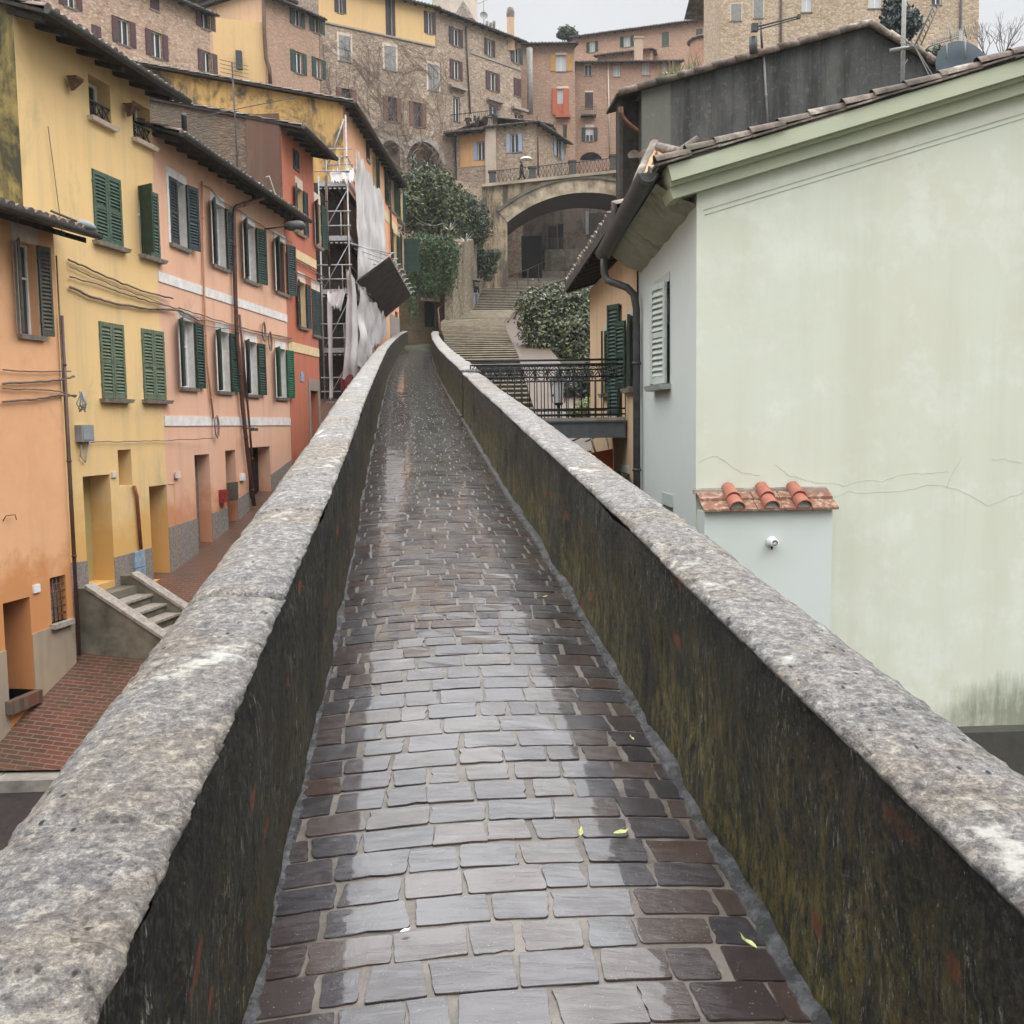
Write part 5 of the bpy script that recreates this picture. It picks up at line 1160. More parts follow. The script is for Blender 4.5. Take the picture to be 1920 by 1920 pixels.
FPE = Fac((1.66, 20.6), (1.94, 15.2))
FPE.n = -FPE.n if FPE.n.x > 0 else FPE.n
def peach_house():
    e = thing('peach_house', 'narrow cream peach house with dark green shutters and a deep tiled eave', 'house', FPE.P(FPE.L / 2, -2.5))
    pm = plaster('cream_peach_plaster', (0.60, 0.42, 0.26), (0.55, 0.38, 0.24), (0.3, 0.24, 0.19), .35, .45)
    H = []; L = FPE.L
    def W_(px0, y0, px1, y1): u0, u1, z0, z1 = FPE.rect(px0, y0, px1, y1); return min(u0, u1), max(u0, u1), z0, z1
    sr = ('mintsh', .08, .12, False)
    for bx, a in (((1133, 620, 1141, 738), (8, 0)), ((1177, 596, 1190, 728), (160, 160)), ((1166, 886, 1180, 990), (170, 170))):
        window(FPE, e, W_(*bx), sm='green', ang=a, px=False, holes=H, surround=sr, sillw=.12)
    u0, u1, z0, z1 = W_(1155, 573, 1166, 780); H.append((u0, u1, z0, z1, .2)); b = MB(); b.quad(FPE.P(u0, z0, -.19), FPE.P(u1, z0, -.19), FPE.P(u1, z1, -.19), FPE.P(u0, z1, -.19)); dd = b.build('french_door', MT['glass'], e)
    leaf(FPE, u0, z0, z1, (u1 - u0) / 2, 1, 12, MT['green'], dd); leaf(FPE, u1, z0, z1, (u1 - u0) / 2, -1, 30, MT['green'], dd)
    b = MB(); wall(b, FPE, 0, L, -6, 2.75, H); b.quad(FPE.P(0, -6), FPE.P(0, 2.7), FPE.P(0, 3.9, -3.5), FPE.P(0, -6, -3.5)); b.build('wall', pm, e)
    # deep eave and its tiles
    e0 = V((1.20, 21.0, 2.93)); e1 = V((1.47, 13.7, 2.93)); b = MB(); coppi(b, e0, e1, V((.96, 0, .30)), 4.6, .2, .066, seed=9)
    b.obox(e0 + V((0, 0, -.1)), e1 - e0, V((4.2, 0, 1.3)), V((0, 0, .07)), 1); k = 0
    while k < 13: b.obox(e0.lerp(e1, k / 13 + .03) + V((.05, 0, -.2)), V((0, -.09, 0)), V((.7, 0, .2)), V((0, 0, .1)), 1); k += 1
    b.obox(e0 + V((-.02, .0, -.16)), e1 - e0, V((.03, 0, 0)), V((0, 0, .17)), 1); b.obox(e0 + V((0, .04, -.2)), V((2.5, 0, .78)), V((0, -.06, 0)), V((0, 0, .2)), 1)
    b.build('roof', [MT['tile'], MT['darkwood']], e)
    b = MB(); q = at(1176, 400, 14.2); b.tube([q + V((-.16, -.3, -.04)), q + V((.3, .1, .14))], .05, 8); b.tube([q + V((-.2, -.05, -.06)), q + V((.2, .2, .06))], .05, 8); b.build('ridge_tile', MT['greysh'], e)
    # open A of pale rafters where the two roofs meet
    b = MB(); a, l, r = at(1231, 276, 13.4), at(1206, 345, 12.6), at(1252, 318, 12.4)
    b.bar(a, l, .055, .05); b.bar(a, r, .055, .05); b.build('rafters', MT['newwood'], e)
    b = MB(); b.tube([at(1228, 270, 13.5), at(1200, 330, 12.9), at(1185, 372, 12.7)], .07, 8); b.tube([at(1235, 276, 13.2), at(1275, 285, 12.6), at(1310, 262, 12.6)], .06, 8); b.build('ridge_tiles', MT['tile'], e)
    b = MB(); coppi(b, at(1178, 292, 17.5), at(1335, 281, 16.5), V((.1, 1, .25)), 1.1, .22, .075, seed=12); b.build('upper_tiles', MT['tile'], e)
peach_house()

def footbridge():
    MT['beam'] = flat('painted_steel_beam', (0.085, 0.09, 0.095), .5)
    t = thing('footbridge', 'short iron footbridge with scrolled railings from the walk to the cream peach house', 'footbridge', V((.3, 16.6, .45)))
    y0, y1 = 16.05, 17.7; xl = lambda y: left_x(y) + PW + .2; zd = at(1100, 783, 16.2).z
    xr = 1.86; b = MB()
    b.obox(V((xl(y0), y0, zd - .05)), (xr - xl(y0), 0, 0), (0, y1 - y0, 0), (0, 0, .05)); b.build('deck', MT['concrete'], t)
    for y in (y0 + .02, y1 - .12): b = MB(); b.obox(V((xl(y), y, zd - .33)), (xr - xl(y), 0, 0), (0, .1, 0), (0, 0, .28)); b.obox(V((xl(y), y - .03, zd - .33)), (xr - xl(y), 0, 0), (0, .16, 0), (0, 0, .02)); b.obox(V((xl(y), y - .03, zd - .075)), (xr - xl(y), 0, 0), (0, .16, 0), (0, 0, .02)); b.build('beam', MT['beam'], t)
    0 and (flat('painted_steel_beam', (0.085, 0.09, 0.095), .5), t)
    zt = zd + .93
    for y in (y0 + .03, y1 - .03):
        b = MB(); x0 = xl(y) - .05 if y < 16.5 else xl(y); R_ = lambda z, r=.016: b.tube([V((x0, y, z)), V((xr, y, z))], r, 6)
        R_(zt, .02); R_(zt - .07); R_(zt - .27); R_(zd + .05); R_(zd + .14)
        n = int((xr - x0) / .115)
        for k in range(n + 1):
            x = x0 + (xr - x0) * k / n; b.tube([V((x, y, zd)), V((x, y, zt - .07 if k % 2 == 0 else zt - .27))], .009, 5)
        m = int((xr - x0) / .2)
        for k in range(m):
            xc = x0 + (xr - x0) * (k + .5) / m; b.tube([V((xc + .1 * math.cos(a * math.pi / 7), y, zt - .265 + .19 * math.sin(a * math.pi / 7))) for a in range(8)], .008, 5)
            b.tube([V((xc + .045 * math.cos(a * math.pi / 4), y, zt - .165 + .045 * math.sin(a * math.pi / 4))) for a in range(9)], .007, 5)
            b.tube([V((xc + .1 * math.cos(a * math.pi / 7), y, zt - .075 - .19 * math.sin(a * math.pi / 7))) for a in range(8)], .008, 5)
        b.build('railing', MT['iron'], t)
    # a lantern on a post in the garden beyond
    p = at(1047, 735, 19.5); t = thing('garden_lantern', 'square white glass garden lantern on a post beyond the footbridge railing', 'lamp', p + V((0, 0, -1.2)))
    b = MB(); w = .15; h = .42
    b.lathe(p + V((0, 0, h / 2)), [(.2, 0), (.16, .05), (.06, .16), (.02, .2)], 4, 0, smooth=False); b.lathe(p + V((0, 0, -h / 2)), [(.1, -.05), (.13, 0)], 4, 0, smooth=False)
    for k in range(4):
        a = k * math.pi / 2 + .35; b.tube([p + V((.13 * math.cos(a), .13 * math.sin(a), -h / 2)), p + V((.17 * math.cos(a), .17 * math.sin(a), h / 2))], .012, 5)
    b.tube([p + V((0, 0, -h / 2 - .05)), p + V((0, 0, -2.8))], .035, 8); b.build('post', MT['iron'], t)
    b = MB(); b.lathe(p, [(.11, -h / 2), (.15, h / 2)], 4, 0, smooth=False); b.build('glass', MT['milk'], t)
    b = MB(); q = at(1118, 856, 17.5); b.obox(q + V((-.2, 0, -.5)), (.5, 0, .08), (0, .05, 0), (0, 0, .55)); b.obox(q + V((-.2, .0, -1.2)), (.05, 0, 0), (0, .05, 0), (0, 0, .8)); tag(b.build('barrier', MT['orange']), 'bright orange plastic barrier under the footbridge', 'barrier')
    b = MB()
    for dx in (0, .28): b.tube([at(1070, 828, 18.5) + V((dx, 0, 0)), at(1105, 812, 18.2) + V((dx, 0, 0)), at(1120, 860, 18) + V((dx, 0, 0))], .02, 6)
    tag(b.build('handrail', MT['greysh']), 'pale tube handrail of the stair under the footbridge', 'handrail')
footbridge()

def grey_house():
    FG = Fac((at(1203, 240, 19.5).x, 19.5), (9.0, 20.0)); e = thing('grey_house', 'dark grey weathered gable end with an open loggia above the peach house', 'house', V((5, 19.7, -1)))
    m = Mat('dark_weathered_render', .9, .2)
    c = m.mix(m.rng(m.noise(.6, 7, .7), .36, .64), (0.060, 0.060, 0.059), (0.105, 0.104, 0.096)); c = m.mix(m.mul(m.rng(m.noise(1, 7, .75, m.co('Object', (2.5, 2.5, .25))), .44, .6), .75), c, (0.026, 0.026, 0.027)); sx = m.new('ShaderNodeSeparateXYZ'); m.ln(m.co('Object'), sx.inputs[0]); xp = at(1258, 240, 19.5).x; c = m.mix(m.rng(sx.outputs['X'], xp + .02, xp - .02, 0, .75), c, (0.155, 0.15, 0.125)); c = m.mix(m.mul(m.rng(m.noise(9, 6, .75), .55, .72), .4), c, (0.24, 0.235, 0.21)); m.color(c); m.bump(m.noise(16, 6, .7), .35, .02)
    pa = FG.uv(1203, 170); pk = FG.uv(1625, 52); pb = FG.uv(1692, 92)
    def top(u): return pa[1] + (pk[1] - pa[1]) * (u - pa[0]) / (pk[0] - pa[0]) if u < pk[0] else pk[1] + (pb[1] - pk[1]) * (u - pk[0]) / (pb[0] - pk[0])
    us = [pa[0]] + [pa[0] + (pk[0] - pa[0]) * k / 5 for k in range(1, 6)] + [pb[0], pb[0] + 3.5]
    b = MB()
    for u0, u1 in zip(us, us[1:]): b.quad(FG.P(u0, -3), FG.P(u1, -3), FG.P(u1, top(u1)), FG.P(u0, top(u0)))
    b.quad(FG.P(us[0], -3), FG.P(us[0], top(us[0])), FG.P(us[0], top(us[0]), -1), FG.P(us[0], -3, -1)); b.build('gable_wall', m.m, e)
    # lighter mortar patch at the left
    # verge tiles along both slopes
    b = MB(); R = random.Random(3)
    for (ua, za), (ub, zb) in (((FG.uv(1158, 183)[0], FG.uv(1158, 183)[1]), pk), (pk, (pb[0] + 3.5, top(pb[0] + 3.5)))):
        A, B_ = FG.P(ua, za, .12), FG.P(ub, zb, .12); d = (B_ - A); L = d.length; d = d / L; s = 0
        b.obox(A - d * .05 + V((0, 0, .0)), d * L, -FG.n * 1.1, V((0, 0, .05)), 1)
        while s < L: ln = R.uniform(.36, .5); b.tube([A + d * s + V((0, 0, .06 + .015 * R.random())), A + d * min(L, s + ln) + V((0, 0, .05))], [.075, .062], 7); s += ln * .93
        b.obox(A + V((0, 0, .03)), d * L, -FG.n * 1.1, V((0, 0, .06)))
    b.build('roof', [MT['tile'], MT['darkwood']], e)
    # loggia: dark opening with side post under the eave
    uL = FG.uv(1162, 240)[0]; b = MB(); z0, z1 = FG.uv(1180, 300)[1], FG.uv(1180, 180)[1]
    b.obox(FG.P(uL, -3, -.3), FG.d * (pa[0] - uL), -FG.n * .1, V((0, 0, z1 + 3))); b.obox(FG.P(uL, -3, -.4), FG.d * .07, FG.n * .35, V((0, 0, z1 + 3.05))); b.build('loggia', MT['darkwood'], e)
    b = MB(); b.tube([FG.P(*FG.uv(1161, 205), .15), FG.P(*FG.uv(1163, 220), .12), FG.P(*FG.uv(1172, 232), .1), FG.P(*FG.uv(1195, 250), .08)], .05, 8); b.build('downpipe', MT['rustiron'], e)
    pipe(e, [FG.P(*FG.uv(1430, 100), .05), FG.P(*FG.uv(1438, 238), .05)], .022, MT['greysh'], 'conduit')
    b = MB(); p = FG.P(*FG.uv(1426, 100), .1); q = FG.P(*FG.uv(1423, 45), .1); b.tube([p, q], .022, 6); b.tube([at(1412, 52, 19.4), at(1500, 30, 19.0)], .018, 5); b.tube([at(1412, 58, 19.4), at(1500, 34, 19.0)], .012, 5)
    b.box(at(1415, 52, 19.4), .12, .1, .14); b.box(at(1498, 31, 19), .06, .05, .07); b.tube([at(1412, 70, 19.5), at(1413, 102, 19.5)], .08, 8); tag(b.build('antenna', MT['gutter']), 'long yagi aerial on a short mast beside a pipe on the dark grey gable', 'antenna')
    # tufts on the roof edge
    b = MB(); R = random.Random(5)
    for k in range(150):
        px = R.uniform(1240, 1310); p = at(px, 163 - (px - 1158) * .272 + 12, 20.2) + V((R.uniform(-.1, .1), R.uniform(-.4, .4), 0)); h = R.uniform(.05, .2) if R.random() < .85 else .36; a = V((R.uniform(-.12, .12), R.uniform(-.1, .1), h)); s = V((.014, 0, 0))
        b.add([p - s, p + s, p + a], [(0, 1, 2)])
    tag(b.build('weed_tuft', leafmat('dry_weeds', (0.13, 0.13, 0.05), (0.20, 0.19, 0.09), (0.07, 0.09, 0.035))), 'tuft of yellow green weeds growing on the dark grey roof edge', 'weeds')
    # antennas and dish between the roofs
    p0, p1 = at(1692, 165, 15.5), at(1696, -30, 15.5); b = MB(); b.tube([V((p0.x, 15.5, p0.z - .4)), V((p0.x, 15.5, p1.z))], .035, 8); c = at(1694, 92, 15.4)
    b.tube([c + V((-.2, 0, -.02)), c + V((.2, 0, .04))], .03, 6); 
    A, B_ = at(1715, 85, 15.3), at(1748, 12, 15.0)
    for o in (V((0, 0, 0)), V((.09, 0, .0)), V((.05, .12, .02))): b.tube([A + o, B_ + o], .011, 5)
    for k in range(9): q = A.lerp(B_, k / 8); b.tube([q + V((-.02, -.12, 0)), q + V((.13, .14, .02))], .006, 4)
    for z in (.0, .1): b.tube([A + V((-.22, 0, .14 - z)), A + V((.0, 0, -.02)), A + V((.30, 0, -.46 - z)), A + V((.2, .05, -.62))], .009, 5)
    b.tube([c, A], .014, 5); b.tube([A + V((-.1, 0, -.2)), A + V((-.18, .1, -.36))], .008, 4); tag(b.build('antenna', MT['greysh']), 'tall mast with a tangled grid aerial beside the satellite dish', 'antenna')
    c = at(1800, 132, 15.2); ax = V((.12, -1, .22)).normalized(); b = MB(); b.lathe(c + ax * .02, [(0, 0), (.2, .015), (.42, .06), (.43, .05), (.2, 0), (0, -.02)], 28, 0, ax); t = thing('satellite_dish', 'large dark grey satellite dish standing behind the mint roof edge', 'satellite dish', c); b.build('dish', flat('dark_blue_grey_dish', (0.05, 0.065, 0.08), .75, .12, 3), t)
    b = MB(); b.tube([c + V((.04, .1, .6)), c + V((.04, .1, -.9))], .03, 6); b.tube([c + V((.02, -.1, .44)), c + V((.02, -.12, .12))], .012, 5); b.tube([c + V((-.25, -.1, .35)), c + V((-.24, -.1, .12))], .008, 5); b.build('mast', MT['greysh'], t)
    b = MB()
    for k in range(20): q = at(1745 + k * 3.2, 86 - k * 1.1, 16); b.tube([q, q + V((.012, 0, .11))], .005, 4)
    b.tube([at(1740, 88, 16), at(1812, 64, 16)], .012, 5); b.tube([at(1812, 72, 16), at(1806, 38, 16)], .012, 5); b.tube([at(1783, 78, 16), at(1779, 42, 16)], .009, 5)
    tag(b.build('bird_spikes', MT['greysh']), 'row of thin metal bird spikes along the far ridge behind the dish', 'spikes'); b = MB()
    for k in range(18): q = at(1850 + k * 4, 118 - k * 1.1, 14); b.tube([q, q + V((.01, 0, .07))], .004, 4)
    tag(b.build('bird_spikes', MT['greysh']), 'row of thin metal bird spikes on the mint roof edge right of the dish', 'spikes')
grey_house()
# ---------------------------------------------------------------- the old town on the hill
def FX(px0, y0, px1, y1):
    a, c = at(px0, 300, y0), at(px1, 300, y1); return Fac((a.x, a.y), (c.x, c.y))
def simple(name, label, fc, mat, H, z0, top, u0=0, u1=None, sides=6.0, roofze=None, over=.5, tan=.28, seed=0, depth=7, roofm=True, e=None):
    if e is None: e = thing(name, label, 'building', fc.P(fc.L / 2, z0 + 6 if z0 < 0 else z0))
    u1 = fc.L if u1 is None else u1; b = MB(); wall(b, fc, u0, u1, z0, top, H); tf = top if callable(top) else (lambda u: top)
    side_wall(b, fc, u0, z0, tf(u0), sides, tan); side_wall(b, fc, u1, z0, tf(u1), sides, tan); b.build('wall', mat, e)
    if roofm: roof(e, fc, u0, u1, tf(u0) - over * tan, over, depth, tan, seed, True, .3, .9, left=.3, right=.3, gutr=.08)
    return e
def bw(fc, e, H, lst):
    for q in lst:
        bx, kind, smk, ang = q[:4]; kw = dict(detail=0, fine=False, depth=.22, holes=H, sillw=.08); kw.update(q[4] if len(q) > 4 else {})
        window(fc, e, bx, kind, sm=smk, ang=ang, **kw)
O2 = (180, 180)

def town():
    stoneA = rubble('warm_rubble_stone', [(0.46, 0.30, 0.22), (0.54, 0.40, 0.30), (0.36, 0.22, 0.155), (0.62, 0.49, 0.38), (0.44, 0.27, 0.20)], 5.0, (0.38, 0.28, 0.21), 2.0, .4)
    stoneB = rubble('grey_brown_rubble', [(0.36, 0.26, 0.19), (0.50, 0.39, 0.30), (0.27, 0.19, 0.14), (0.60, 0.50, 0.41), (0.40, 0.27, 0.20)], 4.6, (0.31, 0.25, 0.19), 1.9, .45)
    stoneC = rubble('pale_ochre_rubble', [(0.52, 0.40, 0.28), (0.62, 0.51, 0.39), (0.42, 0.30, 0.20), (0.50, 0.35, 0.25)], 4.6, (0.43, 0.34, 0.24), 2.1, .3)
    brickA = bricks('old_town_brick', (0.45, 0.26, 0.18), (0.35, 0.20, 0.145), (0.42, 0.33, 0.25), .32, .10, dirt=(0.22, 0.17, 0.13), dirtamt=.55)
    brickB = bricks('rosy_town_brick', (0.50, 0.29, 0.21), (0.43, 0.25, 0.18), (0.46, 0.35, 0.27), .32, .10, dirt=(0.32, 0.22, 0.16), dirtamt=.45)
    cream = plaster('pale_apricot_plaster', (0.62, 0.41, 0.26), (0.56, 0.38, 0.25), (0.30, 0.24, 0.18), .5, .4)
    yellow = plaster('soft_yellow_plaster', (0.64, 0.43, 0.20), (0.60, 0.41, 0.21), (0.4, 0.28, 0.16), .3, .3)
    # tall stone house behind the yellow one
    f = Fac((-28.5, 46.1), (-17.9, 62.0)); H = []; e = thing('stone_house', 'tall rubble stone house with maroon shutters rising behind the yellow house', 'building', f.P(f.L / 2, 4))
    top = at(425, 28, 62).z + .1
    bw(f, e, H, [((221, 36, 243, 84), 'shutters', 'maroon', O2), ((283, 60, 304, 108), 'shutters', 'maroon', O2), ((172, 48, 190, 92), 'shutters', 'maroon', (0, 0)), ((380, 97, 398, 136), 'shutters', 'maroon', O2), ((376, 18, 394, 54), 'shutters', 'maroon', O2), ((281, -18, 298, 19), 'shutters', 'maroon', (0, 0)), ((47, -20, 66, 26), 'shutters', 'maroon', O2), ((120, -30, 142, 14), 'shutters', 'maroon', O2), ((330, 70, 345, 72), 'plain', None, O2)][:8])
    simple('', '', f, stoneA, H, -2, top, e=e, seed=21)
    # apricot side and green shuttered brick front
    f = Fac((-16.4, 70), (-13.48, 74.0)); H = []; e = thing('corner_house', 'narrow corner house with an apricot side and four green shuttered windows', 'building', f.P(f.L / 2, 6)); top = at(576, 12, 72).z
    bw(f, e, H, [((550, 15, 564, 49), 'shutters', 'green', O2), ((587, 27, 601, 62), 'shutters', 'green', O2), ((552, 97, 567, 137), 'shutters', 'green', O2), ((591, 110, 604, 147), 'shutters', 'green', O2)])
    simple('', '', f, brickA, H, 2, top, e=e, seed=22, sides=3)
    f2 = Fac((-22.0, 73.3), (-16.42, 69.97)); H2 = []; bw(f2, e, H2, [((454, 50, 461, 80), 'shutters', 'charcoal', (None, 180)), ((457, 128, 462, 152), 'plain', None, O2)])
    b = MB(); wall(b, f2, 0, f2.L, 2, lambda u: top + .3 + (f2.L - u) * .02, H2); b.build('side_wall', cream, e)
    b = MB(); b.fbox(f2, -.4, f2.L + .4, top + .3, top + .5, -3, .45); b.build('eave', MT['darkwood'], e)
    b = MB(); b.tube(fpts(f2, [(497, 0), (499, 70), (502, 112), (508, 130), (510, 160)], .15), .13, 8); b.build('flue_pipe', MT['rustiron'], e)
    b = MB(); p = at(425, 70, 68); b.obox(V((p.x - 1.2, p.y + 1, 4)), (3.2, 1.0, 0), (0, 2, 0), (0, 0, at(430, 20, 68).z - 4)); t = thing('lane_house', 'sliver of a cream house between the stone house and the corner house', 'building', p + V((0, 0, -8))); b.build('wall', yellow, t)
    b = MB(); q = at(441, 80, 68.2); b.obox(q + V((-.2, .72, -1.4)), (.35, .11, 0), (0, .3, 0), (0, 0, 1.2)); b.build('window', MT['charcoal'], t)
    # low tiled roof lump before it
    b = MB(); p = at(520, 172, 62); coppi(b, p + V((-1.7, 0, -.4)), p + V((.9, 0, -.4)), V((0, 1, .35)), 2, .3, .1, .5, 4, seed=3); b.obox(p + V((-1.7, .2, -3)), (2.6, 0, 0), (0, 2, 0), (0, 0, 2.4), 1); tag(b.build('chimney_hood', [MT['tile'], MT['render']]), 'mossy tiled chimney hood on the roof below the corner house', 'chimney')
    # yellow topped house covered with bare creeper
    f = Fac((-13.8, 76), (-5.6, 81.2)); H = []; e = thing('creeper_house', 'big rubble house with a yellow top storey and bare creeper on its front', 'building', f.P(f.L / 2, 8)); top = at(720, -18, 78).z
    zb = f.uv(720, 65)[1]; st = {'surround': ('palesill', .16, .2, True), 'frame': 'greysh'}
    bw(f, e, H, [((727, -6, 736, 67), 'shutters', 'purple', O2), ((800, 22, 811, 64), 'shutters', 'purple', O2), ((632, -14, 643, 25), 'shutters', 'purple', O2), ((636, 67, 657, 115), 'shutters', 'greysh', (0, 0), st), ((721, 87, 742, 132), 'shutters', 'greysh', (0, 0), st), ((803, 121, 822, 170), 'shutters', 'greysh', (0, 0), st),
        ((640, 166, 659, 208), 'shutters', 'brownsh', O2, {'frame': 'brownsh'}), ((727, 182, 744, 228), 'shutters', 'brownsh', O2, {'frame': 'brownsh'}), ((775, 192, 791, 238), 'shutters', 'brownsh', O2, {'frame': 'brownsh'})])
    a1 = f.rect(716, 264, 750, 330); a2 = f.rect(764, 266, 826, 330); H += [a1 + (1.2,), a2 + (1.2,)]
    simple('', '', f, stoneB, H, 6, top, e=e, seed=23)
    b = MB(); HH = [h for h in H if h[3] > zb]
    us = sorted([0, f.L] + [h[k] for h in HH for k in (0, 1)])
    for u0, u1 in zip(us, us[1:]):
        um = (u0 + u1) / 2; hh = [h for h in HH if h[0] < um < h[1]]
        z = zb
        for h in hh:
            if h[2] > z: b.fbox(f, u0, u1, z, h[2], 0, .03)
            z = h[3]
        if z < top: b.fbox(f, u0, u1, z, top, 0, .03)
    b.build('upper_storey', yellow, e); b = MB(); b.fbox(f, 0, f.L, zb - .12, zb, 0, .1); b.build('string_course', MT['sill'], e)
    for a in (a1, a2):   # arch heads over the two deep openings
        b = MB(); w = a[1] - a[0]; r = w / 2; c = (a[0] + a[1]) / 2; zs = a[3] - r; n = 10
        for s in (-1, 1):
            pts = [(c + s * r * math.cos(k * math.pi / 2 / n), zs + r * math.sin(k * math.pi / 2 / n)) for k in range(n + 1)]
            for (p0, q0), (p1, q1) in zip(pts, pts[1:]): b.quad(f.P(p0, q0, .01), f.P(p1, q1, .01), f.P(p1, a[3], .01), f.P(p0, a[3], .01), 0, [(p0, q0), (p1, q1), (p1, a[3]), (p0, a[3])]); b.quad(f.P(p0, q0, .01), f.P(p1, q1, .01), f.P(p1, q1, -1.2), f.P(p0, q0, -1.2), 1)
        for k in range(2 * n): A = k * math.pi / 2 / n; B_ = (k + .94) * math.pi / 2 / n; b.add([f.P(c + rr * math.cos(t), zs + rr * math.sin(t), o) for o in (.0, .06) for rr, t in ((r, A), (r + .4, A), (r + .4, B_), (r, B_))], [(4, 5, 6, 7), (0, 4, 7, 3), (1, 2, 6, 5), (0, 1, 5, 4), (2, 3, 7, 6)], 1)
        b.quad(f.P(a[0], a[2], -1.18), f.P(a[1], a[2], -1.18), f.P(a[1], a[3], -1.18), f.P(a[0], a[3], -1.18), 2); b.build('arch', [stoneB, MT['sill'], plaster('dim_arch_plaster', (0.30, 0.21, 0.15), (0.24, 0.17, 0.13))], e)
    # bare creeper stems
    b = MB(); R = random.Random(17)
    def grow(u, z, a, L, r, lev):
        pts = [f.P(u, z, .06)]; n = int(L / .45)
        for k in range(n):
            a += R.gauss(0, .2); u += math.sin(a) * .45; z += math.cos(a) * .45
            if not (-.2 < u < f.L + 1.5) or z > zb - .1 + (1.5 if R.random() < .03 else 0): break
            pts.append(f.P(u, z, .06 + R.uniform(-.03, .05)))
            if lev < 3 and R.random() < .34: grow(u, z, a + R.choice((-1, 1)) * R.uniform(.5, 1.1), L * R.uniform(.3, .6), r * .62, lev + 1)
        if len(pts) > 2: b.tube(pts, [r * (1 - .7 * i / len(pts)) for i in range(len(pts))], 4, cap=False)
    for px, a, L in ((752, -.5, 11), (756, -.1, 12), (757, .3, 10), (826, -.35, 13), (829, .05, 12), (828, -.7, 11), (835, .3, 8), (754, -.9, 10), (827, -1.0, 10), (650, .2, 8), (690, .5, 9), (753, .7, 9), (828, .5, 7), (780, -.3, 11), (800, .2, 11), (720, -.2, 11)):
        u, z = f.uv(px, 318); grow(u, z, a, L, .036, 0)
    tag(b.build('creeper', flat('bare_creeper_stems', (0.19, 0.145, 0.12), .9, .3, 4)), 'leafless creeper branching over the rubble front of the yellow topped house', 'creeper')
    # long stone house right of it
    f = Fac((-5.76, 82), (1.3, 89.1)); H = []; e = thing('terrace_house', 'long weathered stone house with dark red shutters above the small terrace', 'building', f.P(f.L / 2, 10)); top = at(830, 22, 82).z + .3
    bw(f, e, H, [((848, 53, 861, 86), 'shutters', 'purple', O2), ((849, 113, 861, 149), 'shutters', 'maroon', O2), ((913, 74, 923, 105), 'shutters', 'purple', O2), ((963, 89, 974, 119), 'shutters', 'charcoal', O2), ((917, 135, 930, 170), 'shutters', 'maroon', O2), ((963, 147, 977, 181), 'shutters', 'maroon', (0, 0)), ((850, 182, 863, 228), 'plain', None, O2), ((917, 198, 935, 222), 'plain', None, O2), ((965, 214, 981, 230), 'plain', None, O2), ((853, 266, 864, 303), 'plain', None, O2)])
    simple('', '', f, stoneB, H, 8, top, e=e, seed=24)
    for px, py in ((856, 166), (926, 190), (972, 206)):
        u, z = f.uv(px, py); b = MB(); b.fbox(f, u - .9, u + .9, z - .1, z + .1, 0, .4); b.build('canopy', MT['sill'], e)
    b = MB(); b.fbox(f, 4, f.L, f.uv(905, 106)[1] - .1, f.uv(905, 106)[1] + .05, 0, .06); b.build('string_course', MT['sill'], e)
    pipe(e, fpts(f, [(872, 50), (875, 120), (880, 214)], .12), .07, MT['gutter'], collars=False); pipe(e, fpts(f, [(989, 92), (990, 215)], .25), .26, flat('tall_grey_duct', (0.26, 0.25, 0.23), .7), 'flue_duct', collars=False)
    # church tower scrap and chimneys on the skyline
    t = thing('church_apse', 'pale stone apse rising above the roofs on the skyline', 'building', at(850, 60, 105)); b = MB(); p = at(850, 10, 105); b.lathe(V((p.x, p.y + 3, 22)), [(2.4, 0), (2.4, p.z - 22 + 2), (2.7, p.z - 22 + 2.2), (0, p.z - 22 + 4)], 10, 0, smooth=False); b.build('wall', flat('pale_church_stone', (0.55, 0.47, 0.40), .9, .12, 1), t)
    b = MB(); b.lathe(V((at(868, 20, 100).x, 101, at(868, 36, 100).z)), [(1.1, -3), (1.1, 0), (1.3, .1), (0, 2.2)], 8, 0, smooth=False); b.build('roof', MT['tile'], t)
    for px, pt, pb, w, k, lab in ((921, 42, 60, .95, 0, 'squat plastered chimney with a ragged tile cap on the terrace house roof'), (957, 20, 60, .62, 1, 'tall slim chimney with a dark dome cowl on the terrace house roof')):
        b = MB(); p, q = at(px, pt, 88), at(px, pb, 88); b.obox(V((p.x - w / 2, 88, q.z - 1.5)), (w, 0, 0), (0, w, 0), (0, 0, p.z - q.z + 1.0))
        if k: b.lathe(V((p.x, 88.3, p.z - .5)), [(.34, 0), (.36, .5), (.28, .8), (0, .95)], 10, 1)
        else:
            for j in range(3): b.tube([V((p.x - .4 + .3 * j, 88, p.z - .5)), V((p.x - .35 + .3 * j, 88.1, p.z + .1 - .12 * (j % 2)))], .14, 6, 1)
        tag(b.build('chimney', [cream, MT['tile']]), lab, 'chimney', 'chimneys on the terrace house')
    b = MB(); p = at(907, 30, 86); b.lathe(p, [(0, 0), (.32, .05), (.34, .08)], 14, 0, V((.2, -1, .2))); b.tube([p + V((0, .1, -1)), p + V((0, .1, 2.2))], .03, 5); b.tube([p + V((-.5, .1, 1)), p + V((.7, .1, 1.5))], .02, 4); tag(b.build('satellite_dish', MT['greysh']), 'small pale satellite dish on a mast on the far skyline', 'satellite dish')
    # brick houses facing the viewer
    f = Fac((1.24, 92), (6.2, 92)); H = []; e = thing('brick_house', 'brown brick house with ochre shutters above a rust red balcony door', 'building', f.P(f.L / 2, 12)); top = at(1030, 82, 92).z
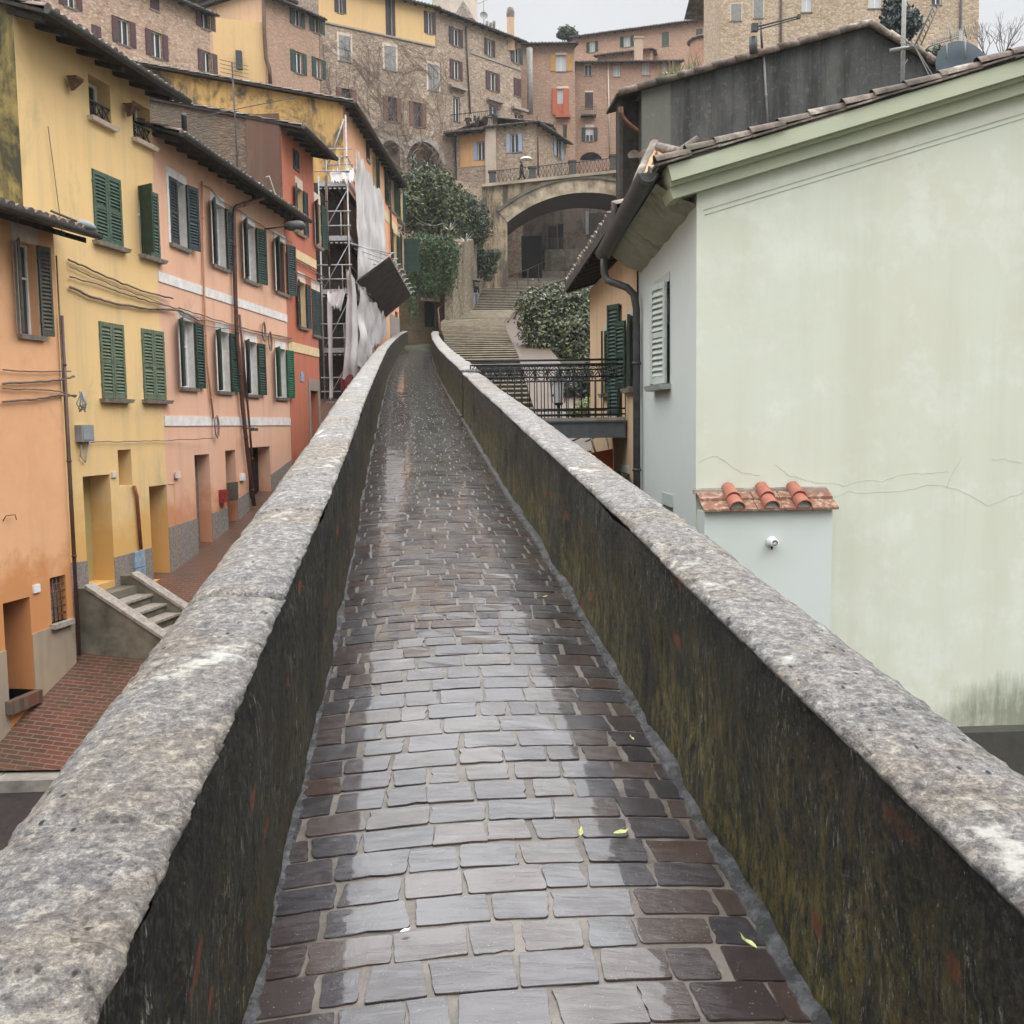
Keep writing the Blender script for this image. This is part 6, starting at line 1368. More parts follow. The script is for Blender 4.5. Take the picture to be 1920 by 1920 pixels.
    bw(f, e, H, [((1042, 103, 1062, 134), 'shutters', 'ochre', O2, {'glass': 'milk', 'surround': ('palesill', .0, .2, False)}), ((1045, 166, 1066, 216), 'shutters', 'rust', (168, 10), {'glass': 'milk', 'surround': ('palesill', .05, .2, False)}), ((1055, 234, 1064, 274), 'shutters', 'ochre', (None, 180))])
    simple('', '', f, brickA, H, 8, top, e=e, seed=25, over=.6)
    b = MB(); u0, u1, z0, z1 = f.rect(1043, 195, 1067, 217); b.fbox(f, u0 - .1, u1 + .1, z0 - .25, z0 - .05, 0, .5); b.fbox(f, u0, u1, z0, z1, .02, .06); b.build('balcony', [MT['rust']], e)
    f = Fac((6.25, 93.5), (15.95, 93.5)); H = []; e = thing('brick_house', 'low brown brick house with small plain windows and a pale downpipe', 'building', f.P(f.L / 2, 12)); top = at(1083, 117, 93.5).z
    bw(f, e, H, [((1096, 120, 1110, 142), 'plain', None, O2), ((1150, 122, 1163, 144), 'plain', None, O2, {'glass': 'milk'}), ((1204, 118, 1218, 141), 'plain', None, O2, {'glass': 'milk'}), ((1240, 116, 1252, 139), 'plain', None, O2, {'glass': 'milk'}), ((1097, 173, 1112, 203), 'shutters', 'purple', (0, 0), {'surround': ('palesill', .05, .15, False)}), ((1098, 239, 1113, 265), 'shutters', 'charcoal', O2, {'surround': ('palesill', .1, .25, False), 'curtain': 2})])
    simple('', '', f, brickA, H, 8, top, e=e, seed=26, depth=3)
    pipe(e, fpts(f, [(1140, 118), (1143, 290)], .1), .06, MT['palesill'], collars=False); u0, u1, z0, z1 = f.rect(1089, 203, 1117, 220); b = MB(); b.fbox(f, u0, u1, z0, z0 + .12, 0, .6); [b.bar(f.P(u0 + (u1 - u0) * k / 8, z0, .58), f.P(u0 + (u1 - u0) * k / 8, z1, .58), .03, .03) for k in range(9)]; b.bar(f.P(u0, z1, .58), f.P(u1, z1, .58), .04, .04); b.build('balcony', MT['gutter'], e)
    u, z = f.uv(1108, 300); b = MB(); r = 1.0; b.add([f.P(u + r * math.cos(k * math.pi / 12), z + .7 * r * math.sin(k * math.pi / 12), .03) for k in range(13)], [tuple(range(13))]); b.build('arch', MT['dark'], e)
    f = Fac((6.86, 104), (20.9, 99.5)); H = []; e = thing('ridge_house', 'long rosy brick house with green shutters along the skyline', 'building', f.P(f.L / 2, 16)); top = at(1215, 55, 101.7).z + .2
    bw(f, e, H, [((1105, 78, 1116, 98), 'shutters', 'green', O2, {'glass': 'milk'}), ((1169, 68, 1182, 88), 'shutters', 'green', O2, {'glass': 'milk'}), ((1241, 60, 1254, 86), 'shutters', 'midgreen', (0, 0)), ((1305, 54, 1317, 74), 'shutters', 'midgreen', (0, 0))])
    simple('', '', f, brickB, H, 14, top, e=e, seed=27)
    f = Fac((9, 100.5), (14, 99)); simple('roof_terrace_house', 'small brick attic house with a square chimney before the rosy ridge house', f, brickB, [], 14, at(1240, 92, 99).z, sides=2, depth=2, seed=28)
    b = MB(); p = at(1197, 80, 97); b.box(p + V((0, 0, -.8)), .75, .75, 2.2); b.box(p + V((0, 0, .35)), .9, .9, .12); tag(b.build('chimney', brickB), 'square brick chimney on the low brown brick house', 'chimney')
    t = thing('brick_turret', 'round brick turret with a tiled lip beside the pale stone house', 'building', at(1325, 140, 88)); p = at(1325, 95, 88); b = MB(); b.lathe(V((p.x, p.y + .6, 8)), [(1.35, 0), (1.35, at(1325, 72, 88).z - 8)], 20, 0); b.build('wall', flat('turret_brick', (0.42, 0.24, 0.17), .9, .25, 4), t); b = MB(); b.lathe(V((p.x, p.y + .6, at(1325, 74, 88).z)), [(1.35, -.1), (1.6, 0), (1.55, .14), (0, .7)], 20, 0); b.build('roof', MT['tile'], t)
    # pale stone house at the top right
    f = Fac((14.7, 70), (32.3, 70)); H = []; e = thing('stone_house', 'pale ochre rubble house at the top right with plain shuttered windows', 'building', f.P(f.L / 2, 8))
    bw(f, e, H, [((1371, 7, 1390, 39), 'shutters', 'greysh', (0, 0), {'surround': ('palesill', .06, .06, True)}), ((1413, -4, 1431, 34), 'shutters', 'greysh', (0, 0), {'surround': ('palesill', .06, .06, True)}), ((1503, -12, 1523, 23), 'plain', None, O2, {'glass': 'milk'}), ((1628, -16, 1654, 16), 'plain', None, O2, {'glass': 'milk'}), ((1747, -22, 1766, 9), 'plain', None, O2)])
    simple('', '', f, stoneC, H, 0, 32, e=e, seed=29); u = f.uv(1463, 40)[0]
    b = MB(); b.fbox(f, 0, u - .3, 20, 32, 0, .03) if False else None
    pipe(e, [f.P(u, 32, .1), f.P(u + .05, 20, .1)], .08, MT['brownpipe'], collars=False); u = f.uv(1800, 40)[0]; pipe(e, [f.P(u, 32, .1), f.P(u, 20, .1)], .08, MT['gutter'], collars=False)
    # small stone house above the bridge
    f = Fac((-4.13, 83), (2.23, 81)); H = []; e = thing('bridge_house', 'small stone house with pale blue grey shutters above the arched bridge', 'building', f.P(f.L / 2, 17)); top = at(935, 238, 82.1).z
    bw(f, e, H, [((957, 251, 972, 286), 'shutters', 'bluesh', O2), ((895, 265, 909, 300), 'shutters', 'bluesh', O2)])
    b = MB(); wall(b, f, 0, f.L, 18.4, top, H); b.build('wall', stoneB, e)
    f2 = Fac((2.23, 81), (5.08, 87)); H2 = []; bw(f2, e, H2, [((1042, 258, 1051, 296), 'shutters', 'bluesh', O2)]); b = MB(); wall(b, f2, 0, f2.L, 18.4, top, H2); b.build('side_wall', stoneB, e)
    b = MB(); u1 = f.uv(912, 280)[0]; h = [q for q in H if q[0] < u1]; q = h[0]; zl = f.uv(890, 312)[1]
    for a_, c_, d0, d1 in ((0.3, q[0], zl, top), (q[1], u1, zl, top), (q[0], q[1], zl, q[2]), (q[0], q[1], q[3], top)): b.fbox(f, a_, c_, d0, d1, 0, .03)
    b.build('orange_panel', plaster('orange_wall_plaster', (0.62, 0.34, 0.16)), e)
    b = MB(); b.fbox(f, u1, u1 + .9, 18.4, top + .6, 0, .3); b.build('chimney_breast', stoneB, e)
    roof(e, f, 2.4, f.L, top - .1, .5, 4, .22, 31, True, .3, .9, right=.5); roof(e, f2, 0, f2.L, top - .1, .5, 4, .22, 32, True, .3, .9, left=.4); roof(e, f, -.6, 2.5, top - .35, 1.1, 3, .06, 33, False, .3, .7)
    pipe(e, fpts(f, [(1008, 216), (1010, 330)], .1), .07, MT['rustiron'], collars=False)
    b = MB(); z0 = top + .1
    for k in range(26): u = -.3 + k * .17; b.tube([f.P(u, z0, .6), f.P(u, z0 + 1.0, .6)], .018, 4)
    b.tube([f.P(-.3, z0 + 1, .6), f.P(4, z0 + 1, .6)], .03, 5); b.build('railing', MT['iron'], e)
    for k in range(4):
        b = MB(); p = f.P(1.2 + .75 * k, z0, .45); b.lathe(p, [(.12, 0), (.17, .3), (.18, .34)], 9, 0); R = random.Random(k); 
        for j in range(40): q = p + V((R.uniform(-.25, .25), R.uniform(-.2, .2), .35 + R.uniform(0, .35))); s = V((R.uniform(-1, 1), R.uniform(-1, 1), R.uniform(-1, 1))).normalized() * .09; t_ = V((s.z, s.x, s.y)); b.add([q - s, q + t_, q + s, q - t_], [(0, 1, 2, 3)], 1)
        tag(b.build('potted_plant', [MT['rustiron'], MT['green']]), 'potted plant in the row behind the roof terrace railing of the bridge house', 'plant', 'potted plants on the roof terrace')
    return stoneB, stoneC
STB, STC = town()

# ---------------------------------------------------------------- the arched bridge
def bridge():
    t = thing('arch_bridge', 'old stone bridge with one wide brick arch crossing above the stepped street', 'bridge', V((2, 80, 10)))
    FB = Fac((-1.5, 78.0), (12, 78.0)); TH = 5.5
    zr = lambda u: at(927, 349, 78).z + (at(1156, 325, 78).z - at(927, 349, 78).z) * (u - FB.uv(927, 349)[0]) / (FB.uv(1156, 325)[0] - FB.uv(927, 349)[0])
    uA, zA = FB.uv(951, 417); uc, zc = FB.uv(1098, 361); s = zc - zA; hw = uc - uA; Rr = (hw * hw + s * s) / (2 * s); cz = zc - Rr; th0 = math.asin(hw / Rr)
    arc = [(uc + Rr * math.sin(a), cz + Rr * math.cos(a)) for a in [(-th0 + 2 * th0 * k / 24) for k in range(25)]]
    m = Mat('wet_stained_bridge_stone', .75, .3); v = m.co('UV', (1, 1, 1)); bk = m.new('ShaderNodeTexBrick'); bk.inputs['Scale'].default_value = 1; bk.inputs['Brick Width'].default_value = .6; bk.inputs['Row Height'].default_value = .28; bk.inputs['Mortar Size'].default_value = .015; m.ln(v, bk.inputs['Vector'])
    bk.inputs['Color1'].default_value = (0.36, 0.26, 0.16, 1); bk.inputs['Color2'].default_value = (0.28, 0.20, 0.13, 1); bk.inputs['Mortar'].default_value = (0.17, 0.13, 0.09, 1)
    c = m.mix(m.rng(m.noise(.5, 6, .7), .4, .62), bk.outputs[0], (0.40, 0.32, 0.22)); c = m.mix(m.mul(m.rng(m.noise(1, 7, .75, m.co('Object', (1.4, 1.4, .22))), .44, .57), .9), c, (0.055, 0.047, 0.036)); c = m.mix(m.mul(m.rng(m.noise(1.2, 7, .7), .55, .68), .6), c, (0.05, 0.06, 0.03)); m.color(c); m.bump(m.noise(5, 6, .7), .5, .05); m.bump(bk.outputs[1], -.4, .03); SM = m.m
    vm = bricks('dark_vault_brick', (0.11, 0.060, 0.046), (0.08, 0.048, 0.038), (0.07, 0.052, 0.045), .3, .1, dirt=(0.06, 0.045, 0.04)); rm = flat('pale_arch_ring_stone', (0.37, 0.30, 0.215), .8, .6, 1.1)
    uL = FB.uv(905, 420)[0]; uR = arc[-1][0] + 4
    b = MB(); z0 = 8
    us = [p[0] for p in arc]
    for o, fl in ((0, 0), (-TH, 1)):
        for (a, za), (c_, zc_) in zip(arc, arc[1:]): b.quad(FB.P(a, za, o), FB.P(c_, zc_, o), FB.P(c_, zr(c_), o), FB.P(a, zr(a), o), 0, [(a, za), (c_, zc_), (c_, zr(c_)), (a, zr(a))])
        for a, c_ in ((uL, uA), (arc[-1][0], uR)): b.quad(FB.P(a, z0, o), FB.P(c_, z0, o), FB.P(c_, zr(c_), o), FB.P(a, zr(a), o), 0, [(a, z0), (c_, z0), (c_, zr(c_)), (a, zr(a))])
    b.quad(FB.P(uA, z0), FB.P(uA, zA), FB.P(uA, zA, -TH), FB.P(uA, z0, -TH), 0, [(0, z0), (0, zA), (TH, zA), (TH, z0)]); b.quad(FB.P(uL, z0), FB.P(uL, zr(uL)), FB.P(uL, zr(uL), -TH), FB.P(uL, z0, -TH), 0, [(0, z0), (0, 20), (TH, 20), (TH, z0)]); q = arc[-1]; b.quad(FB.P(q[0], z0), FB.P(q[0], q[1]), FB.P(q[0], q[1], -TH), FB.P(q[0], z0, -TH))
    b.quad(FB.P(uL, zr(uL), 0), FB.P(uR, zr(uR), 0), FB.P(uR, zr(uR), -TH), FB.P(uL, zr(uL), -TH))
    b.build('masonry', SM, t)
    b = MB()
    for k, ((a, za), (c_, zc_)) in enumerate(zip(arc, arc[1:])): b.quad(FB.P(a, za), FB.P(c_, zc_), FB.P(c_, zc_, -TH), FB.P(a, za, -TH), 0, [(k * .7, 0), (k * .7 + .7, 0), (k * .7 + .7, TH), (k * .7, TH)])
    b.build('vault', vm, t)
    b = MB(); n = 46
    for k in range(n):
        a0, a1 = -th0 + 2 * th0 * k / n, -th0 + 2 * th0 * (k + .95) / n
        b.add([FB.P(uc + r * math.sin(a), cz + r * math.cos(a), o) for o in (0.002, .09) for r, a in ((Rr - .01, a0), (Rr + 1.0, a0), (Rr + 1.0, a1), (Rr - .01, a1))], [(4, 5, 6, 7), (0, 4, 7, 3), (1, 2, 6, 5), (0, 1, 5, 4), (2, 3, 7, 6)])
    for k in range(n):
        a0, a1 = -th0 + 2 * th0 * k / n, -th0 + 2 * th0 * (k + 1) / n; b.add([FB.P(uc + r * math.sin(a), cz + r * math.cos(a), o) for o in (0.0, .22) for r, a in ((Rr + 1.0, a0), (Rr + 1.22, a0), (Rr + 1.22, a1), (Rr + 1.0, a1))], [(4, 5, 6, 7), (0, 4, 7, 3), (1, 2, 6, 5)], 1)
    b.build('arch_ring', [rm, flat('dark_weathered_stone', (0.13, 0.115, 0.09), .9, .4, 2)], t)
    b = MB(); b.obox(FB.P(uL, zr(uL) - .02, -.2), FB.d * (uR - uL) + V((0, 0, zr(uR) - zr(uL))), FB.n * .5, V((0, 0, .22))); b.build('coping', flat('road_edge_stone', (0.34, 0.28, 0.21), .9, .35, 1.2), t)
    dm = flat('dark_post_stone', (0.07, 0.068, 0.062), .85, .3, 4); posts = []
    for px, y0, y1 in ((923, 321, 348), (998, 313, 339), (1073, 302, 329), (1150, 291, 318)):
        u, z1 = FB.uv(px, y0); z0_ = zr(u) + .15; w = .26; b = MB(); b.fbox(FB, u - w, u + w, z0_, z1 - .12, -.25, .25); b.fbox(FB, u - w - .06, u + w + .06, z1 - .12, z1, -.31, .31); b.build('post', dm, t); posts.append((u, z0_, z1))
    for (a, za, ta), (c_, zc_, tc_) in zip(posts, posts[1:]):
        b = MB(); P = lambda f, h: FB.P(a + .26 + (c_ - a - .52) * f, za + (zc_ - za) * f + h, 0)
        b.tube([P(0, 1.0), P(1, 1.0)], .03, 5); b.tube([P(0, .12), P(1, .12)], .025, 5); n = 9
        for k in range(n): b.tube([P(k / n, .12), P((k + 1) / n, 1.0)], .014, 4); b.tube([P((k + 1) / n, .12), P(k / n, 1.0)], .014, 4)
        for k in range(n + 1): b.tube([P(k / n, .12), P(k / n, 1.0)], .012, 4)
        b.build('railing', MT['iron'], t)
    # wall on the left that carries the road on, and the houses seen through the arch
    f = Fac((at(848, 360, 74).x, 74), (FB.P(uL, 0).x - .05, 77.9)); b = MB(); wall(b, f, 0, f.L, 4, at(905, 350, 77).z, []); tag(b.build('road_wall', STB), 'high stained stone wall left of the bridge below the road', 'wall')
    f = Fac((2.6, 90.6), (13, 89.6)); H = []; e = thing('underarch_house', 'shadowed stone house with an arched doorway seen through the bridge arch', 'building', f.P(4, 14)); rr = f.rect(1046, 420, 1056, 474); H.append(rr + (.4,))
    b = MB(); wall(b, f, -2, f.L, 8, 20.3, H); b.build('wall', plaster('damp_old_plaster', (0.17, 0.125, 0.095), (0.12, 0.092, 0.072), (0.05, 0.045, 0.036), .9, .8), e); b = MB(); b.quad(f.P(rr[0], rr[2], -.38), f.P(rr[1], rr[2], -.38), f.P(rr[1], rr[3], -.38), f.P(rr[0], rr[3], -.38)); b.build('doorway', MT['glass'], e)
    b = MB(); q = f.rect(1030, 430, 1046, 475); b.fbox(f, *q, .02, 1.6); b.build('porch', MT['darkwood'], e); b = MB(); q = f.rect(1104, 400, 1140, 455); b.fbox(f, *q, .02, .2); b.build('dark_gate', MT['darkwood'], e); q = f.rect(1098, 396, 1104, 440); b = MB(); b.fbox(f, *q, .02, .1); b.build('post', MT['greysh'], e)
    b = MB(); q = f.rect(1024, 474, 1100, 520); b.fbox(f, q[0], q[1], 10, q[3], .5, 2.0); tag(b.build('landing_wall', MT['darkconcrete']), 'low stone landing wall under the bridge arch', 'wall')
    b = MB(); n = 12
    for k in range(n + 1): b.tube([f.P(q[0] + (q[1] - q[0]) * k / n, q[3], 1.9), f.P(q[0] + (q[1] - q[0]) * k / n, q[3] + .95, 1.9)], .02, 4)
    b.tube([f.P(q[0], q[3] + .95, 1.9), f.P(q[1], q[3] + .95, 1.9)], .03, 4); tag(b.build('landing_railing', MT['rustiron']), 'thin railing on the landing under the bridge arch', 'railing')
    b = MB(); p = at(990, 500, 82); b.obox(V((p.x - .5, 83.6, 9)), (1.7, 0, 0), (0, .3, 0), (0, 0, at(990, 440, 83).z - 9)); tag(b.build('dark_passage', MT['dark']), 'dark doorway at the side of the passage under the bridge', 'doorway')
    # retaining wall, dark door under the ivy, handrails beside the steps
    f = Fac((at(765, 560, 61).x, 61.0), (at(850, 560, 63).x, 63.0)); H = []; t = thing('garden_wall', 'brick garden wall with a dark barred door below the hanging ivy', 'wall', f.P(f.L / 2, 5)); r = f.rect(796, 565, 817, 613); H.append(r + (.3,)); b = MB(); wall(b, f, -1, f.L, 3, at(800, 470, 61).z, H); b.build('masonry', bricks('mossy_garden_brick', (0.26, 0.19, 0.11), (0.2, 0.15, 0.09), (0.15, 0.12, 0.08), .3, .1, dirt=(0.07, 0.075, 0.035), dirtamt=.7), t)
    b = MB(); b.quad(f.P(r[0], r[2], -.29), f.P(r[1], r[2], -.29), f.P(r[1], r[3], -.29), f.P(r[0], r[3], -.29)); [b.bar(f.P(r[0] + (r[1] - r[0]) * k / 6, r[2], -.15), f.P(r[0] + (r[1] - r[0]) * k / 6, r[3], -.15), .025, .025) for k in range(7)]; b.build('door', MT['dark'], t); b = MB(); b.fbox(f, r[0] - .25, r[1] + .25, r[3], r[3] + .18, 0, .12); b.build('lintel', MT['palesill'], t)
    f = Fac((at(849, 560, 60).x, 60), (at(905, 520, 77).x, 77.5)); b = MB(); tz = lambda u: at(860, 462, 60).z + (at(905, 440, 77).z - at(860, 462, 60).z) * u / f.L + .25 * noise.noise(V((u * 1.3, 0, 0)))
    for k in range(24): u0, u1 = f.L * k / 24, f.L * (k + 1) / 24; b.quad(f.P(u0, 3), f.P(u1, 3), f.P(u1, tz(u1)), f.P(u0, tz(u0)), 0, [(u0, 3), (u1, 3), (u1, tz(u1)), (u0, tz(u0))]); b.quad(f.P(u0, tz(u0)), f.P(u1, tz(u1)), f.P(u1, tz(u1), -1.5), f.P(u0, tz(u0), -1.5))
    b.quad(f.P(0, 3), f.P(0, tz(0)), f.P(0, tz(0), -.5), f.P(0, 3, -.5), 0, [(0, 3), (0, 9), (.5, 9), (.5, 3)]); tag(b.build('retaining_wall', rubble('ivy_stained_rubble', [(0.22, 0.17, 0.115), (0.34, 0.29, 0.215), (0.16, 0.125, 0.085), (0.46, 0.41, 0.32)], 5, (0.14, 0.115, 0.08), 1.4, .6, (0.11, 0.085, 0.05))), 'tall crumbling rubble retaining wall along the steps', 'wall')
    b = MB(); pts = []
    for y in (50, 54, 58, 62, 66, 70): x = STEP_C(y) - STEP_W(y) - .12; z = stair_z(y); b.tube([V((x, y, z - .2)), V((x, y, z + .95))], .03, 6); pts.append(V((x, y, z + .95)))
    b.tube(pts, .03, 6); tag(b.build('handrail', MT['rustiron']), 'thin rusty handrail along the lower left side of the steps', 'handrail')
    b = MB(); pts = []
    for px, py, y in ((948, 560, 75), (970, 535, 77.5), (990, 528, 79), (1010, 518, 81), (1060, 503, 84)): p = at(px, py, y); b.tube([p + V((0, 0, -.6)), p + V((0, 0, .95))], .03, 6); pts.append(p + V((0, 0, .95)))
    b.tube(pts, .03, 6); tag(b.build('handrail', MT['rustiron']), 'rusty handrail climbing under the bridge arch at the top of the steps', 'handrail')
    cable([at(764, 393, 50), at(830, 418, 62), at(905, 425, 78)], .02, 'slack grey overhead wire between the apricot house and the bridge pier', 10, .4, 'greysh', 0, 3)
bridge()
# ---------------------------------------------------------------- plants
def leaves_in(b, R, blobs, n, size, mi=0, droop=0.0, aspect=.55, shell=.45, up=0.2):
    tot = sum(x[1].x * x[1].y * x[1].z for x in blobs)
    for c, r in blobs:
        for _ in range(int(n * r.x * r.y * r.z / tot)):
            d = V((R.gauss(0, 1), R.gauss(0, 1), R.gauss(0, 1))).normalized(); k = (shell + (1 - shell) * R.random() ** .6) * (1 + .45 * noise.noise(d * 2.6 + c)) * (R.uniform(1, 1.3) if R.random() < .1 else 1)
            p = c + V((d.x * r.x, d.y * r.y, d.z * r.z)) * k; s = size * R.uniform(.6, 1.3)
            nn = (d + V((R.gauss(0, .7), R.gauss(0, .7), R.gauss(0, .7) + up))).normalized(); t = nn.orthogonal().normalized(); t = (Matrix.Rotation(R.uniform(0, 6.28), 3, nn) @ t); t = (t + V((0, 0, -droop))).normalized(); w = nn.cross(t).normalized() * aspect
            b.add([p - t * s * .5, p + w * s * .5 - nn * s * .06, p + t * s * .5, p - w * s * .5 - nn * s * .06], [(0, 1, 2, 3)], mi)
def plant(name, label, cat, base, blobs, n, size, lm, seed, trunk=None, group=None, part='crown', **kw):
    R = random.Random(seed); t = thing(name, label, cat, V(base), group); b = MB(); leaves_in(b, R, [(V(c), V(r)) for c, r in blobs], n, size, **kw); b.build(part, lm, t)
    b = MB(); B_ = V(base)
    for c, r in blobs[:7]:
        c = V(c); m = B_.lerp(c, .5) + V((R.uniform(-.2, .2), R.uniform(-.2, .2), 0)); b.tube([B_ + V((0, 0, -.4)), m, c, c + V((R.uniform(-.4, .4), 0, V(r).z * .5))], [trunk or .1, (trunk or .1) * .75, (trunk or .1) * .45, .02], 6)
    b.build('trunk', MT['darkwood'], t); return t
def greenery():
    dk = leafmat('dark_glossy_leaves', (0.014, 0.026, 0.014), (0.03, 0.05, 0.022), (0.075, 0.095, 0.035)); mag = leafmat('magnolia_leaves', (0.020, 0.032, 0.018), (0.05, 0.065, 0.03), (0.20, 0.20, 0.085), .35, .5)
    iv = leafmat('ivy_leaves', (0.014, 0.035, 0.012), (0.035, 0.07, 0.02), (0.075, 0.12, 0.035)); lau = leafmat('laurel_leaves', (0.018, 0.032, 0.015), (0.05, 0.072, 0.024), (0.14, 0.15, 0.05)); dull = leafmat('dull_shrub_leaves', (0.016, 0.024, 0.014), (0.035, 0.045, 0.025), (0.07, 0.08, 0.04))
    def bl(lst, Y, dy=.5): 
        out = []
        for px, py, rx, rz, y in lst: out.append((at(px, py, Y + y), (rx * (Y + y) / F, rx * (Y + y) / F * dy + .3, rz * (Y + y) / F)))
        return out
    # magnolia by the steps
    plant('magnolia_tree', 'dense clipped magnolia tree with glossy leaves beside the steps', 'tree', (2.3, 43, ground_z(2.3, 43)), bl([(1020, 592, 52, 52, 0), (1080, 588, 55, 50, 0), (1140, 600, 60, 60, .5), (1030, 650, 50, 60, -.6), (1085, 650, 60, 70, -.8), (1130, 680, 50, 70, 0), (1050, 690, 55, 50, -.6), (1000, 570, 28, 30, 0), (1100, 560, 40, 26, 0), (1055, 556, 40, 22, .2), (990, 615, 20, 30, .3), (1015, 690, 25, 35, 0)], 43), 22000, .185, mag, 1, .16, aspect=.5, shell=.55)
    plant('garden_shrub', 'dark tangled shrub behind the footbridge railing', 'shrub', (1.5, 27, -.3), bl([(1075, 730, 40, 35, 0), (1120, 720, 45, 45, 0), (1150, 750, 30, 40, 0), (1050, 770, 30, 25, 0)], 28), 4000, .13, dull, 2, .05)
    plant('garden_shrub', 'bright yellow green low shrub at the foot of the peach house beyond the railing', 'shrub', (1.9, 23, -.8), bl([(1110, 762, 26, 18, 0), (1085, 775, 22, 12, 0), (1140, 770, 18, 16, 0)], 23), 1800, .09, leafmat('fresh_leaves', (0.06, 0.09, 0.02), (0.16, 0.2, 0.05), (0.26, 0.28, 0.1)), 3, .03)
    plant('laurel_tree', 'big rounded laurel tree above the ivy covered wall', 'tree', (at(815, 480, 66).x, 66, at(815, 480, 66).z), bl([(800, 360, 45, 42, 0), (835, 375, 40, 42, 0), (790, 410, 40, 40, 0), (845, 410, 32, 34, 0), (780, 345, 30, 26, 0), (820, 335, 30, 18, 0), (770, 385, 26, 36, -1)], 66), 8000, .26, lau, 4, .16)
    plant('dark_shrub', 'dark evergreen shrub between the laurel and the bridge pier', 'shrub', (at(880, 440, 72).x, 72, at(880, 450, 72).z), bl([(885, 400, 28, 32, 0), (868, 380, 24, 22, 0), (905, 425, 20, 26, 0), (865, 425, 26, 24, 0), (885, 440, 24, 20, 0), (862, 452, 18, 14, 0), (900, 450, 12, 16, 0)], 72), 5500, .2, dk, 5, .1)
    plant('wall_shrub', 'round dark shrub growing on the retaining wall at the bridge foot', 'shrub', (at(913, 505, 74).x, 74, at(913, 505, 74).z), bl([(912, 488, 19, 20, 0), (926, 478, 14, 12, 0), (900, 478, 13, 12, 0), (905, 505, 14, 16, 0), (921, 502, 13, 12, 0), (894, 468, 10, 10, 0), (915, 520, 9, 9, 0)], 74), 2600, .2, dk, 6, .06)
    plant('ivy_curtain', 'thick curtain of hanging ivy over the garden wall door', 'ivy', (at(810, 470, 60).x, 61, at(810, 470, 60).z), bl([(800, 465, 38, 30, 0), (835, 470, 26, 34, 0), (785, 500, 22, 48, 0), (815, 510, 24, 50, 0), (842, 505, 18, 44, 0), (772, 520, 14, 48, 0), (800, 535, 16, 26, 0), (850, 480, 12, 30, 0), (775, 570, 9, 40, -.3)], 59.5, .35), 9000, .19, iv, 7, .08, droop=.9, aspect=.4, part='foliage')
    # yucca palm in front of the arches and bright leaves on the wall
    t = thing('yucca_palm', 'spiky fan palm in front of the arched openings', 'palm', at(795, 335, 70)); b = MB(); R = random.Random(9)
    for px, py in ((775, 305), (800, 310), (818, 318), (790, 322)):
        c = at(px, py, 70)
        for k in range(46):
            a = R.uniform(0, 6.28); el = R.uniform(-.5, 1.2); d = V((math.cos(a) * math.cos(el), math.sin(a) * math.cos(el), math.sin(el))); L = R.uniform(.7, 1.15); w = d.cross(V((0, 0, 1))).normalized() * .045; m = c + d * L * .6; tip = c + d * L + V((0, 0, -.3 * L)); b.add([c, m + w, tip, m - w], [(0, 1, 2, 3)])
    b.build('fronds', leafmat('palm_fronds', (0.03, 0.045, 0.03), (0.06, 0.08, 0.05), (0.11, 0.13, 0.085)), t); b = MB()
    for px, py in ((775, 305), (800, 310), (818, 318)): c = at(px, py, 70); b.tube([c + V((0, 0, -2.6)), c], .12, 6)
    b.build('trunk', MT['darkwood'], t)
    for px, py, lab in ((843, 432, 'pale spiky agave on top of the ivy'), (873, 452, 'pale spiky agave on top of the retaining wall')):
        c = at(px, py, 62); b = MB()
        for k in range(9): a = k * .7; d = V((math.cos(a), math.sin(a), .5 + .3 * (k % 3))).normalized(); w = d.cross(V((0, 0, 1))).normalized() * .06; b.add([c - w, c + w, c + d * .8], [(0, 1, 2)])
        tag(b.build('agave', flat('pale_agave', (0.4, 0.42, 0.36), .6)), lab, 'plant', 'agaves on the walls')
    plant('skyline_tree', 'small round tree on the skyline roof line', 'tree', at(1068, 75, 108), bl([(1062, 62, 16, 12, 0), (1075, 66, 9, 9, 0), (1050, 66, 7, 7, 0)], 108), 1600, .3, dk, 10, .1)
    plant('conifer_tree', 'dark drooping conifer in front of the pale stone house', 'tree', (at(1680, 130, 40).x, 40, at(1680, 200, 40).z), bl([(1675, 20, 18, 32, 0), (1690, 40, 26, 24, 0), (1668, 50, 20, 20, 0), (1710, 45, 16, 22, 0), (1685, 0, 12, 24, 0)], 40), 3000, .2, leafmat('conifer_needles', (0.02, 0.032, 0.03), (0.035, 0.05, 0.045), (0.05, 0.065, 0.055)), 11, .12, droop=.8)
    plant('bay_shrub', 'grey green bay shrub behind the aerials by the satellite dish', 'shrub', (at(1735, 160, 24).x, 24, at(1735, 200, 24).z), bl([(1735, 125, 30, 26, 0), (1750, 105, 18, 16, 0), (1712, 130, 14, 18, 0)], 24), 1500, .13, leafmat('bay_leaves', (0.035, 0.045, 0.025), (0.08, 0.09, 0.05), (0.15, 0.15, 0.09)), 12, .05)
    # bare winter tree on the right skyline
    t = thing('bare_tree', 'leafless winter tree on the right skyline beyond the dish', 'tree', at(1860, 200, 45)); b = MB(); R = random.Random(21)
    def br(p, d, L, r, lev):
        q = p + d * L; b.tube([p, p.lerp(q, .5) + V((R.uniform(-.05, .05) * L, 0, 0)), q], [r, r * .8, r * .6], 5, cap=False)
        if lev < 5:
            for k in range(3 if lev < 3 else 2): br(q, (d + V((R.gauss(0, .45), R.gauss(0, .45), R.uniform(-.05, .35)))).normalized(), L * R.uniform(.6, .85), r * .6, lev + 1)
    for px in (1845, 1880): br(at(px, 190, 45), V((0, 0, 1)), 1.15, .06, 0)
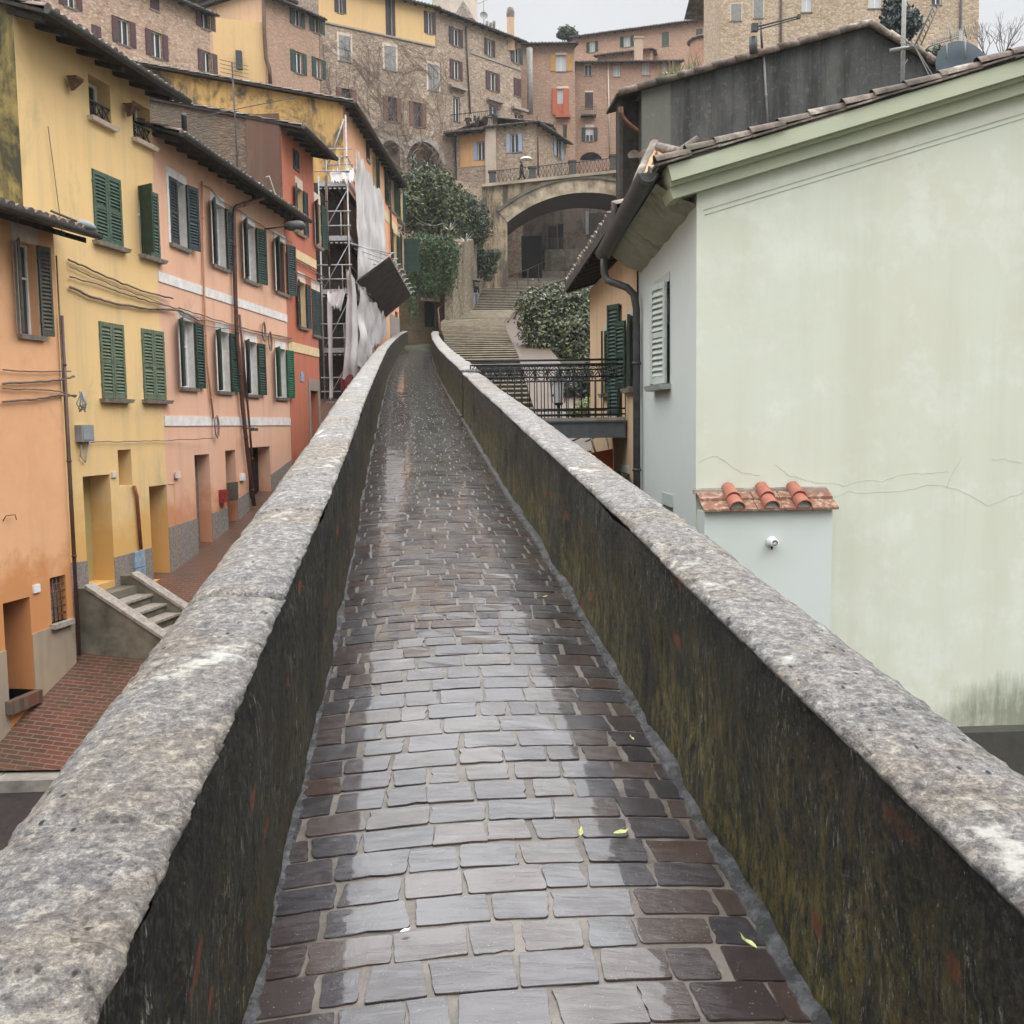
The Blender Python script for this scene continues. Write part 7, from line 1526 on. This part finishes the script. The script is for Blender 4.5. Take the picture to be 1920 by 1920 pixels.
    b.build('branches', flat('bare_bark', (0.16, 0.12, 0.11), .9), t)
greenery()

# ---------------------------------------------------------------- people under umbrellas
def skin_mesh(name, nodes, edges, mat, par, sub=2):
    me = bpy.data.meshes.new(name); me.from_pydata([n[0] for n in nodes], edges, []); o = bpy.data.objects.new(name, me); C.objects.link(o)
    o.modifiers.new('s', 'SKIN'); o.modifiers.new('d', 'SUBSURF').levels = sub
    for v, n in zip(me.skin_vertices[0].data, nodes): v.radius = (n[1], n[1] * (n[2] if len(n) > 2 else 1)); v.use_root = False
    me.skin_vertices[0].data[0].use_root = True
    dg = bpy.context.evaluated_depsgraph_get(); m2 = bpy.data.meshes.new_from_object(o.evaluated_get(dg)); o.modifiers.clear(); o.data = m2; bpy.data.meshes.remove(me); m2.name = name
    m2.materials.clear(); m2.materials.append(mat); [setattr(p, 'use_smooth', True) for p in m2.polygons]
    if par is not None: child(o, par)
    return o
def person(base, heading, label, coat, trousers, stride, arm_up, ulabel, ucol, h=1.7, legs='jean', bag=False):
    c, s = math.cos(heading), math.sin(heading); k = h / 1.72
    def P(x, y, z): return V((base.x + (x * c - y * s) * k, base.y + (x * s + y * c) * k, base.z + z * k))   # x to the person's left, y forwards
    t = thing('person', label, 'person', base)
    f = stride
    J = {'pel': P(0, 0, .95), 'wa': P(0, .01, 1.12), 'ch': P(0, 0, 1.32), 'nk': P(0, .01, 1.48), 'h1': P(0, .03, 1.56), 'h2': P(0, .035, 1.66)}
    JL = {}
    for sg, nm in ((1, 'l'), (-1, 'r')):
        a = f * sg; JL[nm] = [P(.09 * sg, 0, .92), P(.095 * sg, .16 * a + .05, .50), P(.09 * sg, .26 * a - (.08 if a < 0 else 0), .09 + (.05 if a < 0 else 0)), P(.10 * sg, .26 * a + .12 - (.06 if a < 0 else 0), .03 + (.02 if a < 0 else 0))]
    arm = {}
    for sg, nm in ((1, 'l'), (-1, 'r')):
        if nm == arm_up: arm[nm] = [P(.18 * sg, 0, 1.42), P(.23 * sg, .06, 1.16), P(.14 * sg, .27, 1.22), P(.12 * sg, .33, 1.27)]
        else: arm[nm] = [P(.18 * sg, 0, 1.42), P(.24 * sg, -.02, 1.14), P(.23 * sg, .10, .92), P(.22 * sg, .14, .84)]
    nodes = [(J['pel'], .13 * k, .8), (J['wa'], .115 * k, .75), (J['ch'], .14 * k, .7), (J['nk'], .055 * k), (J['h1'], .085 * k, 1.1), (J['h2'], .08 * k, 1.15)]; edges = [(0, 1), (1, 2), (2, 3), (3, 4), (4, 5)]
    def chain(root, pts, rs):
        p = root
        for q, r in zip(pts, rs): nodes.append((q, r * k)); edges.append((p, len(nodes) - 1)); p = len(nodes) - 1
        return p
    for nm in 'lr':
        chain(0, JL[nm], (.085, .06, .04, .035)); w = chain(2, arm[nm], (.055, .042, .032, .038))
        hd = (arm[nm][3] - arm[nm][2]).normalized(); sd_ = hd.cross(V((0, 0, 1))).normalized()
        for j in range(4): chain(w, [arm[nm][3] + hd * .04 + sd_ * (.018 * (j - 1.5)), arm[nm][3] + hd * (.075 + .01 * (j % 2)) + sd_ * (.02 * (j - 1.5)) - V((0, 0, .015))], (.010, .008))
        chain(w, [arm[nm][3] + sd_ * .035 + hd * .01, arm[nm][3] + sd_ * .045 + hd * .045], (.011, .009))
    nodes.append((P(0, .125, 1.61), .014 * k)); edges.append((4, len(nodes) - 1))
    skin_mesh('body', nodes, edges, MT['skin'], t)
    # coat with sleeves and hem
    nd = [(P(0, 0, 1.0), .165 * k, .8), (P(0, 0, 1.2), .15 * k, .8), (P(0, 0, 1.38), .165 * k, .72), (P(0, .0, 1.46), .085 * k), (P(0, 0, .82), .175 * k, .85)]; ed = [(0, 1), (1, 2), (2, 3), (0, 4)]
    for nm in 'lr':
        p = 2
        for q, r in zip(arm[nm][:3], (.078, .062, .05)): nd.append((q, r * k)); ed.append((p, len(nd) - 1)); p = len(nd) - 1
    skin_mesh('coat', nd, ed, MT[coat], t)
    nd = [(P(0, 0, .93), .15 * k, .8)]; ed = []
    for nm in 'lr':
        p = 0
        for q, r in zip(JL[nm][:3], (.1, .075, .06)): nd.append((q, r * k)); ed.append((p, len(nd) - 1)); p = len(nd) - 1
    skin_mesh('trousers', nd, ed, MT[trousers], t)
    for nm in 'lr': a, b_ = JL[nm][2], JL[nm][3]; skin_mesh('shoe', [(a + V((0, 0, -.03)), .05 * k), (b_, .042 * k)], [(0, 1)], MT['black'], t, 1)
    skin_mesh('hair', [(P(0, -.01, 1.70), .082 * k, 1.1), (P(0, -.05, 1.62), .085 * k), (P(0, -.055, 1.54), .06 * k)], [(0, 1), (1, 2)], MT['hair'], t, 1)
    if bag:
        b = MB(); q = P(0, -.22, 1.2); b.box(q, .3 * k, .18 * k, .42 * k); bb = b.build('bag', MT['black'], t)
    # umbrella
    hd = arm[arm_up][3]; top = hd + V((-.04 * s, 0.04 * c, .78 * k)); t = thing('umbrella', ulabel, 'umbrella', hd); b = MB(); b.tube([hd + V((0, 0, -.1)), top + V((0, 0, .08))], .012, 6); b.build('shaft', MT['gutter'], t)
    b = MB(); n = 8; rows = []
    for rr, dz in ((0.005, 0), (.2, -.03), (.4, -.11), (.56, -.25)):
        rows.append([top + V((rr * (1 if j % 2 == 0 else .95) * math.cos(j * math.pi / n), rr * (1 if j % 2 == 0 else .95) * math.sin(j * math.pi / n), dz + (.02 * rr if j % 2 else 0))) for j in range(2 * n + 1)])
    b.grid(rows, smooth=False); b.grid([[q - V((0, 0, .008)) for q in r] for r in rows], flip=True, smooth=False); b.build('canopy', MT[ucol], t)
    b = MB()
    for j in range(n): b.tube([top + V((0, 0, -.02)), rows[2][2 * j] - V((0, 0, .012)), rows[3][2 * j] - V((0, 0, .012))], .006, 4)
    b.build('ribs', MT['steel'], t)
def onsteps(px, y): return V(((px - 960) / F * y, y, stair_z(y) + .06))
p = onsteps(898, 71.4); person(p, math.pi, 'person in a dark navy jacket and pale jeans walking down the steps', 'navy', 'jean', .55, 'l', 'dark grey umbrella held over the person on the steps', 'umbgrey', 1.66)
p = at(978, 341, 79.5); p.z = at(978, 343, 79.5).z; person(V((p.x, 79.5, p.z)), -math.pi / 2 + .15, 'person in black clothes crossing the arched bridge', 'black', 'black', .8, 'l', 'white umbrella held by the person on the bridge', 'umbwhite', 1.68)

# ---------------------------------------------------------------- rainy air
def haze():
    m = bpy.data.materials.new('rain_haze'); m.use_nodes = True; n = m.node_tree; n.nodes.clear(); o = n.nodes.new('ShaderNodeOutputMaterial'); v = n.nodes.new('ShaderNodeVolumePrincipled')
    v.inputs['Color'].default_value = (0.94, 0.965, 1.0, 1); v.inputs['Density'].default_value = HAZE_D; v.inputs['Anisotropy'].default_value = 0.1; n.links.new(v.outputs[0], o.inputs['Volume'])
    b = MB(); b.box((0, 0, 21), 3400, 3400, 61); h = b.build('haze', m); h['kind'] = 'stuff'; h.display_type = 'WIRE'
HAZE_D = 0.0003
haze()
